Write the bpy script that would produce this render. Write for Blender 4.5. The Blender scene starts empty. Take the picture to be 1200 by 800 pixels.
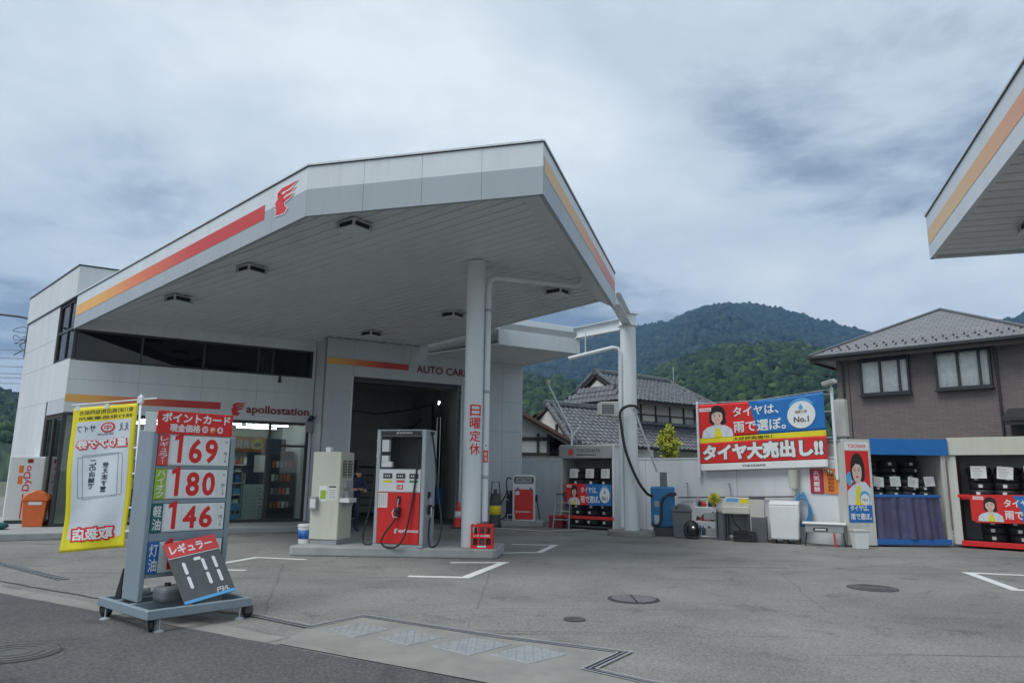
import bpy, bmesh, math, random
import numpy as np
from mathutils import Matrix, Vector
R_ = random.Random(7)
sc = bpy.context.scene
col = sc.collection

# ------------------------------------------------------------------ camera
cam_d = bpy.data.cameras.new('camera'); cam = bpy.data.objects.new('camera', cam_d); col.objects.link(cam)
cam_d.sensor_width = 36.0; cam_d.lens = 24.96; cam_d.clip_start = 0.05; cam_d.clip_end = 6000
PITCH, ROLL = math.radians(10.52), math.radians(0.7034)
_f = Vector((0, math.cos(PITCH), math.sin(PITCH))); _r = Vector((1, 0, 0)); _u = _r.cross(_f)
_R = _r*math.cos(ROLL) + _u*math.sin(ROLL); _U = _u*math.cos(ROLL) - _r*math.sin(ROLL)
_m = Matrix((_R, _U, -_f)).transposed().to_4x4(); _m.translation = (0, 0, 1.5)
cam.matrix_world = _m
sc.camera = cam

# ------------------------------------------------------------------ sky and sun
SUN_EL, SUN_AZ = math.radians(58), math.radians(232)      # azimuth clockwise from +Y
wd = bpy.data.worlds.new('World'); sc.world = wd; wd.use_nodes = True
nt = wd.node_tree; N = nt.nodes; L = nt.links
N.clear()
out = N.new('ShaderNodeOutputWorld')
sky = N.new('ShaderNodeTexSky'); sky.sky_type = 'NISHITA'; sky.sun_disc = False
sky.sun_elevation = SUN_EL; sky.sun_rotation = SUN_AZ; sky.dust_density = 2.0
bg1 = N.new('ShaderNodeBackground'); bg1.inputs[1].default_value = 0.075
L.new(sky.outputs[0], bg1.inputs[0])
tc = N.new('ShaderNodeTexCoord')
# project the direction on a cloud deck so that clouds shrink towards the horizon
sep = N.new('ShaderNodeSeparateXYZ'); L.new(tc.outputs['Generated'], sep.inputs[0])
zc = N.new('ShaderNodeMath'); zc.operation = 'MAXIMUM'; zc.inputs[1].default_value = 0.0; L.new(sep.outputs[2], zc.inputs[0])
za = N.new('ShaderNodeMath'); za.operation = 'ADD'; za.inputs[1].default_value = 0.16; L.new(zc.outputs[0], za.inputs[0])
dx = N.new('ShaderNodeMath'); dx.operation = 'DIVIDE'; L.new(sep.outputs[0], dx.inputs[0]); L.new(za.outputs[0], dx.inputs[1])
dy = N.new('ShaderNodeMath'); dy.operation = 'DIVIDE'; L.new(sep.outputs[1], dy.inputs[0]); L.new(za.outputs[0], dy.inputs[1])
cmb = N.new('ShaderNodeCombineXYZ'); L.new(dx.outputs[0], cmb.inputs[0]); L.new(dy.outputs[0], cmb.inputs[1]); cmb.inputs[2].default_value = 3.7
n1 = N.new('ShaderNodeTexNoise'); n1.inputs['Scale'].default_value = 0.8; n1.inputs['Detail'].default_value = 10; n1.inputs['Roughness'].default_value = 0.60
n1.inputs['Distortion'].default_value = 0.25
mpv = N.new('ShaderNodeMapping'); mpv.inputs['Location'].default_value = (0.0, 0.7, 0.0); L.new(cmb.outputs[0], mpv.inputs[0]); L.new(mpv.outputs[0], n1.inputs['Vector'])
cr = N.new('ShaderNodeValToRGB'); L.new(n1.outputs[0], cr.inputs[0])
e = cr.color_ramp.elements
e[0].position = 0.365; e[0].color = (0.165, 0.215, 0.28, 1)
e[1].position = 0.66; e[1].color = (0.70, 0.75, 0.77, 1)
k = cr.color_ramp.elements.new(0.475); k.color = (0.47, 0.55, 0.60, 1)
bg2 = N.new('ShaderNodeBackground'); bg2.inputs[1].default_value = 1.0; L.new(cr.outputs[0], bg2.inputs[0])
mx = N.new('ShaderNodeMixShader'); mx.inputs[0].default_value = 0.86
L.new(bg1.outputs[0], mx.inputs[1]); L.new(bg2.outputs[0], mx.inputs[2]); L.new(mx.outputs[0], out.inputs[0])

sd = bpy.data.lights.new('sun', 'SUN'); sd.energy = 1.5; sd.angle = math.radians(30); sd.color = (1.0, 0.98, 0.96)
so = bpy.data.objects.new('sun', sd); col.objects.link(so)
_s = Vector((math.sin(SUN_AZ)*math.cos(SUN_EL), math.cos(SUN_AZ)*math.cos(SUN_EL), math.sin(SUN_EL)))
so.rotation_euler = _s.to_track_quat('Z', 'Y').to_euler(); so.location = (-20, -20, 40)

vs = sc.view_settings
vs.view_transform = 'Standard'; vs.look = 'None'; vs.gamma = 1; vs.exposure = 0.58; vs.use_curve_mapping = False
sc.cycles.max_bounces = 8; sc.cycles.transparent_max_bounces = 16; sc.cycles.volume_bounces = 0
sc.cycles.use_denoising = True

# ------------------------------------------------------------------ materials
M = {}
def mat(name, c, rough=0.55, metal=0.0, var=0.12, scale=3.0, bump=0.0, bscale=60.0, dirt=0.0, dirtc=(0.10, 0.095, 0.085), spec=0.5, coat=0.0, emit=None, streak=False):
    """painted / plain surface: base colour with soft mottling, dirt blotches and fine relief"""
    m = bpy.data.materials.new(name); m.use_nodes = True; M[name] = m
    t = m.node_tree; n = t.nodes; l = t.links; p = n['Principled BSDF']
    p.inputs['Roughness'].default_value = rough; p.inputs['Metallic'].default_value = metal
    p.inputs['Specular IOR Level'].default_value = spec; p.inputs['Coat Weight'].default_value = coat
    if emit: p.inputs['Emission Color'].default_value = (*emit[0], 1); p.inputs['Emission Strength'].default_value = emit[1]
    co = n.new('ShaderNodeTexCoord'); vec = co.outputs['Object']
    if var or dirt:
        nz = n.new('ShaderNodeTexNoise'); nz.inputs['Scale'].default_value = scale; nz.inputs['Detail'].default_value = 6; nz.inputs['Roughness'].default_value = 0.6
        if streak:
            mp = n.new('ShaderNodeMapping'); mp.inputs['Scale'].default_value = (1, 1, 0.16); l.new(vec, mp.inputs[0]); l.new(mp.outputs[0], nz.inputs['Vector'])
        else: l.new(vec, nz.inputs['Vector'])
        r = n.new('ShaderNodeValToRGB'); r.color_ramp.elements[0].position = 0.3; r.color_ramp.elements[1].position = 0.7
        r.color_ramp.elements[0].color = (*[x*(1-var) for x in c], 1); r.color_ramp.elements[1].color = (*[min(1, x*(1+var)) for x in c], 1)
        l.new(nz.outputs[0], r.inputs[0]); o = r.outputs[0]
        if dirt:
            n2 = n.new('ShaderNodeTexNoise'); n2.inputs['Scale'].default_value = scale*2.3; n2.inputs['Detail'].default_value = 8; n2.inputs['Roughness'].default_value = 0.7
            if streak: l.new(mp.outputs[0], n2.inputs['Vector'])
            else: l.new(vec, n2.inputs['Vector'])
            r2 = n.new('ShaderNodeValToRGB'); r2.color_ramp.elements[0].position = 0.5; r2.color_ramp.elements[1].position = 0.78
            r2.color_ramp.elements[0].color = (0, 0, 0, 1); r2.color_ramp.elements[1].color = (dirt, dirt, dirt, 1); l.new(n2.outputs[0], r2.inputs[0])
            mxn = n.new('ShaderNodeMixRGB'); l.new(r2.outputs[0], mxn.inputs[0]); l.new(o, mxn.inputs[1]); mxn.inputs[2].default_value = (*dirtc, 1); o = mxn.outputs[0]
        l.new(o, p.inputs['Base Color'])
    else: p.inputs['Base Color'].default_value = (*c, 1)
    if bump:
        nb = n.new('ShaderNodeTexNoise'); nb.inputs['Scale'].default_value = bscale; nb.inputs['Detail'].default_value = 4; l.new(vec, nb.inputs['Vector'])
        b = n.new('ShaderNodeBump'); b.inputs['Strength'].default_value = bump; b.inputs['Distance'].default_value = 0.01; l.new(nb.outputs[0], b.inputs['Height']); l.new(b.outputs[0], p.inputs['Normal'])
    return m
mat('wall_white', (0.62, 0.65, 0.67), 0.5, var=0.06, scale=1.3, dirt=0.26, bump=0.05, dirtc=(0.30, 0.31, 0.31), streak=True)
mat('wall_grey', (0.50, 0.53, 0.56), 0.55, var=0.06, scale=1.3, dirt=0.28, bump=0.06, dirtc=(0.25, 0.26, 0.27), streak=True)
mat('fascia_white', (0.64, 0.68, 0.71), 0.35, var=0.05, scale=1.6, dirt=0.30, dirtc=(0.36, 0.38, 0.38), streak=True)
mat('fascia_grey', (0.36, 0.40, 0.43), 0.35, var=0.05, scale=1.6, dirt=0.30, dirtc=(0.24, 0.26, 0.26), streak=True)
mat('soffit', (0.66, 0.69, 0.70), 0.4, var=0.05, scale=0.7, dirt=0.2, dirtc=(0.20, 0.21, 0.20))
mat('column_white', (0.68, 0.72, 0.74), 0.35, var=0.04, dirt=0.24, scale=1.2, dirtc=(0.36, 0.37, 0.36), streak=True)
mat('dark_trim', (0.03, 0.032, 0.034), 0.4, var=0.1)
mat('seam', (0.22, 0.23, 0.24), 0.8, var=0)
mat('black', (0.015, 0.015, 0.016), 0.5, var=0.2, scale=8)
mat('rubber', (0.022, 0.022, 0.024), 0.6, var=0.3, scale=14, bump=0.1, bscale=90)
mat('red', (0.66, 0.020, 0.018), 0.38, var=0.06, dirt=0.12, scale=2.5, dirtc=(0.18, 0.03, 0.03))
mat('red_ink', (0.66, 0.020, 0.018), 0.6, var=0.05)
mat('dark_red', (0.22, 0.012, 0.014), 0.5, var=0.1)
mat('pale_red', (0.62, 0.055, 0.055), 0.55, var=0.06)
mat('orange', (0.72, 0.155, 0.03), 0.45, var=0.08, dirt=0.15, scale=5, dirtc=(0.3, 0.08, 0.03))
mat('orange_ink', (0.75, 0.20, 0.02), 0.5, var=0.05)
mat('yellow', (0.76, 0.66, 0.02), 0.65, var=0.06)
mat('white_ink', (0.74, 0.76, 0.77), 0.55, var=0.03)
mat('white_paint', (0.70, 0.72, 0.72), 0.4, var=0.04, dirt=0.15, scale=4, dirtc=(0.4, 0.4, 0.38))
mat('old_white', (0.56, 0.56, 0.52), 0.5, var=0.06, dirt=0.35, scale=3, dirtc=(0.25, 0.23, 0.19), streak=True)
mat('cream', (0.55, 0.56, 0.47), 0.45, var=0.04, dirt=0.22, scale=3, dirtc=(0.30, 0.29, 0.23), streak=True)
mat('steel', (0.42, 0.46, 0.48), 0.36, metal=0.35, var=0.07, scale=5, dirt=0.15, dirtc=(0.2, 0.21, 0.21))
mat('chrome', (0.75, 0.76, 0.77), 0.15, metal=1.0, var=0)
mat('sign_grey', (0.24, 0.30, 0.345), 0.45, metal=0.15, var=0.06, scale=3, dirt=0.22, dirtc=(0.13, 0.145, 0.15), streak=True)
mat('blue', (0.02, 0.13, 0.42), 0.5, var=0.06)
mat('blue_paint', (0.012, 0.16, 0.47), 0.5, var=0.08, dirt=0.2, scale=3, dirtc=(0.04, 0.08, 0.15))
mat('machine_blue', (0.02, 0.16, 0.36), 0.5, var=0.12, dirt=0.4, scale=4, dirtc=(0.03, 0.05, 0.07))
mat('sky_blue', (0.10, 0.36, 0.66), 0.5, var=0.06)
mat('teal', (0.01, 0.12, 0.13), 0.5, var=0.06)
mat('lime', (0.30, 0.46, 0.03), 0.5, var=0.06)
mat('navy', (0.02, 0.03, 0.07), 0.7, var=0.15)
mat('slate', (0.085, 0.095, 0.10), 0.7, var=0.12, scale=9, dirt=0.2, dirtc=(0.16, 0.17, 0.17))
mat('curtain_violet', (0.075, 0.072, 0.15), 0.5, var=0.3, scale=2.5, dirt=0.3, dirtc=(0.15, 0.15, 0.2))
mat('skin', (0.50, 0.29, 0.20), 0.6, var=0.05)
mat('print_skin', (0.66, 0.48, 0.40), 0.6, var=0.03)
mat('hair', (0.015, 0.012, 0.011), 0.6, var=0.1)
mat('wood', (0.26, 0.18, 0.10), 0.65, var=0.2, scale=5)
mat('grey_plastic', (0.12, 0.135, 0.145), 0.5, var=0.08, dirt=0.2, scale=5, dirtc=(0.07, 0.07, 0.07))
mat('dark_grey', (0.06, 0.065, 0.07), 0.6, var=0.12)
mat('mid_grey', (0.30, 0.32, 0.33), 0.55, var=0.08, dirt=0.2)
mat('paper', (0.66, 0.67, 0.66), 0.7, var=0.05)
mat('green_ink', (0.06, 0.26, 0.10), 0.6, var=0.05)
mat('concrete', (0.25, 0.245, 0.225), 0.85, var=0.16, scale=2.5, bump=0.3, bscale=45, dirt=0.4, dirtc=(0.19, 0.185, 0.17))
mat('kerb', (0.33, 0.345, 0.345), 0.8, var=0.12, scale=2.0, bump=0.2, bscale=50, dirt=0.35, dirtc=(0.15, 0.15, 0.14))
mat('iron', (0.12, 0.12, 0.117), 0.6, metal=0.4, var=0.25, scale=12, bump=0.15, bscale=80)
mat('plate_iron', (0.34, 0.36, 0.365), 0.55, metal=0.2, var=0.15, scale=9, dirt=0.4, dirtc=(0.2, 0.19, 0.17))
mat('tile', (0.10, 0.11, 0.12), 0.42, var=0.6, scale=7, bump=0.08, bscale=30)
mat('plaster', (0.62, 0.62, 0.60), 0.8, var=0.06, dirt=0.25, scale=1.5, dirtc=(0.36, 0.35, 0.32))
mat('timber', (0.045, 0.036, 0.030), 0.7, var=0.25, scale=6)
mat('brown_tin', (0.10, 0.055, 0.045), 0.5, var=0.2, scale=4, dirt=0.2)
mat('bark', (0.09, 0.07, 0.05), 0.9, var=0.2, scale=10, bump=0.4, bscale=30)
mat('tube_light', (0.9, 0.95, 0.95), 0.5, var=0, emit=((0.92, 1.0, 0.93), 12.0))
mat('lcd', (0.03, 0.035, 0.03), 0.15, var=0)
mat('room', (0.50, 0.51, 0.47), 0.7, var=0.06, dirt=0.15)
mat('garage_wall', (0.46, 0.48, 0.45), 0.75, var=0.1, dirt=0.3)
mat('curtain', (0.80, 0.81, 0.80), 0.8, var=0.12, scale=6)
mat('blind', (0.17, 0.20, 0.215), 0.6, var=0.08)

def glass(name, tint, ior=1.5, rough=0.02):
    m = bpy.data.materials.new(name); m.use_nodes = True; M[name] = m
    t = m.node_tree; n = t.nodes; l = t.links; n.remove(n['Principled BSDF'])
    tr = n.new('ShaderNodeBsdfTransparent'); tr.inputs[0].default_value = (*tint, 1)
    gl = n.new('ShaderNodeBsdfGlossy'); gl.inputs['Roughness'].default_value = rough
    fr = n.new('ShaderNodeFresnel'); fr.inputs[0].default_value = ior
    mxs = n.new('ShaderNodeMixShader'); l.new(fr.outputs[0], mxs.inputs[0]); l.new(tr.outputs[0], mxs.inputs[1]); l.new(gl.outputs[0], mxs.inputs[2])
    l.new(mxs.outputs[0], n['Material Output'].inputs[0])
glass('glass', (0.80, 0.86, 0.84)); glass('dark_glass', (0.30, 0.34, 0.36)); glass('house_glass', (0.98, 0.99, 0.99), 1.3)

def stripe_mat(name, a=(0.78, 0.42, 0.09), b=(0.56, 0.035, 0.03), p0=0.15, p1=0.72, mid=(0.72, 0.17, 0.06), axis=0):
    """the brand stripe: amber paint running into red along its length (a printed film, so Generated coords)"""
    m = bpy.data.materials.new(name); m.use_nodes = True; M[name] = m
    t = m.node_tree; n = t.nodes; l = t.links; p = n['Principled BSDF']; p.inputs['Roughness'].default_value = 0.4
    co = n.new('ShaderNodeTexCoord'); s = n.new('ShaderNodeSeparateXYZ'); l.new(co.outputs['UV'], s.inputs[0])
    r = n.new('ShaderNodeValToRGB'); l.new(s.outputs[0], r.inputs[0]); el = r.color_ramp.elements
    el[0].position = p0; el[0].color = (*a, 1); el[1].position = p1; el[1].color = (*b, 1); k = el.new((p0+p1)/2); k.color = (*mid, 1)
    l.new(r.outputs[0], p.inputs['Base Color'])
stripe_mat('stripe'); stripe_mat('stripe_faded', (0.74, 0.48, 0.22), (0.60, 0.19, 0.15), 0.2, 0.8, (0.74, 0.36, 0.18))

def asphalt(name, dark, light, speck, marks=0.0, rough=0.9):
    m = bpy.data.materials.new(name); m.use_nodes = True; M[name] = m
    t = m.node_tree; n = t.nodes; l = t.links; p = n['Principled BSDF']; p.inputs['Roughness'].default_value = rough; p.inputs['Specular IOR Level'].default_value = 0.3
    co = n.new('ShaderNodeTexCoord'); V = co.outputs['Object']
    def noise(s, d, rgh=0.6, dist=0.0, vec=V):
        q = n.new('ShaderNodeTexNoise'); q.inputs['Scale'].default_value = s; q.inputs['Detail'].default_value = d; q.inputs['Roughness'].default_value = rgh; q.inputs['Distortion'].default_value = dist
        l.new(vec, q.inputs['Vector']); return q.outputs[0]
    def ramp(x, a, b, ca, cb):
        q = n.new('ShaderNodeValToRGB'); q.color_ramp.elements[0].position = a; q.color_ramp.elements[1].position = b; q.color_ramp.elements[0].color = (*ca, 1); q.color_ramp.elements[1].color = (*cb, 1); l.new(x, q.inputs[0]); return q.outputs[0]
    def mix(f, a, b, mode='MIX'):
        q = n.new('ShaderNodeMixRGB'); q.blend_type = mode
        if isinstance(f, float): q.inputs[0].default_value = f
        else: l.new(f, q.inputs[0])
        for i, v in ((1, a), (2, b)):
            if isinstance(v, tuple): q.inputs[i].default_value = (*v, 1)
            else: l.new(v, q.inputs[i])
        return q.outputs[0]
    base = ramp(noise(0.45, 7, 0.62, 0.4), 0.34, 0.66, dark, light)
    # aggregate: pale and dark stones
    vo = n.new('ShaderNodeTexVoronoi'); vo.inputs['Scale'].default_value = 70; l.new(V, vo.inputs['Vector'])
    g = ramp(vo.outputs['Color'], 0.2, 0.85, (0.76, 0.76, 0.77), (1.25, 1.24, 1.21))
    base = mix(1.0, base, g, 'MULTIPLY')
    base = mix(ramp(noise(34, 3, 0.75), 0.46, 0.66, (0, 0, 0), (speck, speck, speck)), base, (0.40, 0.395, 0.375))
    # oil stains and worn patches
    base = mix(ramp(noise(1.7, 6, 0.68, 0.6), 0.57, 0.74, (0, 0, 0), (0.8, 0.8, 0.8)), base, tuple(x*0.55 for x in dark))
    if marks:   # faint tyre scuffs: long stretched noise
        mp = n.new('ShaderNodeMapping'); mp.inputs['Rotation'].default_value = (0, 0, math.radians(34)); mp.inputs['Scale'].default_value = (0.22, 2.6, 1); l.new(V, mp.inputs[0])
        base = mix(ramp(noise(1.0, 5, 0.6, 1.2, mp.outputs[0]), 0.60, 0.72, (0, 0, 0), (marks, marks, marks)), base, tuple(x*0.5 for x in dark))
        # hairline cracks
        vc = n.new('ShaderNodeTexVoronoi'); vc.feature = 'DISTANCE_TO_EDGE'; vc.inputs['Scale'].default_value = 0.23
        wv = n.new('ShaderNodeMixRGB'); wv.inputs[0].default_value = 0.12; l.new(V, wv.inputs[1])
        nn = n.new('ShaderNodeTexNoise'); nn.inputs['Scale'].default_value = 1.3; nn.inputs['Detail'].default_value = 6; l.new(V, nn.inputs['Vector']); l.new(nn.outputs['Color'], wv.inputs[2]); l.new(wv.outputs[0], vc.inputs['Vector'])
        base = mix(ramp(vc.outputs['Distance'], 0.0, 0.0035, (0.38, 0.38, 0.38), (0, 0, 0)), base, (0.06, 0.06, 0.06))
    l.new(base, p.inputs['Base Color'])
    b = n.new('ShaderNodeBump'); b.inputs['Strength'].default_value = 0.55; b.inputs['Distance'].default_value = 0.006
    l.new(noise(120, 4, 0.7), b.inputs['Height']); l.new(b.outputs[0], p.inputs['Normal'])
asphalt('forecourt', (0.158, 0.158, 0.150), (0.252, 0.250, 0.236), 0.32, marks=0.8)
asphalt('road', (0.062, 0.064, 0.068), (0.105, 0.106, 0.108), 0.16)

def siding():
    m = bpy.data.materials.new('siding'); m.use_nodes = True; M['siding'] = m
    t = m.node_tree; n = t.nodes; l = t.links; p = n['Principled BSDF']; p.inputs['Roughness'].default_value = 0.7
    co = n.new('ShaderNodeTexCoord'); br = n.new('ShaderNodeTexBrick'); s = n.new('ShaderNodeSeparateXYZ'); l.new(co.outputs['Object'], s.inputs[0])
    c = n.new('ShaderNodeCombineXYZ'); a = n.new('ShaderNodeMath'); a.operation = 'ADD'; l.new(s.outputs[0], a.inputs[0]); l.new(s.outputs[1], a.inputs[1]); l.new(a.outputs[0], c.inputs[0]); l.new(s.outputs[2], c.inputs[1]); l.new(c.outputs[0], br.inputs['Vector'])
    br.inputs['Color1'].default_value = (0.185, 0.150, 0.142, 1); br.inputs['Color2'].default_value = (0.155, 0.128, 0.124, 1); br.inputs['Mortar'].default_value = (0.105, 0.092, 0.092, 1)
    br.inputs['Scale'].default_value = 1.0; br.inputs['Brick Width'].default_value = 0.30; br.inputs['Row Height'].default_value = 0.075; br.inputs['Mortar Size'].default_value = 0.006
    l.new(br.outputs[0], p.inputs['Base Color'])
    b = n.new('ShaderNodeBump'); b.inputs['Strength'].default_value = 0.5; b.inputs['Distance'].default_value = 0.01; b.invert = True; l.new(br.outputs['Fac'], b.inputs['Height']); l.new(b.outputs[0], p.inputs['Normal'])
siding()
def slate_roof():
    m = bpy.data.materials.new('slate_roof'); m.use_nodes = True; M['slate_roof'] = m
    t = m.node_tree; n = t.nodes; l = t.links; p = n['Principled BSDF']; p.inputs['Roughness'].default_value = 0.6
    co = n.new('ShaderNodeTexCoord'); br = n.new('ShaderNodeTexBrick'); l.new(co.outputs['UV'], br.inputs['Vector'])
    br.inputs['Color1'].default_value = (0.17, 0.175, 0.18, 1); br.inputs['Color2'].default_value = (0.205, 0.21, 0.215, 1); br.inputs['Mortar'].default_value = (0.07, 0.07, 0.075, 1)
    br.inputs['Scale'].default_value = 1.0; br.inputs['Brick Width'].default_value = 0.3; br.inputs['Row Height'].default_value = 0.19; br.inputs['Mortar Size'].default_value = 0.012
    l.new(br.outputs[0], p.inputs['Base Color'])
slate_roof()
def foliage(name, cols, rough=0.7, scale=0.0):
    m = bpy.data.materials.new(name); m.use_nodes = True; M[name] = m
    t = m.node_tree; n = t.nodes; l = t.links; p = n['Principled BSDF']; p.inputs['Roughness'].default_value = rough; p.inputs['Specular IOR Level'].default_value = 0.2
    at = n.new('ShaderNodeAttribute'); at.attribute_name = 'tone'; r = n.new('ShaderNodeValToRGB'); l.new(at.outputs['Fac'], r.inputs[0])
    el = r.color_ramp.elements; el[0].position = 0; el[0].color = (*cols[0], 1); el[1].position = 1; el[1].color = (*cols[-1], 1)
    for i, c in enumerate(cols[1:-1]): k = el.new((i+1)/(len(cols)-1)); k.color = (*c, 1)
    o = r.outputs[0]
    if scale:
        co = n.new('ShaderNodeTexCoord'); nz = n.new('ShaderNodeTexNoise'); nz.inputs['Scale'].default_value = scale; nz.inputs['Detail'].default_value = 8; nz.inputs['Roughness'].default_value = 0.75; l.new(co.outputs['Object'], nz.inputs['Vector'])
        q = n.new('ShaderNodeValToRGB'); q.color_ramp.elements[0].position = 0.35; q.color_ramp.elements[1].position = 0.68; q.color_ramp.elements[0].color = (0.45, 0.45, 0.45, 1); q.color_ramp.elements[1].color = (1.5, 1.5, 1.5, 1); l.new(nz.outputs[0], q.inputs[0])
        mm = n.new('ShaderNodeMixRGB'); mm.blend_type = 'MULTIPLY'; mm.inputs[0].default_value = 1; l.new(o, mm.inputs[1]); l.new(q.outputs[0], mm.inputs[2]); o = mm.outputs[0]
    l.new(o, p.inputs['Base Color'])
foliage('leaf_yellow', [(0.16, 0.20, 0.02), (0.36, 0.38, 0.04), (0.52, 0.50, 0.07)])
foliage('forest', [(0.006, 0.016, 0.009), (0.013, 0.034, 0.014), (0.026, 0.060, 0.020), (0.060, 0.100, 0.028)], scale=1.6)
foliage('far_forest', [(0.010, 0.022, 0.014), (0.020, 0.040, 0.022), (0.034, 0.060, 0.030)], scale=0.12)

# ------------------------------------------------------------------ geometry helpers
def link(o, parent=None):
    col.objects.link(o)
    if parent is not None: o.parent = parent
    return o
class MB:
    def __init__(s): s.v = []; s.f = []; s.uv = None
    def add(s, v, f):
        b = len(s.v); s.v += [tuple(map(float, p)) for p in v]; s.f += [tuple(i+b for i in q) for q in f]; return s
    def box(s, x0, x1, y0, y1, z0, z1):
        return s.add([(x0,y0,z0),(x1,y0,z0),(x1,y1,z0),(x0,y1,z0),(x0,y0,z1),(x1,y0,z1),(x1,y1,z1),(x0,y1,z1)], [(0,3,2,1),(4,5,6,7),(0,1,5,4),(1,2,6,5),(2,3,7,6),(3,0,4,7)])
    def prism(s, poly, z0, z1):
        """poly in plan; z0/z1 numbers or functions of (x, y)"""
        a = 0
        for i in range(len(poly)): x1, y1 = poly[i-1]; x2, y2 = poly[i]; a += x1*y2-x2*y1
        if a < 0: poly = poly[::-1]
        n = len(poly); F0 = z0 if callable(z0) else (lambda x, y: z0); F1 = z1 if callable(z1) else (lambda x, y: z1)
        return s.add([(x,y,F0(x,y)) for x,y in poly]+[(x,y,F1(x,y)) for x,y in poly], [tuple(range(n))[::-1], tuple(range(n,2*n))]+[(i,(i+1)%n,n+(i+1)%n,n+i) for i in range(n)])
    def profile(s, poly, y0, y1):
        """polygon in x,z extruded along y"""
        a = 0
        for i in range(len(poly)): x1, z1 = poly[i-1]; x2, z2 = poly[i]; a += x1*z2-x2*z1
        if a < 0: poly = poly[::-1]
        n = len(poly)
        return s.add([(x,y0,z) for x,z in poly]+[(x,y1,z) for x,z in poly], [tuple(range(n)), tuple(range(n,2*n))[::-1]]+[(i,n+i,n+(i+1)%n,(i+1)%n) for i in range(n)])
    def profx(s, poly, x0, x1):
        """polygon in y,z extruded along x"""
        n = len(poly); a = sum(poly[i-1][0]*poly[i][1]-poly[i][0]*poly[i-1][1] for i in range(n))
        if a < 0: poly = poly[::-1]
        return s.add([(x0,y,z) for y,z in poly]+[(x1,y,z) for y,z in poly], [tuple(range(n))[::-1], tuple(range(n,2*n))]+[(i,(i+1)%n,n+(i+1)%n,n+i) for i in range(n)])
    def tube(s, pts, r, n=8, caps=True):
        pts = [Vector(p) for p in pts]; rs = r if isinstance(r, (list, tuple)) else [r]*len(pts)
        b = len(s.v); up = None
        for i, p in enumerate(pts):
            d = (pts[min(i+1, len(pts)-1)]-pts[max(i-1, 0)]).normalized()
            if up is None:
                up = Vector((0,0,1)) if abs(d.z) < 0.9 else Vector((1,0,0))
            side = d.cross(up).normalized(); up = side.cross(d).normalized()
            for k in range(n):
                a = 2*math.pi*k/n; q = p+side*math.cos(a)*rs[i]+up*math.sin(a)*rs[i]; s.v.append(tuple(q))
        m = len(pts)
        for i in range(m-1):
            for k in range(n):
                a = b+i*n+k; c = b+i*n+(k+1)%n; s.f.append((a, a+n, c+n, c))
        if caps: s.f.append(tuple(b+k for k in range(n))); s.f.append(tuple(b+(m-1)*n+k for k in range(n))[::-1])
        return s
    def cyl(s, x, y, z0, z1, r0, r1=None, n=20):
        return s.tube([(x,y,z0),(x,y,z1)], [r0, r0 if r1 is None else r1], n)
    def lathe(s, prof, cx=0, cy=0, n=24, closed=False):
        b = len(s.v); m = len(prof)
        for r, z in prof:
            for k in range(n): a = 2*math.pi*k/n; s.v.append((cx+r*math.cos(a), cy+r*math.sin(a), z))
        for i in range(m if closed else m-1):
            j = (i+1) % m
            for k in range(n): s.f.append((b+i*n+k, b+i*n+(k+1)%n, b+j*n+(k+1)%n, b+j*n+k))
        if not closed:
            if prof[0][0] > 1e-6: s.f.append(tuple(b+k for k in range(n))[::-1])
            if prof[-1][0] > 1e-6: s.f.append(tuple(b+(m-1)*n+k for k in range(n)))
        return s
    def xf(s, mtx):
        s.v = [tuple(mtx @ Vector(p)) for p in s.v]; return s
    def build(s, name, m, parent=None, smooth=False, bevel=0.0, seg=1, auto=None, mats=None, fm=None):
        me = bpy.data.meshes.new(name); me.from_pydata(s.v, [], s.f)
        for x in (mats or [m]): me.materials.append(M[x] if isinstance(x, str) else x)
        if fm: 
            for p, i in zip(me.polygons, fm): p.material_index = i
        if smooth: me.polygons.foreach_set('use_smooth', [True]*len(me.polygons))
        if auto is not None:
            me.polygons.foreach_set('use_smooth', [True]*len(me.polygons))
            me.set_sharp_from_angle(angle=math.radians(auto))
        me.update()
        o = link(bpy.data.objects.new(name, me), parent)
        if bevel:
            b = o.modifiers.new('b', 'BEVEL'); b.width = bevel; b.segments = seg; b.limit_method = 'ANGLE'; b.angle_limit = math.radians(40)
        return o
def tag(o, label=None, cat=None, group=None, kind=None):
    if label: o['label'] = label
    if cat: o['category'] = cat
    if group: o['group'] = group
    if kind: o['kind'] = kind
    return o
def thing(name, label, cat, loc=(0,0,0), rot=0, group=None):
    o = link(bpy.data.objects.new(name, None)); o.empty_display_size = 0.1; o.location = loc if len(loc) == 3 else (*loc, 0); o.rotation_euler = (0, 0, math.radians(rot))
    return tag(o, label, cat, group)
def box(name, m, parent, x0, x1, y0, y1, z0, z1, bevel=0.004, **k):
    return MB().box(x0, x1, y0, y1, z0, z1).build(name, m, parent, bevel=bevel, **k)
def tube(name, m, parent, pts, r, n=8): return MB().tube(pts, r, n).build(name, m, parent, auto=50)
def smooth_path(P, n=6):
    P = [Vector(p) for p in P]; o = []
    for i in range(len(P)-1):
        a, b, c, d = P[max(i-1,0)], P[i], P[i+1], P[min(i+2,len(P)-1)]
        for k in range(n):
            t = k/n; o.append(0.5*((2*b)+(c-a)*t+(2*a-5*b+4*c-d)*t*t+(3*b-3*c+d-a)*t**3))
    o.append(P[-1]); return o
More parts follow.
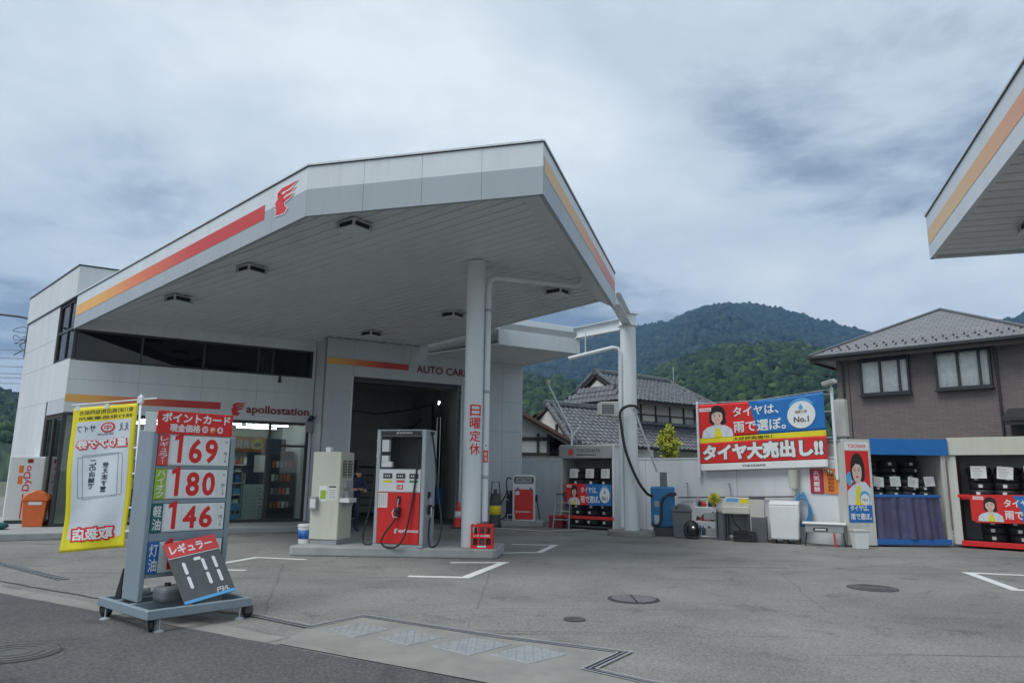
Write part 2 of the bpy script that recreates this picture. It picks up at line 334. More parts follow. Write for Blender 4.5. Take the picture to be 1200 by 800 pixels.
def clip(poly, nx, ny, c):
    """keep the part of poly with nx*x+ny*y <= c"""
    o = []
    for i in range(len(poly)):
        a, b = poly[i-1], poly[i]; da = nx*a[0]+ny*a[1]-c; db = nx*b[0]+ny*b[1]-c
        if (da <= 0) != (db <= 0): t = da/(da-db); o.append((a[0]+(b[0]-a[0])*t, a[1]+(b[1]-a[1])*t))
        if db <= 0: o.append(b)
    return o
def copy_tree(o, parent=None):
    c = o.copy(); col.objects.link(c); c.parent = parent
    for ch in list(o.children): copy_tree(ch, c)
    return c

def bend(mb, warp, step=0.035):
    """cut long edges so that a flat print follows a curved surface"""
    bm = bmesh.new(); vs_ = [bm.verts.new(p) for p in mb.v]
    for q in mb.f:
        try: bm.faces.new([vs_[i] for i in q])
        except ValueError: pass
    bmesh.ops.triangulate(bm, faces=bm.faces[:])
    for _ in range(6):
        lg = [e_ for e_ in bm.edges if e_.calc_length() > step]
        if not lg: break
        bmesh.ops.subdivide_edges(bm, edges=lg, cuts=1); bmesh.ops.triangulate(bm, faces=[f_ for f_ in bm.faces if len(f_.verts) > 3])
    bm.verts.index_update(); mb.v = [warp(*v_.co) for v_ in bm.verts]; mb.f = [tuple(v_.index for v_ in f_.verts) for f_ in bm.faces]; bm.free()
# lettering: text outlines turned into thin mesh
_gc = {}
def glyphs(body, bold=0.0, shear=0.0, spacing=1.0, font_w=0):
    k = (body, bold, shear, spacing)
    if k in _gc: return _gc[k]
    cu = bpy.data.curves.new('t', 'FONT'); cu.body = body; cu.size = 1; cu.resolution_u = 3; cu.shear = shear; cu.space_character = spacing
    if bold: cu.bevel_depth = bold; cu.bevel_resolution = 0
    o = bpy.data.objects.new('t', cu); col.objects.link(o)
    dg = bpy.context.evaluated_depsgraph_get(); dg.update(); me = bpy.data.meshes.new_from_object(o.evaluated_get(dg))
    n = len(me.vertices); v = np.zeros(n*3); me.vertices.foreach_get('co', v); v = v.reshape(-1, 3)
    f = [tuple(p.vertices) for p in me.polygons]
    bpy.data.objects.remove(o); bpy.data.curves.remove(cu); bpy.data.meshes.remove(me)
    _gc[k] = (v, f); return v, f
def letters(body, m, parent, x0, x1, z0, z1, y=-0.003, bold=0.0, vert=False, mirror=False, shear=0.0, name='lettering', warp=None, slant=0.0, thick=0.0006, keep=False, spacing=1.0):
    """body fitted into the rectangle x0..x1, z0..z1 standing at depth y; vert stacks characters"""
    V = []; F = []
    def put(ch, a0, a1, b0, b1, rot=False, fit=True):
        v, f = glyphs(ch, bold, shear, spacing); v = v.copy()
        if len(v) == 0: return
        if rot: v[:, [0, 1]] = v[:, [1, 0]]
        lo, hi = v.min(0), v.max(0); sx = (a1-a0)/max(hi[0]-lo[0], 1e-6); sz = (b1-b0)/max(hi[1]-lo[1], 1e-6)
        if not fit: s_ = min(sx, sz); sx = sz = s_
        X = (a0+a1)/2+(v[:,0]-(lo[0]+hi[0])/2)*sx; Z = (b0+b1)/2+(v[:,1]-(lo[1]+hi[1])/2)*sz
        zr = max(hi[2]-lo[2], 1e-9)
        Y = y-(v[:,2]-lo[2])/zr*thick if bold else np.full(len(X), y-thick)
        b = len(V); V.extend(zip(X, Y, Z)); F.extend(tuple(i+b for i in q) for q in f)
    if vert:
        n = len(body); h = (z1-z0)/n
        for i, ch in enumerate(body):
            if ch == ' ': continue
            top = z1-i*h; rot = ch in 'ー'
            w = (x1-x0)
            small = ch in 'ュッャ、・'
            if rot: put(ch, (x0+x1)/2-w*0.05, (x0+x1)/2+w*0.05, top-h*0.92, top-h*0.08, rot=True)
            elif small: put(ch, x0+w*0.15, x1-w*0.1, top-h*0.85, top-h*0.25)
            else: put(ch, x0, x1, top-h*0.94, top-h*0.06)
    else: put(body, x0, x1, z0, z1, fit=not keep)
    if mirror:
        c = x0+x1; V = [(c-a, b, d) for a, b, d in V]; F = [q[::-1] for q in F]
    if slant: V = [(a, b, d+(a-x0)*slant) for a, b, d in V]
    mb = MB(); mb.v = V; mb.f = F
    if warp: bend(mb, warp)
    return mb.build(name, m, parent)
def flat(name, m, parent, poly, y, thick=0.0015, warp=None):
    """thin film with outline poly (x, z) on a face at depth y"""
    mb = MB().profile(poly, y-thick, y)
    if warp: bend(mb, warp)
    return mb.build(name, m, parent)
def film(name, m, parent, x0, x1, z0, z1, y, thick=0.0015): return flat(name, m, parent, [(x0,z0),(x1,z0),(x1,z1),(x0,z1)], y, thick)
def ell(cx, cz, rx, rz, n=22, a0=0, a1=360): return [(cx+rx*math.cos(math.radians(a0+(a1-a0)*i/n)), cz+rz*math.sin(math.radians(a0+(a1-a0)*i/n))) for i in range(n+(0 if a1-a0 == 360 else 1))]
def ribbon(P, w):
    """polygon of a stroke along P with widths w"""
    P = smooth_path([(p[0], 0, p[1]) for p in P], 5); n = len(P); W = np.interp(np.linspace(0, 1, n), np.linspace(0, 1, len(w)), w); a = []; b = []
    for i in range(n):
        d = (P[min(i+1,n-1)]-P[max(i-1,0)]).normalized(); q = Vector((-d.z, 0, d.x))*W[i]*0.5; a.append((P[i].x+q.x, P[i].z+q.z)); b.append((P[i].x-q.x, P[i].z-q.z))
    return a+b[::-1]
def wing_mark(parent, m, x0, x1, z0, z1, y, back=None, name='emblem', thick=0.002):
    """profile of a head with three locks of hair streaming to the right"""
    def S(P): return [(x0+(x1-x0)*a, z0+(z1-z0)*b) for a, b in P]
    shapes = [[(0.10,0.02),(0.50,0.0),(0.62,0.14),(0.48,0.30),(0.46,0.52),(0.40,0.70),(0.20,0.86),(0.12,0.72),(0.16,0.62),(0.02,0.46),(0.10,0.40),(0.06,0.28),(0.14,0.22)],
              ribbon([(0.14,0.76),(0.34,0.88),(0.66,0.90),(1.0,1.0)], [0.10,0.16,0.14,0.01]),
              ribbon([(0.36,0.62),(0.52,0.70),(0.72,0.72),(0.92,0.80)], [0.08,0.12,0.11,0.01]),
              ribbon([(0.42,0.40),(0.54,0.50),(0.70,0.53),(0.86,0.60)], [0.08,0.12,0.11,0.01])]
    if back:
        cx, cz = 0.30, 0.42; mbk = MB()
        big = [[(cx+(a-cx)*1.14, cz+(b-cz)*1.10) for a, b in shapes[0]],
               ribbon([(0.06,0.74),(0.34,0.88),(0.66,0.90),(1.06,1.03)], [0.18,0.26,0.24,0.05]), ribbon([(0.30,0.62),(0.52,0.70),(0.72,0.72),(0.98,0.82)], [0.18,0.22,0.21,0.05]), ribbon([(0.38,0.40),(0.54,0.50),(0.70,0.53),(0.92,0.62)], [0.18,0.22,0.21,0.05])]
        for i_, q in enumerate(big): mbk.profile(S(q), y-thick+0.0002*i_, y)
        mbk.build(name+'_border', back, parent)
    mb = MB(); yy = y-(thick if back else 0)-0.0004
    for q in shapes: mb.profile(S(q), yy-thick, yy)
    return mb.build(name, m, parent)
# ------------------------------------------------------------------ the ground, road and painted marks
def sheet(name, m, poly, z, kind='structure', th=0.0):
    mb = MB()
    if th: mb.prism(poly, z-th, z)
    else: mb.add([(x, y, z) for x, y in poly], [tuple(range(len(poly)))])
    if not th:
        a = sum(poly[i-1][0]*poly[i][1]-poly[i][0]*poly[i-1][1] for i in range(len(poly)))
        if a < 0: mb.f = [q[::-1] for q in mb.f]
    o = mb.build(name, m); return tag(o, kind=kind) if kind else o
def strip_poly(P, w):
    P = [Vector(p) for p in P]; a = []; b = []
    for i, p in enumerate(P):
        d0 = (p-P[i-1]).normalized() if i else None; d1 = (P[i+1]-p).normalized() if i < len(P)-1 else None
        d = ((d0 or d1)+(d1 or d0)).normalized(); nrm = Vector((-d.y, d.x)); k = w/2/max(0.4, nrm.dot(Vector((-(d1 or d0).y, (d1 or d0).x))))
        a.append(p+nrm*k); b.append(p-nrm*k)
    return a, b
def strip(mb, P, w, z0, z1=None):
    a, b = strip_poly(P, w); n = len(P); z1 = z0 if z1 is None else z1
    v = [(p.x, p.y, z1) for p in a]+[(p.x, p.y, z1) for p in b]; f = [(n+i, n+i+1, i+1, i) for i in range(n-1)]
    return mb.add(v, f)
def wobble(P, step=0.35, amp=0.02, seed=1):
    r = random.Random(seed); o = []
    for i in range(len(P)-1):
        a, b = Vector(P[i]), Vector(P[i+1]); k = max(1, int((b-a).length/step)); nn = Vector((-(b-a).y, (b-a).x)).normalized()
        for j in range(k): o.append(a+(b-a)*j/k+nn*r.uniform(-amp, amp))
    o.append(Vector(P[-1])); return [(p.x, p.y) for p in o]

mat('earth', (0.11, 0.12, 0.07), 0.95, var=0.3, scale=0.05)
sheet('ground', 'earth', [(-3000, -400), (3000, -400), (3000, 3000), (-3000, 3000)], -0.03)
sheet('forecourt', 'forecourt', [(-45, -8), (28, -8), (28, 27), (-12, 40), (-45, 34)], 0.0)
ed = Vector((5.93, -3.48)).normalized(); en = Vector((ed.y, -ed.x))   # en points to the camera side
E0 = Vector((-6.15, 9.01))
edge = [tuple(E0+ed*t) for t in (-38, -2)]+wobble([tuple(E0+ed*-2), tuple(E0+ed*14)], 0.3, 0.012, 3)+[tuple(E0+ed*40)]
sheet('road', 'road', edge+[tuple(E0+ed*40+en*11), tuple(E0+ed*-38+en*11)], 0.006)
gut = [q for q in edge if -40 < q[0] < -1.95]
sheet('gutter', 'concrete', gut+[tuple(Vector(p)-en*0.26) for p in gut[::-1]], 0.003)
slab = [(-2.02, 6.62), (-1.95, 7.25), (-1.56, 7.84), (-0.05, 6.93), (0.98, 6.42), (0.60, 5.90), (0.98, 5.58), (1.75, 5.1), (1.35, 4.63)]
sheet('drain_slab', 'concrete', slab, 0.009)
gr = [(-2.76, 7.91), (-1.93, 7.31), (-1.53, 7.88), (-0.05, 6.97), (1.0, 6.46), (0.63, 5.91), (1.0, 5.59), (2.6, 4.6), (6, 2.6)]
c = thing('drain_channel', 'long narrow slotted drain channel around the concrete pit slab by the road', 'drain', (0, 0, 0))
strip(MB(), gr, 0.05, 0.012).build('slot', 'black', c)
for off, nm in ((0.05, 'edge_bar'), (-0.05, 'edge_bar')):
    a, b = strip_poly(gr, 0.085); pts = [(p.x, p.y) for p in (a if off > 0 else b)]
    strip(MB(), pts, 0.02, 0.016).build(nm, 'mid_grey', c)
strip(MB(), gr, 0.01, 0.015).build('centre_bar', 'mid_grey', c)
c = thing('drain_grating', 'dark linear drain grating on the forecourt near the left picture edge', 'drain')
strip(MB(), [(-9.6, 12.9), (-8.07, 11.72), (-6.08, 10.14)], 0.16, 0.004).build('frame', 'iron', c)
for i in range(26):
    p = Vector((-9.4, 12.75)).lerp(Vector((-6.1, 10.16)), i/25); MB().box(-0.02, 0.02, -0.065, 0.065, 0.006, 0.016).xf(Matrix.Translation((p.x, p.y, 0)) @ Matrix.Rotation(math.radians(-38), 4, 'Z')).build('bar', 'mid_grey', c)
crk = strip(MB(), wobble([(-8.6, 10.9), (-6.6, 9.8), (-4.9, 8.8), (-3.6, 8.25), (-2.76, 7.91)], 0.25, 0.02, 5), 0.03, 0.008).build('pavement_joint', 'dark_grey'); tag(crk, kind='structure')
# four chequered pit covers
quads = [[(-1.74, 7.22), (-1.47, 7.55), (-1.14, 7.25), (-1.41, 6.87)], [(-1.2, 6.89), (-0.93, 7.19), (-0.59, 6.92), (-0.88, 6.61)], [(-0.68, 6.59), (-0.32, 6.93), (0.03, 6.69), (-0.32, 6.28)], [(-0.15, 6.32), (0.18, 6.66), (0.5, 6.35), (0.17, 6.04)]]
for i, q in enumerate(quads):
    t = thing('pit_cover', ['chequered steel pit cover nearest the price sign trolley', 'chequered steel pit cover, second from the price sign trolley', 'chequered steel pit cover, third from the price sign trolley', 'chequered steel pit cover farthest from the price sign trolley'][i], 'pit cover', (0, 0, 0), 0, 'steel pit covers in the concrete slab')
    MB().prism(q, 0.005, 0.016).build('plate', 'plate_iron', t, bevel=0.003)
    A, B, C_, D_ = [Vector(p) for p in q]; mb = MB()
    for a in range(9):
        for b in range(9):
            u, v = (a+0.5)/9, (b+0.5)/9; p = (A*(1-u)+B*u)*(1-v)+(D_*(1-u)+C_*u)*v; ang = math.radians(20 if (a+b) % 2 else 110)
            dx_, dy_ = math.cos(ang)*0.013, math.sin(ang)*0.013; nx_, ny_ = -dy_*0.28, dx_*0.28
            mb.add([(p.x-dx_,p.y-dy_,0.0165),(p.x+nx_,p.y+ny_,0.020),(p.x+dx_,p.y+dy_,0.0165),(p.x-nx_,p.y-ny_,0.020)], [(0,3,2,1)])
    tag(mb.build('raised_pattern', 'plate_iron', t), kind='stuff')
mat('worn_iron', (0.24, 0.24, 0.235), 0.5, metal=0.3, var=0.2, scale=10)
def manhole(label, x, y, r, slots=True, z=0.002, m='iron'):
    t = thing('manhole_cover', label, 'manhole cover', (x, y, 0), 0)
    MB().lathe([(r*1.06, z), (r*1.06, z+0.006), (r*1.02, z+0.007), (r*1.02, z)], n=40).build('rim', 'iron', t)
    MB().lathe([(r, z), (r, z+0.008), (0, z+0.009)], n=40).build('lid', 'black' if slots else m, t)
    if slots:
        mb = MB(); n = int(r/0.028)
        for i in range(-n, n+1):
            yy = i*0.028; h = math.sqrt(max(0, (r*0.9)**2-yy*yy))
            if h > 0.03:
                for s in (-1, 1): mb.box(min(s*0.015, s*h), max(s*0.015, s*h), yy-0.007, yy+0.007, z+0.010, z+0.014)
        tag(mb.build('rib', 'worn_iron', t), kind='stuff')
    else:
        for rr in (0.35, 0.62, 0.85): MB().lathe([(r*rr, z+0.008), (r*rr, z+0.013), (r*rr+0.02, z+0.013), (r*rr+0.02, z+0.008)], n=32).build('ring', m, t)
manhole('round slotted iron manhole cover in the middle of the forecourt', 1.53, 9.14, 0.30)
manhole('round dark iron manhole cover on the forecourt before the tyre sheds', 5.03, 10.27, 0.31, False)
manhole('small plain iron cover on the forecourt, nearest the drain slab', 0.69, 7.85, 0.11, False)
manhole('round manhole cover in the dark road at the left edge', -4.05, 6.18, 0.33, False, z=0.008)
mat('road_paint', (0.72, 0.73, 0.71), 0.7, var=0.08, dirt=0.55, scale=9, dirtc=(0.26, 0.26, 0.25))
for P, w in [([(-1.48, 10.86), (-0.64, 10.81), (-0.1, 12.62), (-1.0, 12.53)], 0.13), ([(-0.36, 14.05), (0.58, 14.3), (0.97, 15.77), (0.05, 15.84)], 0.12), ([(8.9, 11.6), (7.47, 12.03), (7.01, 10.27), (8.4, 9.9)], 0.13),
             ([(-4.75, 11.32), (-4.02, 11.29)], 0.10), ([(-4.75, 11.85), (-4.43, 12.92), (-3.5, 12.7)], 0.11), ([(-0.6, 20.55), (0.97, 19.55), (2.1, 20.3)], 0.13)]:
    tag(strip(MB(), P, w*1.15, 0.004).build('painted_line', 'road_paint'), kind='structure')

# ------------------------------------------------------------------ the store and service bay
FO = (-10.7, 17.0, 0); FA = 30.85
def window(parent, x0, x1, z0, z1, y, mull=(), fw=0.05, fm='dark_trim', gm='glass', rails=(), name='window', depth=0.08, mtx=None):
    b = MB(); b.box(x0, x1, y, y+depth, z0, z0+fw); b.box(x0, x1, y, y+depth, z1-fw, z1); b.box(x0, x0+fw, y, y+depth, z0+fw, z1-fw); b.box(x1-fw, x1, y, y+depth, z0+fw, z1-fw)
    for mx_ in mull: b.box(mx_-fw/2, mx_+fw/2, y+0.003, y+depth-0.003, z0+fw, z1-fw)
    xs = [x0+fw]+[q for m_ in mull for q in (m_-fw/2, m_+fw/2)]+[x1-fw]
    for r in rails:
        for i in range(0, len(xs), 2): b.box(xs[i], xs[i+1], y+0.006, y+depth-0.006, r-fw/2, r+fw/2)
    if mtx: b.xf(mtx)
    f = b.build(name, fm, parent, bevel=0.004)
    for i in range(0, len(xs), 2):
        g = MB().box(xs[i], xs[i+1], y+depth*0.45, y+depth*0.45+0.006, z0+fw, z1-fw)
        if mtx: g.xf(mtx)
        g.build('pane', gm, f)
    return f
S = thing('store_building', 'grey and white filling station store with shop front and open service bay', 'building', FO, FA)
def panels(xs, zs, y0, y1, m, gap=0.005, skip=(), mtx=None, parent=S, name='wall_panel', back=True):
    for i in range(len(xs)-1):
        for j in range(len(zs)-1):
            if (i, j) in skip: continue
            b = MB().box(xs[i]+gap/2, xs[i+1]-gap/2, y0, y1, zs[j]+gap/2, zs[j+1]-gap/2)
            if mtx: b.xf(mtx)
            b.build(name, m, parent, bevel=0.003)
            if back:
                b = MB().box(xs[i], xs[i+1], y0+0.012, y1-0.012, zs[j], zs[j+1])
                if mtx: b.xf(mtx)
                b.build('joint_backing', 'seam', parent)
# front
panels([0.0, 1.53, 3.0, 4.39, 5.95], [2.82, 3.62, 4.08], 0.0, 0.16, 'wall_white')
panels([0.0, 1.98, 3.97, 5.95], [4.85, 5.64], 0.0, 0.16, 'wall_white')
panels([-0.03, 1.98, 3.97, 5.95], [5.66, 6.42], -0.04, 0.14, 'wall_white')
box('window_post', 'wall_white', S, 5.88, 5.95, 0.0, 0.16, 0.15, 2.82, 0.003); box('window_post', 'wall_white', S, 5.88, 5.95, 0.004, 0.156, 4.08, 4.85, 0.003)
# left flank
ca, sa = -0.2447, 0.9696
SIDE = Matrix(((-ca, sa, 0, 0), (-sa, -ca, 0, 0), (0, 0, 1, 0), (0, 0, 0, 1)))
panels([-5.1, -3.4, -1.75], [0.15, 3.15], 0.0, 0.16, 'wall_white', mtx=SIDE)
panels([-5.1, -3.4, -1.6, -0.0], [2.80, 3.15], 0.0, 0.16, 'wall_grey', mtx=SIDE, skip=((0, 0), (1, 0)))
panels([-5.1, -3.4, -1.6, -0.0], [3.15, 4.12], 0.0, 0.16, 'wall_white', mtx=SIDE)
panels([-5.1, -3.4, -1.6], [4.12, 4.77, 5.64], 0.0, 0.16, 'wall_white', mtx=SIDE)
panels([-5.14, -2.6, 0.03], [5.66, 6.42], -0.04, 0.14, 'wall_white', mtx=SIDE)
MB().box(-5.16, 0.05, -0.06, 0.2, 6.425, 6.455).xf(SIDE).build('coping', 'dark_trim', S); box('coping', 'dark_trim', S, 0.03, 5.95, -0.06, 0.2, 6.424, 6.454, 0.003)
MB().box(-5.12, 0.02, -0.02, 0.12, 5.641, 5.659).xf(SIDE).build('drip_edge', 'dark_trim', S)
MB().prism([(0.2, 0.2), (5.95, 0.2), (5.95, 5.0), (-1.1, 5.0)], 6.2, 6.28).build('roof', 'mid_grey', S)
MB().prism([(-1.2, 4.86), (5.95, 4.86), (5.95, 5.0), (-1.24, 5.0)], 0, 6.4).build('rear_wall', 'wall_white', S)
MB().prism([(5.95, 0.17), (6.12, 0.17), (6.12, 5.0), (5.95, 5.0)], 0, 6.4).build('party_wall', 'wall_white', S)
window(S, -1.6, -0.02, 4.12, 5.64, 0.03, (-0.72,), 0.06, rails=(4.9,), gm='dark_glass', mtx=SIDE)
window(S, -1.75, -0.06, 0.15, 2.80, 0.03, (-0.95,), 0.11, fm='timber', gm='glass', mtx=SIDE, name='glazed_door')
window(S, 0.03, 5.88, 4.08, 4.85, 0.03, (1.53, 3.0, 4.39, 4.78), 0.05, gm='dark_glass')
window(S, 0.0, 5.88, 0.15, 2.82, 0.03, (0.95, 1.9, 3.62, 4.83), 0.075, gm='glass', rails=(), name='shop_front')
box('door_rail', 'dark_trim', S, 4.87, 5.80, 0.04, 0.10, 2.14, 2.20)
# inside upstairs: blinds and back
box('blind', 'blind', S, 0.1, 1.5, 0.30, 0.33, 4.0, 4.9, 0); box('blind', 'blind', S, 3.05, 4.3, 0.32, 0.35, 4.0, 4.9, 0)
box('upstairs_wall', 'dark_grey', S, 0.1, 5.9, 1.6, 1.65, 3.0, 6.1, 0); box('upstairs_floor', 'dark_grey', S, 0.05, 5.9, 0.17, 4.8, 3.3, 3.38, 0)
for i in range(5): box('filing_box', 'paper' if i % 2 else 'mid_grey', S, 4.45+i*0.07, 4.50+i*0.07, 0.22, 0.4, 4.14, 4.6+0.05*(i % 3))
# inside downstairs
box('shop_floor', 'room', S, 0.02, 5.93, 0.12, 4.85, 0.05, 0.148, 0); box('shop_ceiling', 'room', S, 0.02, 5.93, 0.17, 4.85, 2.86, 2.92, 0)
box('shop_back_wall', 'room', S, -0.9, 5.93, 4.7, 4.78, 0.15, 2.86, 0)
for x in (0.9, 2.3, 3.7, 5.0):
    for y in (1.2, 2.7): 
        f = box('ceiling_lamp', 'white_paint', S, x-0.62, x+0.62, y-0.07, y+0.07, 2.80, 2.855); MB().tube([(x-0.58, y, 2.775), (x+0.58, y, 2.775)], 0.018, 8).build('tube', 'tube_light', f)
def stripe(parent, name, m, f0, f1, n=18):
    """f0(t), f1(t): lower and upper edge points"""
    V = []; F = []
    for i in range(n+1): V += [f0(i/n), f1(i/n)]
    for i in range(n): F.append((2*i, 2*i+2, 2*i+3, 2*i+1))
    me = bpy.data.meshes.new(name); me.from_pydata(V, [], F); uv = me.uv_layers.new(name='UVMap')
    for p in me.polygons:
        for li in p.loop_indices: vi = me.loops[li].vertex_index; uv.data[li].uv = ((vi//2)/n, vi % 2)
    me.materials.append(M[m]); return link(bpy.data.objects.new(name, me), parent)
stripe(S, 'painted_stripe', 'stripe', lambda t: (0.0+3.51*t, -0.003, 3.07), lambda t: (0.0+3.51*t, -0.003, 3.255))
wing_mark(S, 'red', 3.76, 4.15, 2.93, 3.28, -0.004, thick=0.02)
letters('apollostation', 'dark_red', S, 4.16, 5.84, 2.95, 3.23, -0.004, bold=0.02, thick=0.02, name='shop_lettering')
# raised walkway
K = MB().prism([(-2.6, -1.55), (-2.3, -1.72), (5.97, -1.72), (5.97, 0.02), (-0.1, 0.02), (-1.3, 4.9), (-3.4, 4.9)], 0.0, 0.15)
k = K.build('walkway', 'kerb', None, bevel=0.02, seg=2); k.location = FO; k.rotation_euler = (0, 0, math.radians(FA)); tag(k, kind='structure')
# service bay: front wall a metre proud of the shop front
panels([5.97, 6.74], [0.0, 0.92, 1.84, 2.76, 3.68, 4.6, 5.12], -1.0, -0.8, 'wall_grey')
panels([6.74, 8.42, 10.1], [4.10, 4.6, 5.12], -1.0, -0.8, 'wall_grey')
panels([10.1, 10.83, 11.55, 12.28], [0.0, 0.92, 1.84, 2.76, 3.68, 4.6, 4.9], -1.0, -0.8, 'wall_grey')
panels([10.1, 12.28], [4.9, 5.12], -1.0, -0.8, 'wall_white')
box('bay_return_wall', 'wall_grey', S, 5.97, 6.12, -0.8, 0.17, 0.0, 5.12, 0)
box('bay_end_wall', 'wall_white', S, 12.1, 12.28, -0.8, 5.6, 0.0, 5.12, 0); box('bay_rear_wall', 'garage_wall', S, 6.12, 12.1, 5.4, 5.6, 0.0, 5.12, 0)
box('bay_roof', 'mid_grey', S, 5.97, 12.28, -0.98, 5.6, 5.121, 5.25, 0); box('bay_ceiling', 'garage_wall', S, 6.12, 12.1, -0.8, 5.4, 4.42, 4.5, 0)
box('bay_partition', 'garage_wall', S, 6.121, 6.2, -0.75, 5.4, 0.0, 4.42, 0); box('bay_partition', 'garage_wall', S, 11.2, 11.3, -0.75, 5.4, 0.0, 4.42, 0)
for x in (6.7, 10.1): box('door_jamb', 'wall_white', S, x, x+0.045, -1.03, -0.79, 0.0, 4.12)
box('shutter_box', 'dark_grey', S, 6.75, 10.09, -0.79, -0.45, 3.98, 4.4); 
stripe(S, 'painted_stripe', 'stripe', lambda t: (5.98+2.4*t, -1.004, 4.40+0.0*t), lambda t: (5.98+2.4*t, -1.004, 4.575))
letters('AUTO CARE', 'dark_red', S, 8.62, 10.32, 4.36, 4.58, -1.006, bold=0.012, thick=0.02, name='bay_lettering')
# flat projecting roof over the bay
AR = [(9.80, -3.83), (12.37, -3.83), (12.37, 5.6), (8.3, 5.6), (8.9, -0.98)]
MB().prism(AR, 4.9, 4.96).build('porch_soffit', 'soffit', S)
MB().prism(AR[:3]+[(8.3, 5.6), (8.95, -0.98)], 5.0, 5.5).build('porch_roof', 'mid_grey', S)
box('porch_fascia', 'fascia_white', S, 9.72, 12.40, -3.9, -3.83, 4.88, 5.30); box('porch_fascia', 'fascia_white', S, 12.33, 12.40, -3.829, 5.6, 4.88, 5.30)
box('porch_upper_fascia', 'column_white', S, 9.6, 12.22, -3.82, -3.76, 5.31, 5.66); box('porch_upper_fascia', 'column_white', S, 12.16, 12.22, -3.759, 5.6, 5.31, 5.66)
# small fittings on the store
for x, z in ((5.75, 2.98),): 
    f = box('bracket_box', 'mid_grey', S, x, x+0.2, -0.12, -0.002, z-0.42, z-0.12); MB().tube([(x+0.1, -0.05, z-0.1), (x+0.1, -0.25, z+0.0), (x+0.1, -0.40, z-0.04)], 0.05, 10).build('camera_head', 'black', f)
tube('cable', 'black', S, [(-1.24+0.02, 4.9, 5.2), (-1.4, 4.85, 5.0), (-1.28, 4.7, 4.85), (-1.5, 4.8, 4.7)], 0.015)
f = MB().lathe([(0.0, 0), (0.05, 0), (0.03, 0.18), (0.0, 0.18)], 4.95, 0, 12).xf(Matrix.Translation((0, -0.15, 3.88))).build('wall_spotlight', 'black', S)

# ------------------------------------------------------------------ things inside the shop and the bay
def frame_pt(s, d, z=0): 
    r = math.radians(FA); return (FO[0]+s*math.cos(r)-d*math.sin(r), FO[1]+s*math.sin(r)+d*math.cos(r), z)
def shelf(label, s, d, w, h, items, depth=0.4, zb=0.15, seed=1):
    t = thing('shelf_unit', label, 'shelf', frame_pt(s, d, zb), FA); r = random.Random(seed)
    for x in (0, w): box('upright', 'mid_grey', t, x-0.02, x+0.02, 0, depth, 0, h)
    box('back_panel', 'mid_grey', t, 0.02, w-0.02, depth-0.02, depth, 0, h)
    n = 4
    for i in range(n+1): box('board', 'white_paint', t, 0.021, w-0.021, 0, depth-0.021, i*h/n, i*h/n+0.025)
    for i in range(n):
        x = 0.05
        while x < w-0.15:
            q = r.uniform(0.07, 0.16); hh = r.uniform(0.12, h/n-0.08)
            box('goods_carton', r.choice(items), t, x, x+q-0.01, 0.02, 0.2, i*h/n+0.027, i*h/n+0.027+hh, 0.004); x += q+0.005
    return t
shelf('low goods shelf inside the shop, seen through the glass behind the price sign', 3.0, 1.6, 1.5, 1.3, ['blue', 'white_paint', 'sky_blue', 'dark_grey', 'navy'], seed=3)
shelf('tall goods shelf against the back wall inside the shop', 4.3, 3.6, 1.5, 2.0, ['dark_grey', 'wood', 'white_paint', 'mid_grey', 'red'], seed=5)
shelf('goods shelf inside the shop behind the yellow banner', 0.9, 2.6, 1.6, 1.6, ['mid_grey', 'wood', 'white_paint', 'green_ink'], seed=9)
for j, zz in enumerate((0.15, 0.43)):
    t = thing('bottle_crate', ['blue drinks crate on the shop floor behind the glass, lower of two', 'blue drinks crate behind the shop glass, stacked on another'][j], 'crate', frame_pt(3.45, 0.35, zz), FA, 'blue crates inside the shop')
    MB().box(0, 0.8, 0, 0.3, 0, 0.02).box(0, 0.8, 0, 0.02, 0.02, 0.20).box(0, 0.8, 0.28, 0.3, 0.02, 0.20).box(0, 0.02, 0.02, 0.28, 0.02, 0.2).box(0.78, 0.8, 0.02, 0.28, 0.02, 0.2).build('case', 'sky_blue', t)
    for i in range(8): MB().lathe([(0.035, 0), (0.035, 0.17), (0.015, 0.22), (0.015, 0.26), (0, 0.26)], 0.07+i*0.094, 0.15, 10).xf(Matrix.Translation((0, 0, 0.021))).build('bottle', 'white_paint', t, auto=40)
t = thing('price_poster', 'white price poster with red and green rows standing inside the shop glass', 'poster', frame_pt(4.27, 0.14, 0.18), FA)
box('board', 'paper', t, 0, 0.53, 0, 0.012, 0, 0.95, 0)
for i in range(9):
    for j_ in range(4):
        film('price_row', 'pale_red' if j_ >= 2 and 2 < i < 7 else 'mid_grey', t, 0.05+j_*0.12, 0.05+j_*0.12+(0.05 if (i+j_) % 2 else 0.08), 0.07+i*0.095, 0.07+i*0.095+(0.03 if j_ == 3 else 0.009), -0.0005)
t = thing('hanging_banner', 'orange hanging banner with white lettering inside the shop window', 'banner', frame_pt(3.5, 0.22, 1.98), FA)
box('cloth', 'orange_ink', t, 0.0, 1.28, 0, 0.006, 0, 0.42, 0); letters('灯油発売', 'white_ink', t, 0.18, 0.86, 0.1, 0.32, -0.001, bold=0.02)
flat('badge', 'yellow', t, ell(1.06, 0.21, 0.16, 0.15), -0.001); flat('badge_icon', 'dark_red', t, ell(1.06, 0.2, 0.09, 0.06), -0.003); MB().tube([(0.1, 0, 0.42), (0.1, 0, 0.82)], 0.006, 6).build('cord', 'white_paint', t); MB().tube([(1.18, 0, 0.42), (1.18, 0, 0.82)], 0.006, 6).build('cord', 'white_paint', t)
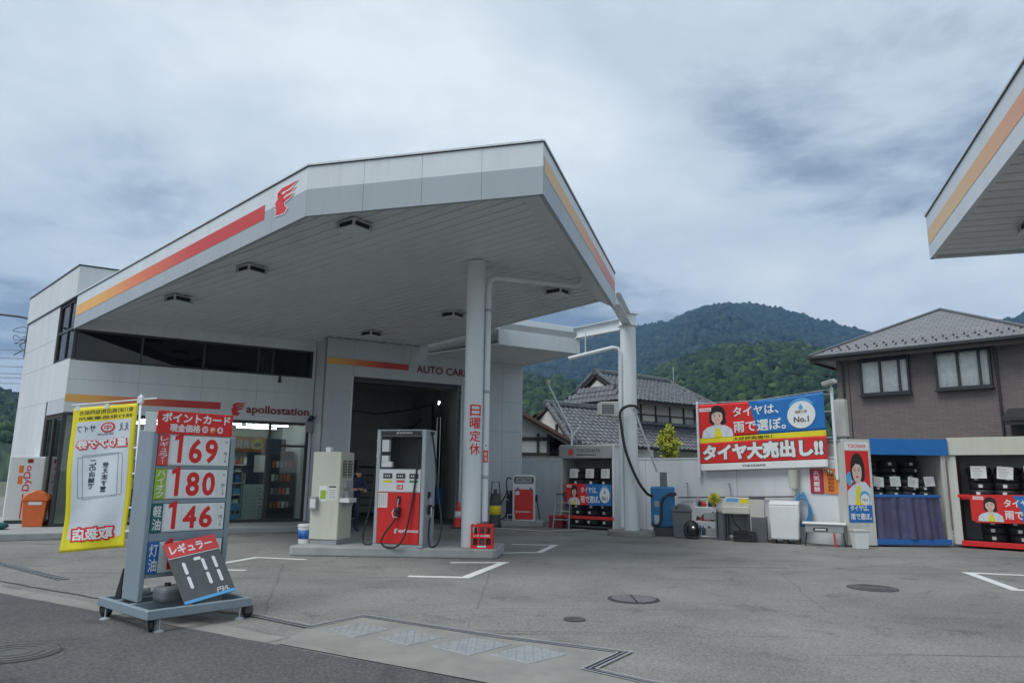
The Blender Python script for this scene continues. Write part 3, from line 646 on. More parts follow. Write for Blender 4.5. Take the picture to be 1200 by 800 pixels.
t = thing('added_dark_cooler', 'dark drinks cooler added inside the shop entrance to darken the doorway', 'cooler', frame_pt(5.15, 1.3, 0.15), FA); box('case', 'dark_grey', t, 0, 0.7, 0, 0.6, 0, 1.9); box('door', 'black', t, 0.04, 0.66, -0.02, -0.001, 0.12, 1.82)  # added dark body, fills the bright empty space behind the door
for i in range(4):
    for j in range(5): box('packet', ['wood', 'white_paint', 'pale_red', 'mid_grey', 'orange'][(i*3+j*2) % 5], t, 0.08+j*0.11, 0.16+j*0.11, -0.06, -0.021, 0.3+i*0.38, 0.48+i*0.38)
t = thing('added_dark_screen', 'dark screen added inside the shop entrance to darken the doorway', 'screen', frame_pt(4.75, 2.4, 0.15), FA); box('panel', 'navy', t, 0, 1.1, 0, 0.05, 0, 2.3); film('wall_poster', 'paper', t, 0.2, 0.55, 1.3, 1.8, -0.001); film('wall_poster', 'pale_red', t, 0.62, 0.95, 1.1, 1.5, -0.001)  # added dark panel that keeps the doorway from looking bright
t = thing('service_counter', 'blue fronted service counter inside the shop', 'counter', frame_pt(3.4, 2.6, 0.15), FA); box('front', 'blue_paint', t, 0, 1.6, 0, 0.05, 0, 0.95); box('top', 'white_paint', t, -0.05, 1.65, -0.05, 0.6, 0.951, 0.99)
# bay contents
for i, (s, lab) in enumerate(((10.55, 'tall dark lift post inside the service bay, nearer its right jamb'), (8.1, 'dark lift post deep inside the service bay behind the fuel pump'))):
    t = thing('lift_post', lab, 'car lift', frame_pt(s, 1.6 if i == 0 else 3.6), FA, 'lift posts in the service bay')
    box('mast', 'black', t, -0.16, 0.16, -0.1, 0.1, 0.02, 3.7); box('base_plate', 'iron', t, -0.25, 0.25, -0.25, 0.25, 0, 0.02); box('carriage', 'blue_paint', t, -0.2, 0.2, -0.16, -0.101, 0.5, 1.0)
    for x in (-0.06, 0.06): tube('hydraulic_rod', 'chrome', t, [(x, -0.13, 1.01), (x, -0.13, 3.3)], 0.015)
t = thing('wall_fan', 'dark square ventilator high on the left wall of the service bay', 'ventilator', frame_pt(6.9, 5.3, 3.6), FA)
box('housing', 'dark_grey', t, -0.35, 0.35, 0, 0.09, -0.35, 0.35)
for a in range(4): MB().box(0.03, 0.27, -0.02, -0.005, -0.07, 0.07).xf(Matrix.Rotation(math.radians(90*a+20), 4, 'Y')).build('blade', 'black', t)
t = thing('bay_lamp', 'small bright work lamp hung inside the service bay', 'lamp', frame_pt(10.38, 1.2, 3.75), FA)
MB().tube([(-0.05, -0.14, -0.05), (0.05, 0.0, 0.03)], 0.018, 8).build('tube', 'tube_light', t); box('reflector', 'steel', t, -0.06, 0.06, -0.09, 0.09, 0.05, 0.06); tube('cord', 'black', t, [(0, 0, 0.06), (0, 0, 0.67)], 0.008)
tube_o = tube('air_hose', 'black', None, [frame_pt(6.25, 3, 3.6), frame_pt(7.5, 3.2, 3.55), frame_pt(9.0, 3.2, 3.45), frame_pt(10, 3.2, 3.6), frame_pt(11.1, 3, 3.9)], 0.025); tag(tube_o, 'black air hose strung across the service bay', 'hose')
t = thing('tool_cabinet', 'dark tool cabinet standing deep in the service bay', 'cabinet', frame_pt(9.0, 4.6, 0), FA); box('body', 'dark_grey', t, 0, 1.6, 0, 0.6, 0.05, 1.7)
for i in range(6): d = box('drawer', 'mid_grey', t, 0.05, 1.55, -0.02, -0.001, 0.1+i*0.26, 0.32+i*0.26); box('handle', 'steel', d, 0.6, 1.0, -0.05, -0.021, 0.24+i*0.26, 0.27+i*0.26)
shelf('parts shelf along the left side of the service bay', 6.9, 2.8, 1.4, 1.9, ['wood', 'dark_grey', 'red', 'machine_blue', 'mid_grey'], zb=0.0, seed=13)

# ------------------------------------------------------------------ the canopy over the pumps
CN = thing('station_canopy', 'large white station canopy with amber to red stripe, sloping over the pump island', 'canopy', FO, FA)
PA, PB, PC, PD, PM = (0.0, -0.05), (3.08, -9.39), (5.9, -11.83), (10.73, -7.55), (8.45, -0.05)
KS = 0.0602
ZS = lambda x, y: 5.11-KS*y       # ribbed soffit
ZB = lambda x, y: 4.83-KS*y       # foot of the fascia
def fascia(P, Q, mats=('fascia_grey', 'fascia_white'), zb=ZB, h=0.83, mid=0.44, parent=CN, step=1.0, name='fascia_panel', t=0.07):
    P, Q = Vector(P), Vector(Q); d = (Q-P).normalized(); nrm = Vector((d.y, -d.x)); Lg = (Q-P).length; n = max(1, round(Lg/step))
    for i in range(n):
        a = P+d*(Lg*i/n+0.0025); b = P+d*(Lg*(i+1)/n-0.0025); mb = MB()
        poly = [(a.x, a.y), (b.x, b.y), (b.x-nrm.x*t, b.y-nrm.y*t), (a.x-nrm.x*t, a.y-nrm.y*t)]
        mb.prism(poly, zb, lambda x, y: zb(x, y)+mid); k_ = len(mb.f); mb.prism(poly, lambda x, y: zb(x, y)+mid, lambda x, y: zb(x, y)+h)
        # drop the two inner faces where the halves meet
        fm = [0]*k_+[1]*(len(mb.f)-k_); keep = [j for j in range(len(mb.f)) if j not in (1, k_)]
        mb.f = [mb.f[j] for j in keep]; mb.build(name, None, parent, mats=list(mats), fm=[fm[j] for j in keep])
    # backing and coping
    poly = lambda e0, e1: [(P.x-nrm.x*e0, P.y-nrm.y*e0), (Q.x-nrm.x*e0, Q.y-nrm.y*e0), (Q.x-nrm.x*e1, Q.y-nrm.y*e1), (P.x-nrm.x*e1, P.y-nrm.y*e1)]
    MB().prism(poly(0.012, t-0.012), lambda x, y: zb(x, y)+0.01, lambda x, y: zb(x, y)+h-0.01).build('joint_backing', 'seam', parent)
    MB().prism(poly(-0.025, t+0.02), lambda x, y: zb(x, y)+h+0.001, lambda x, y: zb(x, y)+h+0.03).build('coping', 'fascia_white', parent)
    MB().prism(poly(-0.012, -0.001), lambda x, y: zb(x, y)+h-0.012, lambda x, y: zb(x, y)+h).build('coping_dark_line', 'dark_trim', parent)  # thin dark metal line along the fascia top, slightly proud
    return P, d, nrm
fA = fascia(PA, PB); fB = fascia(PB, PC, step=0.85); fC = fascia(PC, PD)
def fpt(fr, s, rel, out=0.004, zb=ZB):
    P, d, nrm = fr; x, y = P.x+d.x*s+nrm.x*out, P.y+d.y*s+nrm.y*out; return (x, y, zb(x, y)+rel)
stripe(CN, 'painted_stripe', 'stripe', lambda t: fpt(fA, 0.05+8.55*t, 0.30), lambda t: fpt(fA, 0.05+8.55*t, 0.56), 30)
stripe(CN, 'painted_stripe', 'stripe_faded', lambda t: fpt(fC, 0.05+6.35*t, 0.36), lambda t: fpt(fC, 0.05+6.35*t, 0.62), 30)
# emblem plate on the left fascia, built flat and then stood on it
em = link(bpy.data.objects.new('fascia_emblem', None), CN); em.empty_display_size = 0.05; a = fpt(fA, 8.88, 0.22, 0.006); em.location = a; em.rotation_euler = (0, 0, math.atan2(fA[1].y, fA[1].x))
wing_mark(em, 'red', 0.02, 0.66, 0.03, 0.50, -0.002, back='white_ink', name='emblem')
# ribbed soffit: one slat each, clipped to the plan
inner = [(PA[0]+0.05, PA[1]-0.02), (PB[0]+0.10, PB[1]+0.08), (PC[0]-0.10, PC[1]+0.14), (PD[0]-0.06, PD[1]+0.02), PM]
ra = math.radians(-66); rn = Vector((-math.sin(ra), math.cos(ra))); pr = [rn.x*x+rn.y*y for x, y in inner]; w = 0.235
cl = Vector((PD[0]-PC[0], PD[1]-PC[1])).normalized(); cn_ = Vector((cl.y, -cl.x)); cc = cn_.x*PC[0]+cn_.y*PC[1]-0.5
ribbed = clip(inner, cn_.x, cn_.y, cc)
s0 = min(pr); i = 0
while s0+i*w < max(pr):
    a, b = s0+i*w, s0+(i+1)*w-0.035; q = clip(clip(ribbed, rn.x, rn.y, b), -rn.x, -rn.y, -a)
    if len(q) > 2: MB().prism(q, ZS, lambda x, y: ZS(x, y)+0.02).build('soffit_slat', 'soffit', CN)
    q = clip(clip(ribbed, rn.x, rn.y, b+0.035), -rn.x, -rn.y, -b)
    if len(q) > 2: MB().prism(q, lambda x, y: ZS(x, y)-0.022, lambda x, y: ZS(x, y)+0.012).build('soffit_bead', 'column_white', CN)
    i += 1
MB().prism(inner, lambda x, y: ZS(x, y)+0.06, lambda x, y: ZS(x, y)+0.30).build('roof_deck', 'mid_grey', CN)
band = clip(inner, -cn_.x, -cn_.y, -cc)
ZM = lambda x, y: ZB(x, y)+0.012+0.262*min(1, max(0, (cc+0.5-0.08-cn_.x*x-cn_.y*y)/0.42))
band = [(PC[0]-cn_.x*0.02+cl.x*0.02, PC[1]-cn_.y*0.02+cl.y*0.02), (PD[0]-cn_.x*0.02-cl.x*0.01, PD[1]-cn_.y*0.02-cl.y*0.01), (PD[0]-cn_.x*0.505-cl.x*0.01, PD[1]-cn_.y*0.505-cl.y*0.01), (PC[0]-cn_.x*0.505+cl.x*0.4, PC[1]-cn_.y*0.505+cl.y*0.4)]
MB().prism(band, ZM, lambda x, y: ZM(x, y)+0.02).build('soffit_margin', 'soffit', CN)
# back edge trim
d = (Vector(PM)-Vector(PD)).normalized(); n_ = Vector((d.y, -d.x))
MB().prism([PD, PM, (PM[0]-n_.x*0.05, PM[1]-n_.y*0.05), (PD[0]-n_.x*0.05, PD[1]-n_.y*0.05)], lambda x, y: ZS(x, y)-0.03, lambda x, y: ZS(x, y)+0.34).build('edge_trim', 'soffit', CN)
# light fittings in the soffit
for s, dd in ((4.04, -8.86), (2.99, -5.78), (1.98, -3.02), (9.21, -7.4), (7.97, -4.64), (6.86, -1.95), (6.4, -9.6)):
    if s == 6.4: continue
    z = ZS(s, dd)-0.022; o = link(bpy.data.objects.new('light_fitting', None), CN); o.scale = (0.88, 0.88, 0.8); o.empty_display_size = 0.05; o.location = (s, dd, z); o.rotation_euler = (0, 0, ra)
    box('ceiling_plate', 'fascia_white', o, -0.27, 0.27, -0.27, 0.27, -0.02, -0.001)
    for sx in (-1, 1):
        for sy in (-1, 1): box('hanger', 'fascia_white', o, sx*0.23-0.02, sx*0.23+0.02, sy*0.23-0.02, sy*0.23+0.02, -0.14, -0.021)
    box('side_grille', 'black', o, -0.20, 0.20, -0.20, 0.20, -0.13, -0.022, 0); box('lamp_tray', 'fascia_white', o, -0.26, 0.26, -0.26, 0.26, -0.18, -0.141)
# columns
def loc_of(x, y):
    r = math.radians(FA); qx, qy = x-FO[0], y-FO[1]; return (qx*math.cos(r)+qy*math.sin(r), -qx*math.sin(r)+qy*math.cos(r))
def column(x, y, r, z0, z1, name='column'):
    lx, ly = loc_of(x, y); c_ = MB().lathe([(r, z0), (r, z1)], lx, ly, 40).build(name, 'column_white', CN, auto=40)
    MB().lathe([(r+0.06, z1-0.03), (r+0.06, z1-0.005), (r, z1-0.005)], lx, ly, 40).build('collar', 'column_white', c_); return c_
c1 = column(-0.72, 13.56, 0.18, 0.17, 5.59)
o = link(bpy.data.objects.new('painted_notice', None), CN); lx, ly = loc_of(-0.72, 13.56); o.location = (lx, ly, 0); o.rotation_euler = (0, 0, math.radians(-FA)); o.empty_display_size = 0.05
wrapf = lambda x, y, z: ((0.1815-y)*math.sin(x/0.18), -(0.1815-y)*math.cos(x/0.18), z)
letters('日曜定休', 'red_ink', o, -0.055, 0.165, 1.82, 2.78, -0.001, bold=0.015, vert=True, warp=wrapf)
c2 = column(3.09, 18.60, 0.205, 0.12, 5.42)
lx, ly = loc_of(3.09, 18.60)
MB().lathe([(0.62, 0.0), (0.60, 0.12), (0.0, 0.12)], lx, ly, 32).build('column_footing', 'concrete', CN, bevel=0.01)
def hbeam(a, b, z0, z1, wd, name='beam'):
    A, B = Vector(loc_of(*a)), Vector(loc_of(*b)); d = (B-A).normalized(); n = Vector((-d.y, d.x)); mb = MB()
    def pl(h): return [tuple(A+n*h), tuple(B+n*h), tuple(B-n*h), tuple(A-n*h)]
    mb.prism(pl(wd/2), z1-0.02, z1); mb.prism(pl(wd/2), z0, z0+0.02); mb.prism(pl(0.012), z0+0.02, z1-0.02); return mb.build(name, 'column_white', CN)
hbeam((3.14, 18.82), (2.42, 16.22), 5.42, 5.72, 0.24); hbeam((3.0, 18.70), (1.80, 20.12), 5.32, 5.64, 0.2)
lx, ly = loc_of(3.09, 18.6); box('column_head', 'column_white', CN, lx-0.16, lx+0.16, ly-0.16, ly+0.16, 5.405, 5.715); box('cap_plate', 'column_white', CN, lx-0.22, lx+0.22, ly-0.22, ly+0.22, 5.716, 5.74)
# rainwater pipes
pp = [(-0.47, 13.58, 0.62), (-0.47, 13.58, 5.05), (-0.45, 13.60, 5.22), (-0.37, 13.66, 5.32), (1.30, 14.55, 5.42), (1.42, 14.6, 5.46), (1.46, 14.62, 5.6)]
MB().tube([(*loc_of(x, y), z) for x, y, z in pp], 0.058, 14).build('downpipe', 'column_white', CN, auto=50)
for z in (1.4, 3.0, 4.6): lx, ly = loc_of(-0.47, 13.58); MB().lathe([(0.066, z), (0.072, z+0.01), (0.072, z+0.05), (0.066, z+0.06)], lx, ly, 16).build('pipe_clip', 'fascia_grey', CN)
o = link(bpy.data.objects.new('pipe_notice', None), CN); o.location = (*loc_of(-0.47, 13.58), 0); o.rotation_euler = (0, 0, math.radians(-FA)); o.empty_display_size = 0.05
film('sticker', 'red_ink', o, -0.045, 0.045, 1.70, 1.92, -0.0585, 0.002); letters('給油', 'white_ink', o, -0.03, 0.03, 1.72, 1.90, -0.061, vert=True, bold=0.015); film('small_sticker', 'white_ink', o, -0.04, 0.04, 1.97, 2.05, -0.0585, 0.002); film('sticker_mark', 'black', o, -0.02, 0.02, 2.0, 2.02, -0.061, 0.001)
pp = [(1.5, 18.55, 4.50), (2.66, 18.5, 4.80), (2.80, 18.5, 4.78), (2.86, 18.5, 4.66), (2.85, 18.5, 3.4), (2.85, 18.5, 2.3), (2.85, 18.52, 0.2)]
MB().tube([(*loc_of(x, y), z) for x, y, z in pp], 0.055, 12).build('downpipe', 'column_white', CN, auto=50)
tube('pipe_hanger', 'column_white', CN, [(*loc_of(1.95, 18.55), 4.63), (*loc_of(1.95, 18.55), 5.34)], 0.014)

# ------------------------------------------------------------------ second canopy at the right edge
q0 = Vector((7.42, 12.14)); dA = Vector((-1.59, -4.59)).normalized(); dB = Vector((1.38, -0.41)).normalized()
C2 = thing('neighbouring_canopy', 'white canopy corner with amber stripe jutting in at the upper right', 'canopy', (7.42, 12.14, 0), 0)
zb2 = lambda x, y: 5.33
cp = [(0, 0), tuple(dA*11), tuple(dA*11+dB*9), tuple(dB*9)]
g = fascia(cp[0], cp[1], zb=zb2, h=0.80, mid=0.0001, parent=C2, mats=('fascia_white', 'fascia_white'), step=1.1); 
# fascia() lays its outer face to the right of the run, so the second run goes the other way round
g2 = fascia(cp[3], cp[0], zb=zb2, h=0.80, mid=0.0001, parent=C2, mats=('fascia_white', 'fascia_white'), step=1.1)
fascia(cp[1], cp[2], zb=zb2, h=0.80, mid=0.0001, parent=C2, mats=('fascia_white', 'fascia_white'), step=1.1); fascia(cp[2], cp[3], zb=zb2, h=0.80, mid=0.0001, parent=C2, mats=('fascia_white', 'fascia_white'), step=1.1)
stripe(C2, 'painted_stripe', 'stripe_faded', lambda t: fpt(g, 0.02+8.6*t, 0.26, zb=zb2), lambda t: fpt(g, 0.02+8.6*t, 0.53, zb=zb2), 24)
ins = [tuple(dA*0.09+dB*0.09), tuple(dA*10.9+dB*0.09), tuple(dA*10.9+dB*8.9), tuple(dA*0.09+dB*8.9)]
rn2 = Vector((-dB.y, dB.x)); pr = [rn2.x*x+rn2.y*y for x, y in ins]; i = 0; s0 = min(pr)
while s0+i*0.3 < max(pr):
    a, b = s0+i*0.3, s0+(i+1)*0.3-0.03; q = clip(clip(ins, rn2.x, rn2.y, b), -rn2.x, -rn2.y, -a)
    if len(q) > 2: MB().prism(q, 5.37, 5.39).build('soffit_slat', 'soffit', C2)
    i += 1
MB().prism(ins, 5.41, 5.6).build('roof_deck', 'soffit', C2)
for lx, ly in ((0.55, -1.95), (-0.35, -4.6)):
    o = link(bpy.data.objects.new('light_fitting', None), C2); o.location = (lx, ly, 5.37); o.rotation_euler = (0, 0, math.radians(-17)); o.empty_display_size = 0.05
    box('ceiling_plate', 'fascia_white', o, -0.27, 0.27, -0.27, 0.27, -0.02, -0.001); box('side_grille', 'black', o, -0.20, 0.20, -0.20, 0.20, -0.13, -0.022, 0); box('lamp_tray', 'fascia_white', o, -0.26, 0.26, -0.26, 0.26, -0.18, -0.141)
    for sx in (-1, 1):
        for sy in (-1, 1): box('hanger', 'fascia_white', o, sx*0.23-0.02, sx*0.23+0.02, sy*0.23-0.02, sy*0.23+0.02, -0.14, -0.021)
for lx, ly in ((5.2, -3.6), (2.6, -10.4)): MB().lathe([(0.18, 0), (0.18, 5.37)], lx, ly, 32).build('column', 'column_white', C2, auto=40)
# ------------------------------------------------------------------ pump island
I = MB().prism([(-3.98, 13.30), (-3.9, 13.24), (-0.30, 13.10), (-0.22, 13.2), (-0.10, 14.25), (-0.2, 14.35), (-3.72, 14.55), (-3.82, 14.45)], 0.0, 0.17).build('pump_island', 'kerb', None, bevel=0.025, seg=2); tag(I, kind='structure')
def hose(parent, pts, r=0.017, name='hose'): return MB().tube(smooth_path(pts, 7), r, 8).build(name, 'rubber', parent, smooth=True)
def nozzle(parent, x, y, z, tip=1):
    """pistol nozzle hung with its spout up in a holster, on a face looking along -y"""
    b = MB().box(x-0.04, x+0.04, y-0.075, y-0.012, z-0.12, z+0.05).box(x-0.05, x+0.05, y-0.10, y-0.045, z-0.03, z+0.02)
    o = b.build('nozzle', 'black', parent, bevel=0.012, seg=2)
    MB().tube([(x, y-0.045, z+0.05), (x, y-0.05, z+0.12), (x, y-0.02, z+0.19)], 0.013, 8).build('spout', 'steel', o)
    MB().tube([(x-0.05*tip, y-0.09, z+0.01), (x-0.085*tip, y-0.095, z-0.05), (x-0.06*tip, y-0.09, z-0.13), (x, y-0.06, z-0.13)], 0.008, 6).build('trigger_guard', 'white_paint', o)
    return o
P = thing('fuel_pump', 'tall red and white three-grade fuel pump on the front island', 'fuel pump', (-2.50, 13.40, 0.17), -16)
W_, D_ = 0.98, 0.52
box('plinth', 'steel', P, 0.0, W_, 0.0, D_, 0.0, 0.05); box('lower_case', 'steel', P, 0.02, W_-0.02, 0.02, D_-0.02, 0.051, 1.38)
for x in (0.0, W_-0.075): box('side_post', 'steel', P, x, x+0.075, 0.0, D_, 0.052, 2.11, 0.012)
box('red_door', 'red', P, 0.078, W_-0.078, -0.012, 0.018, 0.06, 0.965); box('white_panel', 'white_paint', P, 0.078, W_-0.078, -0.010, 0.018, 0.975, 1.375)
box('head', 'steel', P, 0.076, W_-0.076, 0.01, D_-0.01, 1.985, 2.108); box('head_sign', 'dark_trim', P, 0.085, W_-0.085, -0.008, 0.008, 1.995, 2.085)
wing_mark(P, 'white_ink', 0.40, 0.45, 2.02, 2.065, -0.0085, name='emblem'); letters('apollostation', 'white_ink', P, 0.46, 0.72, 2.022, 2.066, -0.010, bold=0.02)
box('window_dark_sheet', 'dark_grey', P, 0.076, W_-0.076, D_-0.05, D_-0.03, 1.382, 1.984); box('window_floor', 'steel', P, 0.076, W_-0.076, 0.02, D_-0.051, 1.381, 1.39)  # dark sheet in place of the dim view through the open window
for x, m_ in ((0.17, 'yellow'), (0.43, 'pale_red'), (0.69, 'green_ink')):
    d = box('display', 'lcd', P, x, x+0.17, -0.016, -0.0101, 1.22, 1.30); film('display_bezel', 'mid_grey', d, x-0.01, x+0.18, 1.21, 1.31, -0.0102, 0.0015); film('grade_tag', m_, P, x+0.0, x+0.17, 1.145, 1.185, -0.0102, 0.002)
    for q in range(3): film('digit', 'white_ink', d, x+0.03+q*0.04, x+0.05+q*0.04, 1.245, 1.275, -0.0162, 0.0005)
film('switch_box', 'red_ink', P, 0.44, 0.57, 1.02, 1.10, -0.0102, 0.002); letters('18', 'white_ink', P, 0.46, 0.55, 1.035, 1.085, -0.013, bold=0.03)
film('notice', 'paper', P, 0.085, 0.27, 0.69, 0.955, -0.0125, 0.002)
for i in range(4): film('notice_line', 'dark_grey', P, 0.11+i*0.038, 0.115+i*0.038, 0.72, 0.93, -0.015, 0.0005)
wing_mark(P, 'white_ink', 0.42, 0.50, 0.24, 0.33, -0.0125, name='emblem'); letters('apollostation', 'white_ink', P, 0.51, 0.90, 0.245, 0.325, -0.0125, bold=0.025)
for zz, h in ((1.70, 0.22), (1.50, 0.13), (1.42, 0.10)): box('card_reader', 'white_paint', P, 0.10, 0.24+(0.07 if h == 0.10 else 0), 0.02, 0.10, zz, zz+h)
nozzle(P, 0.50, -0.012, 0.66); box('nozzle_holster', 'black', P, 0.465, 0.535, -0.03, -0.0121, 0.76, 0.90)
hose(P, [(0.50, -0.06, 0.55), (0.42, -0.09, 0.42), (0.28, -0.12, 0.22), (0.24, -0.13, 0.08), (0.36, -0.14, 0.012), (0.55, -0.13, 0.03), (0.68, -0.10, 0.24), (0.77, -0.05, 0.75), (0.83, -0.02, 1.35), (0.85, 0.06, 1.88), (0.85, 0.12, 1.97)])
hose(P, [(0.30, 0.2, 1.94), (0.31, 0.2, 1.7), (0.31, 0.22, 1.41)], 0.012)
hose(P, [(-0.02, 0.26, 2.03), (-0.10, 0.24, 1.6), (-0.16, 0.2, 0.8), (-0.27, 0.16, 0.2), (-0.24, 0.14, 0.03), (-0.12, 0.12, 0.02), (-0.03, 0.16, 0.10), (-0.02, 0.2, 0.5)])
MB().tube([(-0.04, 0.26, 2.05), (0.02, 0.26, 2.05)], 0.03, 10).build('hose_joint', 'black', P)
hose(P, [(1.0, 0.26, 2.03), (1.06, 0.25, 1.7), (1.17, 0.2, 1.0), (1.28, 0.14, 0.42), (1.24, 0.10, 0.10), (1.10, 0.10, 0.02), (0.99+0.04, 0.16, 0.2), (1.03, 0.2, 0.52)])
nz = nozzle(P, 0, 0, 0); nz.location = (W_, 0.22, 0.70); nz.rotation_euler = (0, 0, math.radians(90)); hb = box('nozzle_holster', 'black', P, W_+0.001, W_+0.03, 0.18, 0.26, 0.86, 0.98)
MB().tube([(W_-0.02, 0.26, 2.05), (W_+0.05, 0.26, 2.05)], 0.035, 10).build('hose_joint', 'black', P)
for zz in (1.62, 1.9): MB().tube([(-0.012, 0.04, zz), (0.001, 0.04, zz)], 0.025, 10).build('bolt_cover', 'white_paint', P)

B = thing('equipment_cabinet', 'plain cream metal cabinet with papers and switch boxes beside the fuel pump', 'cabinet', (-3.76, 13.72, 0.17), -17)
box('base', 'mid_grey', B, 0.02, 0.58, 0.02, 0.48, 0.0, 0.08); box('body', 'cream', B, 0.0, 0.60, 0.0, 0.50, 0.081, 1.69, 0.012)
f = box('left_box', 'mid_grey', B, 0.02, 0.17, -0.08, -0.001, 0.62, 0.86, 0.008); film('box_label', 'paper', f, 0.04, 0.15, 0.66, 0.82, -0.081)
film('paper_notice', 'white_ink', B, 0.17, 0.34, 0.78, 1.06, -0.0005); film('paper_notice', 'paper', B, 0.36, 0.55, 0.80, 1.08, -0.0005); film('green_map', 'lime', B, 0.20, 0.32, 0.82, 0.98, -0.003, 0.0006)
film('paper_heading', 'dark_grey', B, 0.38, 0.53, 1.03, 1.06, -0.003, 0.0006)
for i in range(5): film('paper_line', 'mid_grey', B, 0.39, 0.52, 0.84+i*0.035, 0.85+i*0.035, -0.003, 0.0006)
box('bracket_lamp', 'white_paint', B, 0.25, 0.35, 0.02, 0.12, 1.691, 1.78); box('small_handle', 'white_paint', B, -0.03, 0.0, 0.05, 0.15, 0.48, 0.56)
for y in (0.08, 0.28):
    v = box('vent', 'timber', B, 0.601, 0.606, y, y+0.15, 1.22, 1.53, 0)
    for i in range(6): box('louvre', 'cream', v, 0.607, 0.618, y+0.005, y+0.145, 1.235+i*0.05, 1.255+i*0.05, 0)
box('switch_box', 'mid_grey', B, 0.601, 0.70, 0.14, 0.36, 0.70, 0.96); box('switch_box', 'steel', B, 0.601, 0.66, 0.12, 0.40, 1.02, 1.16); box('shelf_plate', 'white_paint', B, 0.601, 0.80, 0.02, 0.3, 0.76, 0.84)

b = thing('paint_pail', 'white plastic pail with dark blue band beside the cream cabinet', 'bucket', (-3.86, 13.86, 0.17))
MB().lathe([(0.12, 0.0), (0.14, 0.30), (0.15, 0.30), (0.15, 0.335), (0.13, 0.345), (0.0, 0.345)], n=28).build('pail', 'white_paint', b, auto=40)
MB().lathe([(0.1285, 0.08), (0.1385, 0.24)], n=28).build('band', 'blue', b, smooth=True); MB().lathe([(0.1305, 0.09), (0.137, 0.21)], n=4).build('label', 'white_ink', b)
b = thing('bottle_crate', 'red plastic crate of bottles at the foot of the round canopy column', 'crate', (-0.70, 13.17, 0.17), -3)
cr_ = MB().box(0, 0.40, 0, 0.28, 0.0, 0.02)
for x0, x1, y0, y1 in ((0, 0.4, 0, 0.02), (0, 0.4, 0.26, 0.28), (0, 0.02, 0.02, 0.26), (0.38, 0.4, 0.02, 0.26)):
    cr_.box(x0, x1, y0, y1, 0.021, 0.06); cr_.box(x0, x1, y0, y1, 0.18, 0.26); cr_.box(x0, x1, y0, y1, 0.38, 0.42)
for x in (0.0, 0.125, 0.245, 0.365): cr_.box(x, x+0.035, 0.002, 0.018, 0.06, 0.38); cr_.box(x, x+0.035, 0.262, 0.278, 0.06, 0.38)
for y in (0.021, 0.235): cr_.box(0.002, 0.018, y, y+0.025, 0.06, 0.38); cr_.box(0.382, 0.398, y, y+0.025, 0.06, 0.38)
cr_.build('case', 'red', b); 
for i in range(6): MB().lathe([(0.045, 0.0), (0.045, 0.2), (0.02, 0.27), (0.018, 0.34), (0, 0.34)], 0.08+(i % 3)*0.12, 0.08+(i//3)*0.12, 12).xf(Matrix.Translation((0, 0, 0.021))).build('bottle', 'grey_plastic' if i % 2 else 'timber', b, auto=40)
letters('いすみ酒販', 'white_ink', b, 0.05, 0.35, 0.205, 0.245, -0.001, bold=0.02); film('case_label', 'white_ink', b, 0.12, 0.28, 0.025, 0.055, -0.0005)

def cone(label, x, y):
    t = thing('traffic_cone', label, 'cone', (x, y, 0)); MB().box(-0.19, 0.19, -0.19, 0.19, 0, 0.03).build('base', 'black', t, bevel=0.02)
    MB().lathe([(0.15, 0.031), (0.145, 0.05), (0.035, 0.68), (0.03, 0.70), (0, 0.70)], n=24).build('cone', 'red', t, auto=40); MB().lathe([(0.108, 0.28), (0.078, 0.45)], n=24).build('band', 'white_ink', t, smooth=True)
cone('red traffic cone with white band half hidden behind the round column', -1.44, 20.3)

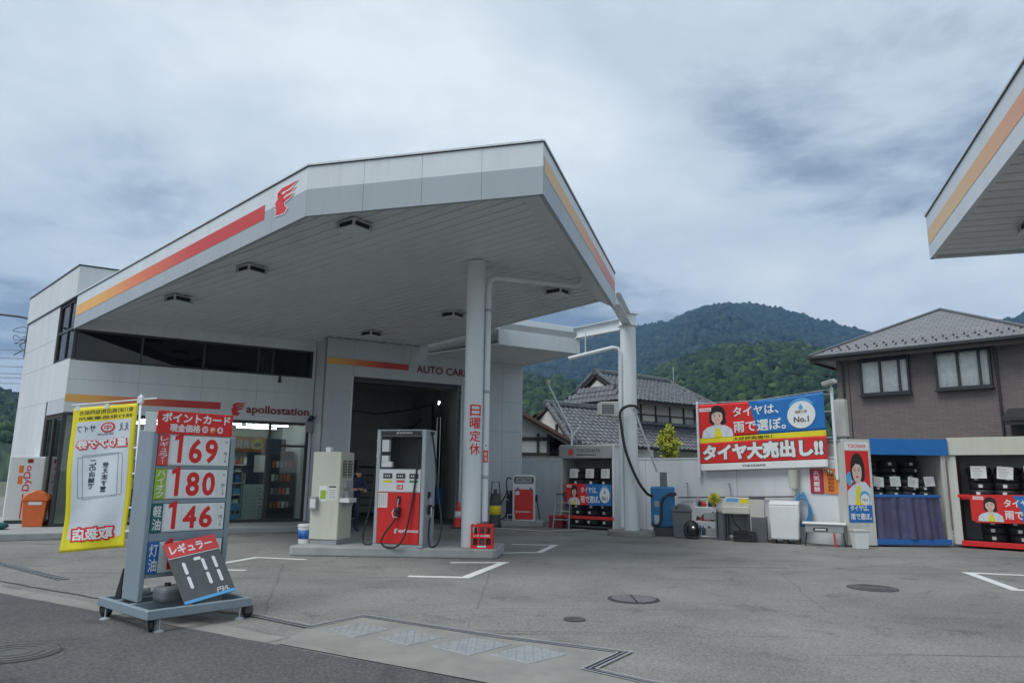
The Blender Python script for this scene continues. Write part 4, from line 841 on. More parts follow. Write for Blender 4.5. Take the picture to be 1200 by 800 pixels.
# a person in dark work clothes between the cabinet and the pump
def person(label, loc, rot):
    t = thing('person', label, 'person', loc, rot)
    J = {'pelvis': (0,0,0.86,0.15), 'waist': (0,-0.06,1.02,0.135), 'chest': (0,-0.14,1.22,0.16), 'neck': (0,-0.20,1.36,0.055),
         'hipL': (-0.10,0,0.80,0.095), 'kneeL': (-0.11,-0.06,0.46,0.065), 'ankL': (-0.11,0.02,0.09,0.045), 'toeL': (-0.12,-0.15,0.04,0.04),
         'hipR': (0.10,0,0.80,0.095), 'kneeR': (0.11,-0.05,0.46,0.065), 'ankR': (0.11,0.04,0.09,0.045), 'toeR': (0.12,-0.13,0.04,0.04),
         'shL': (-0.19,-0.15,1.29,0.065), 'elL': (-0.25,-0.20,1.04,0.045), 'wrL': (-0.08,-0.40,1.06,0.03), 'shR': (0.19,-0.15,1.29,0.065), 'elR': (0.25,-0.22,1.04,0.045), 'wrR': (0.08,-0.41,1.02,0.03)}
    E_ = [('pelvis','waist'),('waist','chest'),('chest','neck'),('pelvis','hipL'),('hipL','kneeL'),('kneeL','ankL'),('ankL','toeL'),('pelvis','hipR'),('hipR','kneeR'),('kneeR','ankR'),('ankR','toeR'),('chest','shL'),('shL','elL'),('elL','wrL'),('chest','shR'),('shR','elR'),('elR','wrR')]
    def skin(name, J, E_, m, root, sub=2):
        ks = list(J); me = bpy.data.meshes.new(name); me.from_pydata([J[k][:3] for k in ks], [(ks.index(a), ks.index(b)) for a, b in E_], [])
        o = link(bpy.data.objects.new(name, me), t); me.materials.append(M[m]); md = o.modifiers.new('s', 'SKIN')
        for i, k in enumerate(ks): sv = me.skin_vertices[0].data[i]; sv.radius = (J[k][3], J[k][3]*(0.8 if k in ('chest', 'waist', 'pelvis') else 1)); sv.use_root = k == root
        o.modifiers.new('u', 'SUBSURF').levels = sub; o.modifiers['u'].render_levels = sub; md.use_smooth_shade = True; return o
    skin('body', J, E_, 'navy', 'pelvis')
    for s in (-1, 1):
        w0 = Vector((s*0.08, -0.41, 1.06 if s < 0 else 1.02)); H = {'w': (*w0, 0.026), 'p': (w0.x-s*0.02, w0.y-0.07, w0.z+0.01, 0.034)}; EE = [('w', 'p')]
        for i in range(4):
            a = (w0.x-s*0.02+(i-1.5)*0.02, w0.y-0.11, w0.z+0.005, 0.009); c_ = (a[0]-s*0.01, a[1]-0.05+0.008*abs(i-1.5), a[2]-0.03, 0.008); H[f'a{i}'] = a; H[f'b{i}'] = c_; EE += [('p', f'a{i}'), (f'a{i}', f'b{i}')]
        H['t'] = (w0.x-s*0.06, w0.y-0.08, w0.z+0.03, 0.009); EE.append(('w', 't')); skin('hand', H, EE, 'skin', 'w', 1)
        skin('forearm', {'a': (s*0.20, -0.28, 1.045, 0.046), 'b': (*w0, 0.033)}, [('a', 'b')], 'skin', 'a', 2)
    hd = MB(); n = 18; m_ = 14
    for i in range(m_+1):
        th = math.pi*i/m_
        for k in range(n):
            ph = 2*math.pi*k/n; x = 0.078*math.sin(th)*math.cos(ph); y = 0.098*math.sin(th)*math.sin(ph); z = 0.118*math.cos(th)
            if z < -0.03: x *= 0.82; 
            if y < -0.06 and abs(x) < 0.03 and -0.045 < z < 0.02: y -= 0.018*(1-abs(x)/0.03)
            hd.v.append((x, y-0.25, z+1.46))
    for i in range(m_):
        for k in range(n): hd.f.append((i*n+k, (i+1)*n+k, (i+1)*n+(k+1) % n, i*n+(k+1) % n))
    h = hd.build('head', 'skin', t, smooth=True)
    hr = MB(); hr.v = [((x)*1.10, (y+0.25)*1.08-0.245, (z-1.46)*1.08+1.468) for x, y, z in hd.v]; hr.f = [f for f in hd.f if sum(hr.v[i][2] for i in f)/4 > 1.47 or sum(hr.v[i][1] for i in f)/4 > -0.22 and sum(hr.v[i][2] for i in f)/4 > 1.40]; hr.build('hair', 'hair', h, smooth=True)
    for s in (-1, 1): MB().lathe([(0.0, 0), (0.010, 0.003), (0.0, 0.008)], n=8).xf(Matrix.Translation((s*0.03, -0.342, 1.462)) @ Matrix.Rotation(math.radians(90), 4, 'X')).build('eye', 'black', h)
    for s in (-1, 1): MB().box(s*0.076-0.008, s*0.076+0.008, -0.265, -0.235, 1.43, 1.48).build('ear', 'skin', h, bevel=0.007)
    MB().box(-0.022, 0.022, -0.347, -0.33, 1.405, 1.412).build('mouth', 'dark_red', h, bevel=0.003)
    return t
person('person in dark navy work clothes, forearms raised, between the cream cabinet and fuel pump', (-4.02, 18.6, 0), 40)

# ------------------------------------------------------------------ second island with the small pump
J2 = MB().prism([(-0.35, 20.9), (0.98, 21.08), (1.02, 21.3), (0.98, 21.95), (-0.6, 21.95), (-0.62, 21.1)], 0.0, 0.15).build('rear_island', 'kerb', None, bevel=0.02); tag(J2, kind='structure')
Q = thing('kerosene_pump', 'small red and white fuel pump on the rear island by the white wall', 'fuel pump', (0.07, 21.25, 0.15), -6)
rp = [(0, 0), (0.66, 0), (0.66, 1.20), (0.62, 1.29), (0.54, 1.32), (0.12, 1.32), (0.04, 1.29), (0, 1.20)]
MB().profile(rp, 0, 0.4).build('case', 'white_paint', Q, bevel=0.01); box('red_door', 'red', Q, 0.06, 0.61, -0.012, -0.001, 0.04, 0.90)
flat('display_bezel', 'dark_grey', Q, [(0.07, 1.06), (0.59, 1.06), (0.62, 1.10), (0.62, 1.22), (0.59, 1.26), (0.07, 1.26), (0.04, 1.22), (0.04, 1.10)], -0.0005, 0.004); flat('display_panel', 'mid_grey', Q, [(0.09, 1.08), (0.57, 1.08), (0.57, 1.24), (0.09, 1.24)], -0.005, 0.002)
film('digits', 'lcd', Q, 0.14, 0.26, 1.16, 1.18, -0.0075); film('digits', 'lcd', Q, 0.40, 0.50, 1.16, 1.18, -0.0075); film('sticker', 'paper', Q, 0.09, 0.20, 0.74, 0.85, -0.0125)
wing_mark(Q, 'white_ink', 0.10, 0.16, 0.22, 0.30, -0.0125, name='emblem'); letters('apollostation', 'white_ink', Q, 0.17, 0.54, 0.23, 0.29, -0.0125, bold=0.025)
for x in (0.12, 0.50): box('door_latch', 'blue', Q, x, x+0.06, -0.03, -0.0121, 0.87, 0.95)
hose(Q, [(-0.05, 0.1, 1.20), (-0.15, 0.05, 1.22), (-0.19, 0.02, 1.05), (-0.17, 0.02, 0.8), (-0.3, 0.0, 0.55), (-0.42, -0.02, 0.25), (-0.38, -0.03, 0.06), (-0.22, 0, 0.10), (-0.14, 0.05, 0.4)], 0.02); hose(Q, [(0.68, 0.2, 0.62), (0.74, 0.15, 0.4), (0.80, 0.1, 0.05)], 0.015)
box('side_holster', 'navy', Q, -0.20, -0.001, 0.08, 0.32, 0.05, 0.86, 0.02); box('side_holster', 'navy', Q, 0.661, 0.72, 0.1, 0.3, 0.55, 0.75, 0.01); nzz = nozzle(Q, -0.11, 0.08, 0.72)
tube('guard_rail', 'white_paint', Q, [(-0.12, -0.14, 0.0), (-0.12, -0.14, 0.18), (0.08, -0.14, 0.18), (0.08, -0.14, 0.0)], 0.012)
t = thing('gas_bottle', 'dark wheeled cylinder with yellow label behind the downpipe', 'gas cylinder', (-0.42, 20.7, 0)); MB().lathe([(0.16, 0.05), (0.16, 0.8), (0.11, 0.92), (0.05, 0.95), (0.05, 1.05), (0, 1.05)], n=20).build('cylinder', 'dark_grey', t, auto=40); MB().lathe([(0.163, 0.35), (0.163, 0.6)], n=20).build('label', 'yellow', t, smooth=True); tube('handle', 'black', t, [(-0.14, 0.1, 0.8), (-0.1, 0.2, 1.25), (0.1, 0.2, 1.25), (0.14, 0.1, 0.8)], 0.014)
for x in (-0.15, 0.15): MB().tube([(x-0.02, 0.15, 0.08), (x+0.02, 0.15, 0.08)], 0.08, 14).build('wheel', 'rubber', t)

# ------------------------------------------------------------------ price sign trolley
T = thing('price_sign_trolley', 'grey wheeled price sign showing 169, 180 and 146 with red header board', 'price sign', (-3.43, 7.17, 0), 50)
x0, x1, y0, y1 = -0.13, 0.93, -0.22, 0.93
for a in ((x0, x1, y0, y0+0.05), (x0, x1, y1-0.05, y1), (x0, x0+0.05, y0+0.05, y1-0.05), (x1-0.05, x1, y0+0.05, y1-0.05)): box('base_rail', 'sign_grey', T, *a, 0.12, 0.205, 0.006)
for y in (0.28, 0.60): box('cross_rail', 'sign_grey', T, x0+0.05, x1-0.05, y, y+0.05, 0.125, 0.20)
for x, y, a in ((x0+0.05, y1-0.06, 20), (x0+0.07, y0+0.05, 60), (x1-0.03, y0+0.06, 15), (x1-0.06, y1-0.06, 40)):
    w_ = link(bpy.data.objects.new('castor', None), T); w_.location = (x, y, 0); w_.rotation_euler = (0, 0, math.radians(a)); w_.empty_display_size = 0.05
    MB().lathe([(0.022, -0.022), (0.05, -0.022), (0.062, -0.015), (0.062, 0.015), (0.05, 0.022), (0.022, 0.022)], n=24, closed=True).xf(Matrix.Translation((0.03, 0, 0.062)) @ Matrix.Rotation(math.radians(90), 4, 'X')).build('tyre', 'rubber', w_, auto=40)
    MB().lathe([(0.0, -0.012), (0.03, -0.012), (0.03, 0.012), (0, 0.012)], n=16).xf(Matrix.Translation((0.03, 0, 0.062)) @ Matrix.Rotation(math.radians(90), 4, 'X')).build('hub', 'mid_grey', w_)
    MB().box(-0.03, 0.06, -0.032, -0.026, 0.05, 0.112).box(-0.03, 0.06, 0.026, 0.032, 0.05, 0.112).box(-0.03, 0.06, -0.032, 0.032, 0.1125, 0.119).build('fork', 'iron', w_)
for x, y in ((x0+0.13, y0+0.02), (x1-0.12, y0+0.02), (x0+0.02, y1-0.18)): tube('jack_leg', 'steel', T, [(x, y, 0.02), (x, y, 0.12)], 0.009); MB().lathe([(0.05, 0), (0.05, 0.012), (0.01, 0.03), (0, 0.03)], x, y, 16).build('jack_foot', 'steel', T)
YF, YB = 0.28, 0.64
box('left_post', 'sign_grey', T, -0.02, 0.035, YF+0.001, YB, 0.206, 1.90, 0.008); box('right_post', 'sign_grey', T, 0.83, 0.885, YF+0.001, YB, 0.206, 1.86, 0.008)
box('inner_core', 'sign_grey', T, 0.036, 0.829, YF+0.03, YB-0.03, 0.46, 1.86, 0)
for z0_, z1_ in ((1.505, 1.535), (1.155, 1.195), (0.78, 0.865), (0.43, 0.465)): box('frame_rail', 'sign_grey', T, 0.036, 0.829, YF+0.004, YB-0.004, z0_, z1_, 0.004)
rows = [('レギュラー', '169', 1.54, 1.85, 'pale_red'), ('ハイオク', '180', 1.20, 1.50, 'lime'), ('軽油', '146', 0.87, 1.15, 'teal'), ('灯油', '1', 0.47, 0.775, 'blue')]
for nm, num, a, b_, m_ in rows:
    r = box('price_panel', 'white_paint', T, 0.15, 0.815, YF+0.002, YF+0.02, a, b_, 0.004)
    l_ = box('grade_strip', m_, T, 0.038, 0.147, YF-0.004, YF+0.02, a-0.002, b_+0.002, 0.003); letters(nm, 'white_ink', l_, 0.05, 0.135, a+0.012, b_-0.008, YF-0.0045, bold=0.012, vert=True)
    if num == '1': flat('digit', 'red_ink', r, [(0.20+0.085*a_, a+0.028+((b_-0.028)-a+0.028)*c_) for a_, c_ in ((0.46, 0), (0.98, 0), (1.0, 1), (0.60, 1), (0.42, 0.93), (0.0, 0.88), (0.0, 0.74), (0.48, 0.78))], YF+0.0015, 0.0012); continue
    for i, ch in enumerate(num): 
        cx = 0.215+i*0.175; box('digit_card', 'white_ink', r, cx-0.045, cx+0.125, YF-0.001, YF+0.0015, a+0.012, b_-0.012, 0.001)
        if ch == '1': flat('digit', 'red_ink', r, [(cx-0.012+0.085*a_, a+0.028+((b_-0.028)-a+0.028)*c_) for a_, c_ in ((0.46, 0), (0.98, 0), (1.0, 1), (0.60, 1), (0.42, 0.93), (0.0, 0.88), (0.0, 0.74), (0.48, 0.78))], YF-0.0015, 0.0012)
        else: letters(ch, 'red_ink', r, cx-0.03, cx+0.115, a+0.025, b_-0.025, YF-0.0015, bold=0.032)
    letters('円', 'black', r, 0.755, 0.79, a+0.11, a+0.15, YF+0.0015, bold=0.02); letters('L', 'black', r, 0.765, 0.79, a+0.04, a+0.075, YF+0.0015, bold=0.02, shear=0.3); MB().tube([(0.77, YF+0.0019, a+0.10), (0.78, YF+0.0019, a+0.085)], 0.003, 5).build('slash', 'black', r); flat('dot', 'mid_grey', r, ell(0.775, b_-0.05, 0.012, 0.012, 12), YF+0.0018)
    for zz in (a+0.02, b_-0.02): MB().tube([(0.16, YF+0.0, zz), (0.16, YF+0.003, zz)], 0.006, 8).build('screw', 'steel', r)
hd_ = box('header_board', 'red', T, 0.0, 0.825, YF-0.012, YF+0.004, 1.862, 2.10, 0.004)
letters('ポイントカード', 'white_ink', hd_, 0.04, 0.79, 1.985, 2.085, YF-0.0125, bold=0.035); letters('現金価格', 'white_ink', hd_, 0.13, 0.46, 1.885, 1.97, YF-0.0125, bold=0.03)
for i, (m_, ch) in enumerate((('white_ink', '回'), ('orange_ink', 'P'), ('white_ink', '員'))):
    cx = 0.51+i*0.085; flat('icon', m_, hd_, ell(cx, 1.925, 0.034, 0.036, 14), -0.0005+YF-0.012); letters(ch, 'red_ink' if m_ == 'white_ink' else 'white_ink', hd_, cx-0.02, cx+0.02, 1.905, 1.945, YF-0.0145, bold=0.02)
box('blank_card', 'white_ink', T, -0.12, -0.002, YF+0.0, YF+0.006, 1.875, 2.075, 0.002)
wt = box('ballast_tank', 'grey_plastic', T, 0.10, 0.42, 0.0, 0.26, 0.206, 0.36, 0.05, seg=3); MB().cyl(0.2, 0.13, 0.361, 0.39, 0.03).build('cap', 'black', wt)
wt = box('ballast_tank', 'dark_grey', T, 0.44, 0.76, 0.02, 0.26, 0.206, 0.34, 0.05, seg=3); MB().cyl(0.6, 0.13, 0.341, 0.37, 0.03).build('cap', 'black', wt)
box('sand_bag', 'paper', T, 0.0, 0.3, 0.67, 0.86, 0.206, 0.29, 0.04, seg=2); MB().profx([(0.665, 0.206), (0.80, 0.206), (0.665, 0.5)], -0.02, -0.008).build('gusset', 'black', T)
# loose blackboard leaning on the trolley
LB = thing('leaning_price_board', 'dark leaning board with red header reading 171 propped on the price sign', 'price board', (-3.43, 7.17, 0), 50)
bm = Matrix.Translation((0.24, -0.185, 0.209)) @ Matrix.Rotation(math.radians(-34), 4, 'X') @ Matrix.Rotation(math.radians(-9), 4, 'Y')
o = link(bpy.data.objects.new('board_body', None), LB); o.matrix_local = bm; o.empty_display_size = 0.05
box('panel', 'slate', o, 0, 0.56, 0, 0.015, 0, 0.66, 0.004); box('header_strip', 'pale_red', o, 0.0, 0.56, -0.006, -0.0005, 0.50, 0.665, 0.002); film('header_border', 'white_ink', o, 0, 0.56, 0.492, 0.499, -0.0005, 0.003)
letters('レギュラー', 'white_ink', o, 0.04, 0.50, 0.53, 0.635, -0.0065, bold=0.03); box('blue_strip', 'sky_blue', o, 0, 0.56, -0.006, -0.0005, 0.0, 0.032, 0.002)
def seg7(parent, x, z, w_, h, segs, m_='white_ink'):
    mb = MB(); t_ = 0.017
    for s_ in segs:
        P_, Q_ = {'a': ((0, 1), (1, 1)), 'b': ((1, 1), (1, 0.5)), 'c': ((1, 0.5), (1, 0)), 'd': ((0, 0), (1, 0)), 'e': ((0, 0.5), (0, 0)), 'f': ((0, 1), (0, 0.5)), 'g': ((0, 0.5), (1, 0.5))}[s_]
        A_ = Vector((x+P_[0]*w_, z+P_[1]*h)); B_ = Vector((x+Q_[0]*w_, z+Q_[1]*h)); d = (B_-A_).normalized(); A_ += d*0.012; B_ -= d*0.012; n_ = Vector((-d.y, d.x))*t_
        mb.profile([tuple(A_+n_*0.5), tuple(A_+n_+d*0.012), tuple(B_+n_-d*0.012), tuple(B_+n_*0.5), tuple(B_-n_*0.5), tuple(B_-n_-d*0.012), tuple(A_-n_+d*0.012), tuple(A_-n_*0.5)], -0.003, -0.0008)
    mb.build('digit', m_, parent)
seg7(o, 0.13, 0.13, 0.0, 0.31, 'bc'); seg7(o, 0.235, 0.13, 0.10, 0.31, 'abc'); seg7(o, 0.455, 0.13, 0.0, 0.31, 'bc'); letters('円/L', 'white_ink', o, 0.36, 0.50, 0.035, 0.085, -0.001, bold=0.01, shear=0.2)

# yellow banner seen from behind
NB = thing('advertising_banner', 'yellow bordered cloth banner on a white pole beside the price sign', 'banner', (-4.0, 7.66, 0), -2); NB.scale = (1.1, 1, 1)
MB().tube([(0.09, 0.02, 0.21), (0.05, 0.0, 0.9), (0.0, 0, 2.29)], [0.014, 0.013, 0.011], 10).build('pole', 'white_paint', NB, smooth=True)
tube('cross_arm', 'white_paint', NB, [(-0.68, 0.0, 2.165), (0.0, 0.0, 2.235), (0.16, 0, 2.25)], 0.008); MB().box(-0.028, 0.028, -0.02, 0.02, 2.19, 2.27).build('joint', 'white_paint', NB, bevel=0.006)
def wv(x, y, z):
    f_ = (2.17-z)/1.5; ff = max(0, f_)
    return (x+0.025*ff+0.008*ff*math.sin(6*z)+0.10*x*max(0, ff-0.75), y+0.022*math.sin(5.5*x+5*z)*ff+0.014*math.sin(12*x-4*z)*(0.3+ff)+0.05*ff*(-x), z+0.10*x*(1.0-0.2*ff)+0.12*x*max(0, ff-0.8)*1.5)
cl_ = MB(); nx_, nz_ = 22, 46
for j in range(nz_+1):
    for i in range(nx_+1): cl_.v.append(wv(-0.66+0.64*i/nx_, 0.0, 0.70+1.50*j/nz_))
for j in range(nz_):
    for i in range(nx_): a = j*(nx_+1)+i; cl_.f.append((a, a+1, a+nx_+2, a+nx_+1))
c_ = cl_.build('cloth', 'yellow', NB, smooth=True); sm = c_.modifiers.new('t', 'SOLIDIFY'); sm.thickness = 0.003; sm.offset = 1.0
mat('cloth_white', (0.62, 0.68, 0.74), 0.7, var=0.05, bump=0.5, bscale=7)
wp = MB()
for j in range(41):
    for i in range(19): wp.v.append(wv(-0.61+0.54*i/18, -0.004, 0.82+1.22*j/40))
for j in range(40):
    for i in range(18): a = j*19+i; wp.f.append((a, a+1, a+20, a+19))
wp.build('white_ground', 'cloth_white', NB, smooth=True)
Lt = lambda *a, **k_: letters(*a, NB, k_.pop('x0'), k_.pop('x1'), k_.pop('z0'), k_.pop('z1'), k_.pop('y', -0.007), mirror=k_.pop('mirror', True), warp=wv, **k_)
Lt('愛川町商店街協同組合', 'timber', x0=-0.60, x1=-0.06, z0=2.115, z1=2.165, y=-0.003, bold=0.02); Lt('発行取扱事業所', 'timber', x0=-0.60, x1=-0.06, z0=2.055, z1=2.095, y=-0.003, bold=0.02)
Lt('ええ', 'navy', x0=-0.19, x1=-0.09, z0=1.92, z1=2.0, bold=0.01); Lt('サイフ', 'navy', x0=-0.60, x1=-0.42, z0=1.93, z1=2.0, bold=0.01)
flat('red_seal', 'red_ink', NB, ell(-0.30, 1.965, 0.07, 0.055), -0.006, warp=wv); flat('red_seal_centre', 'cloth_white', NB, ell(-0.30, 1.965, 0.052, 0.040), -0.0085, warp=wv); Lt('中', 'red_ink', x0=-0.335, x1=-0.265, z0=1.935, z1=1.995, y=-0.011, bold=0.02); Lt('商品券', 'navy', x0=-0.40, x1=-0.24, z0=1.885, z1=1.905)
Lt('盛りアゲ券', 'red_ink', x0=-0.60, x1=-0.08, z0=1.735, z1=1.86, bold=0.13); Lt('盛りアゲ券', 'white_ink', x0=-0.585, x1=-0.095, z0=1.75, z1=1.845, y=-0.0085, bold=0.045)
Lt('この店舗で', 'navy', x0=-0.45, x1=-0.385, z0=1.32, z1=1.63, bold=0.02, vert=True); Lt('使えます！', 'navy', x0=-0.32, x1=-0.255, z0=1.28, z1=1.60, bold=0.02, vert=True)
for q in ([(-0.55, 1.24), (-0.11, 1.25), (-0.13, 1.68), (-0.56, 1.66), (-0.55, 1.24)], [(-0.50, 1.22), (-0.15, 1.24), (-0.17, 1.69), (-0.52, 1.68), (-0.50, 1.22)]):
    P_ = []
    for i in range(4):
        for k_ in range(5): a = Vector(q[i]).lerp(Vector(q[i+1]), k_/5); P_.append(wv(a.x, -0.006, a.y))
    MB().tube(P_+[P_[0]], 0.0022, 4).build('printed_frame', 'mid_grey', NB)
Lt('取扱店', 'red_ink', x0=-0.58, x1=-0.13, z0=0.78, z1=0.94, bold=0.14); Lt('取扱店', 'white_ink', x0=-0.56, x1=-0.15, z0=0.80, z1=0.92, y=-0.0085, bold=0.04)
for z in (2.0, 1.72, 1.45, 1.1, 0.86): p_ = wv(-0.02, 0, z); tube('loop', 'white_paint', NB, [p_, (0.05-0.05*(z-0.7)/1.5, 0, z)], 0.012, 6)
for x in (-0.62, -0.33): p_ = wv(x, 0, 2.19); MB().box(p_[0]-0.02, p_[0]+0.02, p_[1]-0.006, p_[1]+0.006, p_[2]-0.02, p_[2]+0.03).build('loop', 'white_paint', NB)

# ------------------------------------------------------------------ left edge: vending machine, bin, bags
V = thing('vending_machine', 'white drinks vending machine seen from its side at the left edge', 'vending machine', (-12.28, 17.7, 0.15), 30)
box('case', 'white_paint', V, 0, 0.85, 0, 0.75, 0.08, 1.62, 0.015); box('foot', 'dark_grey', V, 0.03, 0.82, 0.03, 0.72, 0, 0.079)
letters('DyDo', 'red_ink', V, 0, 0.62, 0, 0.19, 0, bold=0.02).matrix_local = Matrix.Translation((0.50, -0.001, 0.78)) @ Matrix.Rotation(math.radians(-90), 4, 'Y')
film('amber_mark', 'orange_ink', V, 0.20, 0.30, 0.95, 1.15, -0.0005); film('amber_mark', 'orange_ink', V, 0.20, 0.30, 1.22, 1.40, -0.0005); film('red_line', 'red_ink', V, 0.33, 0.36, 0.12, 0.72, -0.0005); film('small_badge', 'dark_red', V, 0.36, 0.48, 1.46, 1.56, -0.0005)
b = thing('litter_bin', 'orange plastic litter bin with peaked lid by the vending machine', 'bin', (-11.28, 16.85, 0.15), 25)
MB().add([(0.04,0.04,0),(0.44,0.04,0),(0.44,0.40,0),(0.04,0.40,0),(0,0,0.58),(0.48,0,0.58),(0.48,0.44,0.58),(0,0.44,0.58)], [(0,3,2,1),(4,5,6,7),(0,1,5,4),(1,2,6,5),(2,3,7,6),(3,0,4,7)]).build('body', 'orange', b, bevel=0.015)
MB().profile([(-0.03, 0.581), (0.51, 0.581), (0.51, 0.64), (0.40, 0.76), (0.24, 0.84), (0.08, 0.76), (-0.03, 0.64)], -0.02, 0.46).build('lid', 'orange', b, bevel=0.02); film('label', 'white_ink', b, 0.12, 0.38, 0.50, 0.57, -0.004)
for lab, x, y, m_ in (('pale plastic bag lying on the walkway kerb by the vending machine', -11.9, 16.1, 'paper'), ('dark green bag lying on the walkway beside the orange bin', -11.45, 16.2, 'teal')):
    bb = MB().lathe([(0.0, 0), (0.2, 0.0), (0.27, 0.05), (0.22, 0.11), (0.06, 0.15), (0, 0.15)], n=14); r = random.Random(len(lab)); bb.v = [(a*1.35+r.uniform(-.02, .02), c*0.8+r.uniform(-.02, .02), d+r.uniform(0, .02)) for a, c, d in bb.v]
    o = bb.build('rubbish_bag', m_, None, smooth=True); o.location = (x, y, 0.151); tag(o, lab, 'bag')
# ------------------------------------------------------------------ boundary wall and its banner
WO, WA = (0.3, 24.1, 0), -46.3
def wpt(s, d=0, z=0): r = math.radians(WA); return (WO[0]+s*math.cos(r)-d*math.sin(r), WO[1]+s*math.sin(r)+d*math.cos(r), z)
Wl = thing('boundary_wall', 'white rendered boundary wall behind the tyre banner and car care equipment', 'wall', WO, WA)
for i, (a, b) in enumerate(((-1.0, 2.3), (2.3, 5.1), (5.1, 7.9), (7.9, 10.62))): box('wall_section', 'wall_white', Wl, a+0.004, b-0.004, 0.0, 0.18, -0.05, 1.93, 0.004); 
box('joint_backing', 'seam', Wl, -1.0, 10.6, 0.012, 0.168, -0.05, 1.92, 0); box('wall_cap', 'wall_white', Wl, -1.02, 10.64, -0.015, 0.195, 1.931, 1.97, 0.006)
def frame_mesh(name, m, parent, x0, x1, z0, z1, y, t): 
    return MB().box(x0, x1, y, y+t, z0, z0+t).box(x0, x1, y, y+t, z1-t, z1).box(x0, x0+t, y, y+t, z0+t, z1-t).box(x1-t, x1, y, y+t, z0+t, z1-t).build(name, m, parent)

def woman_print(parent, x0, x1, z0, z1, y, warp=None):
    """a printed bust: dark bobbed hair, pale face, light shirt with a yellow front"""
    S_ = lambda P_: [(x0+(x1-x0)*a, z0+(z1-z0)*b) for a, b in P_]
    o = link(bpy.data.objects.new('printed_figure', None), parent); o.empty_display_size = 0.05
    def f(nm, m_, P_, k): flat(nm, m_, o, S_(P_), y-0.0016*k, 0.0012, warp)
    f('hair', 'hair', ell(0.52, 0.68, 0.25, 0.27)+[], 0); f('hair', 'hair', [(0.30, 0.62), (0.74, 0.62), (0.78, 0.42), (0.66, 0.36), (0.36, 0.38), (0.26, 0.46)], 0.5)
    f('neck', 'print_skin', [(0.42, 0.30), (0.60, 0.30), (0.60, 0.50), (0.42, 0.50)], 1); f('shirt', 'cloth_white', [(0.02, 0.0), (0.98, 0.0), (0.94, 0.22), (0.78, 0.33), (0.62, 0.37), (0.50, 0.30), (0.40, 0.36), (0.20, 0.30), (0.06, 0.20)], 2)
    f('shirt_front', 'yellow', [(0.40, 0.0), (0.66, 0.0), (0.60, 0.24), (0.50, 0.30), (0.44, 0.22)], 3); f('face', 'print_skin', ell(0.51, 0.61, 0.175, 0.205), 4)
    f('fringe', 'hair', [(0.31, 0.66), (0.34, 0.82), (0.52, 0.90), (0.70, 0.80), (0.71, 0.66), (0.62, 0.74), (0.50, 0.76), (0.40, 0.72)], 5)
    for cx in (0.43, 0.59): f('eye_white', 'white_ink', ell(cx, 0.625, 0.042, 0.020, 12), 5); f('eye', 'hair', ell(cx, 0.625, 0.024, 0.020, 10), 6); f('brow', 'hair', ribbon([(cx-0.045, 0.668), (cx, 0.682), (cx+0.045, 0.668)], [0.006, 0.014, 0.006]), 6)
    f('nose', 'skin', ribbon([(0.515, 0.62), (0.525, 0.575), (0.505, 0.565)], [0.006, 0.012, 0.012]), 5); f('lips', 'pale_red', ell(0.51, 0.515, 0.065, 0.022, 14), 5); f('teeth', 'white_ink', ell(0.51, 0.518, 0.045, 0.009, 12), 6)
    f('neck_shade', 'skin', [(0.43, 0.42), (0.59, 0.42), (0.56, 0.385), (0.46, 0.385)], 1.6); f('collar', 'mid_grey', ribbon([(0.38, 0.37), (0.46, 0.26), (0.50, 0.20)], [0.008, 0.012, 0.008]), 3.6); f('collar', 'mid_grey', ribbon([(0.64, 0.37), (0.58, 0.26), (0.52, 0.20)], [0.008, 0.012, 0.008]), 3.6)
    f('side_lock', 'hair', ribbon([(0.33, 0.74), (0.30, 0.60), (0.33, 0.46)], [0.05, 0.06, 0.02]), 5.5); f('side_lock', 'hair', ribbon([(0.69, 0.74), (0.72, 0.60), (0.68, 0.44)], [0.05, 0.06, 0.02]), 5.5); f('sleeve_fold', 'mid_grey', ribbon([(0.14, 0.22), (0.22, 0.12), (0.24, 0.02)], [0.006, 0.012, 0.008]), 3); f('sleeve_fold', 'mid_grey', ribbon([(0.86, 0.24), (0.78, 0.12), (0.77, 0.02)], [0.006, 0.012, 0.008]), 3)
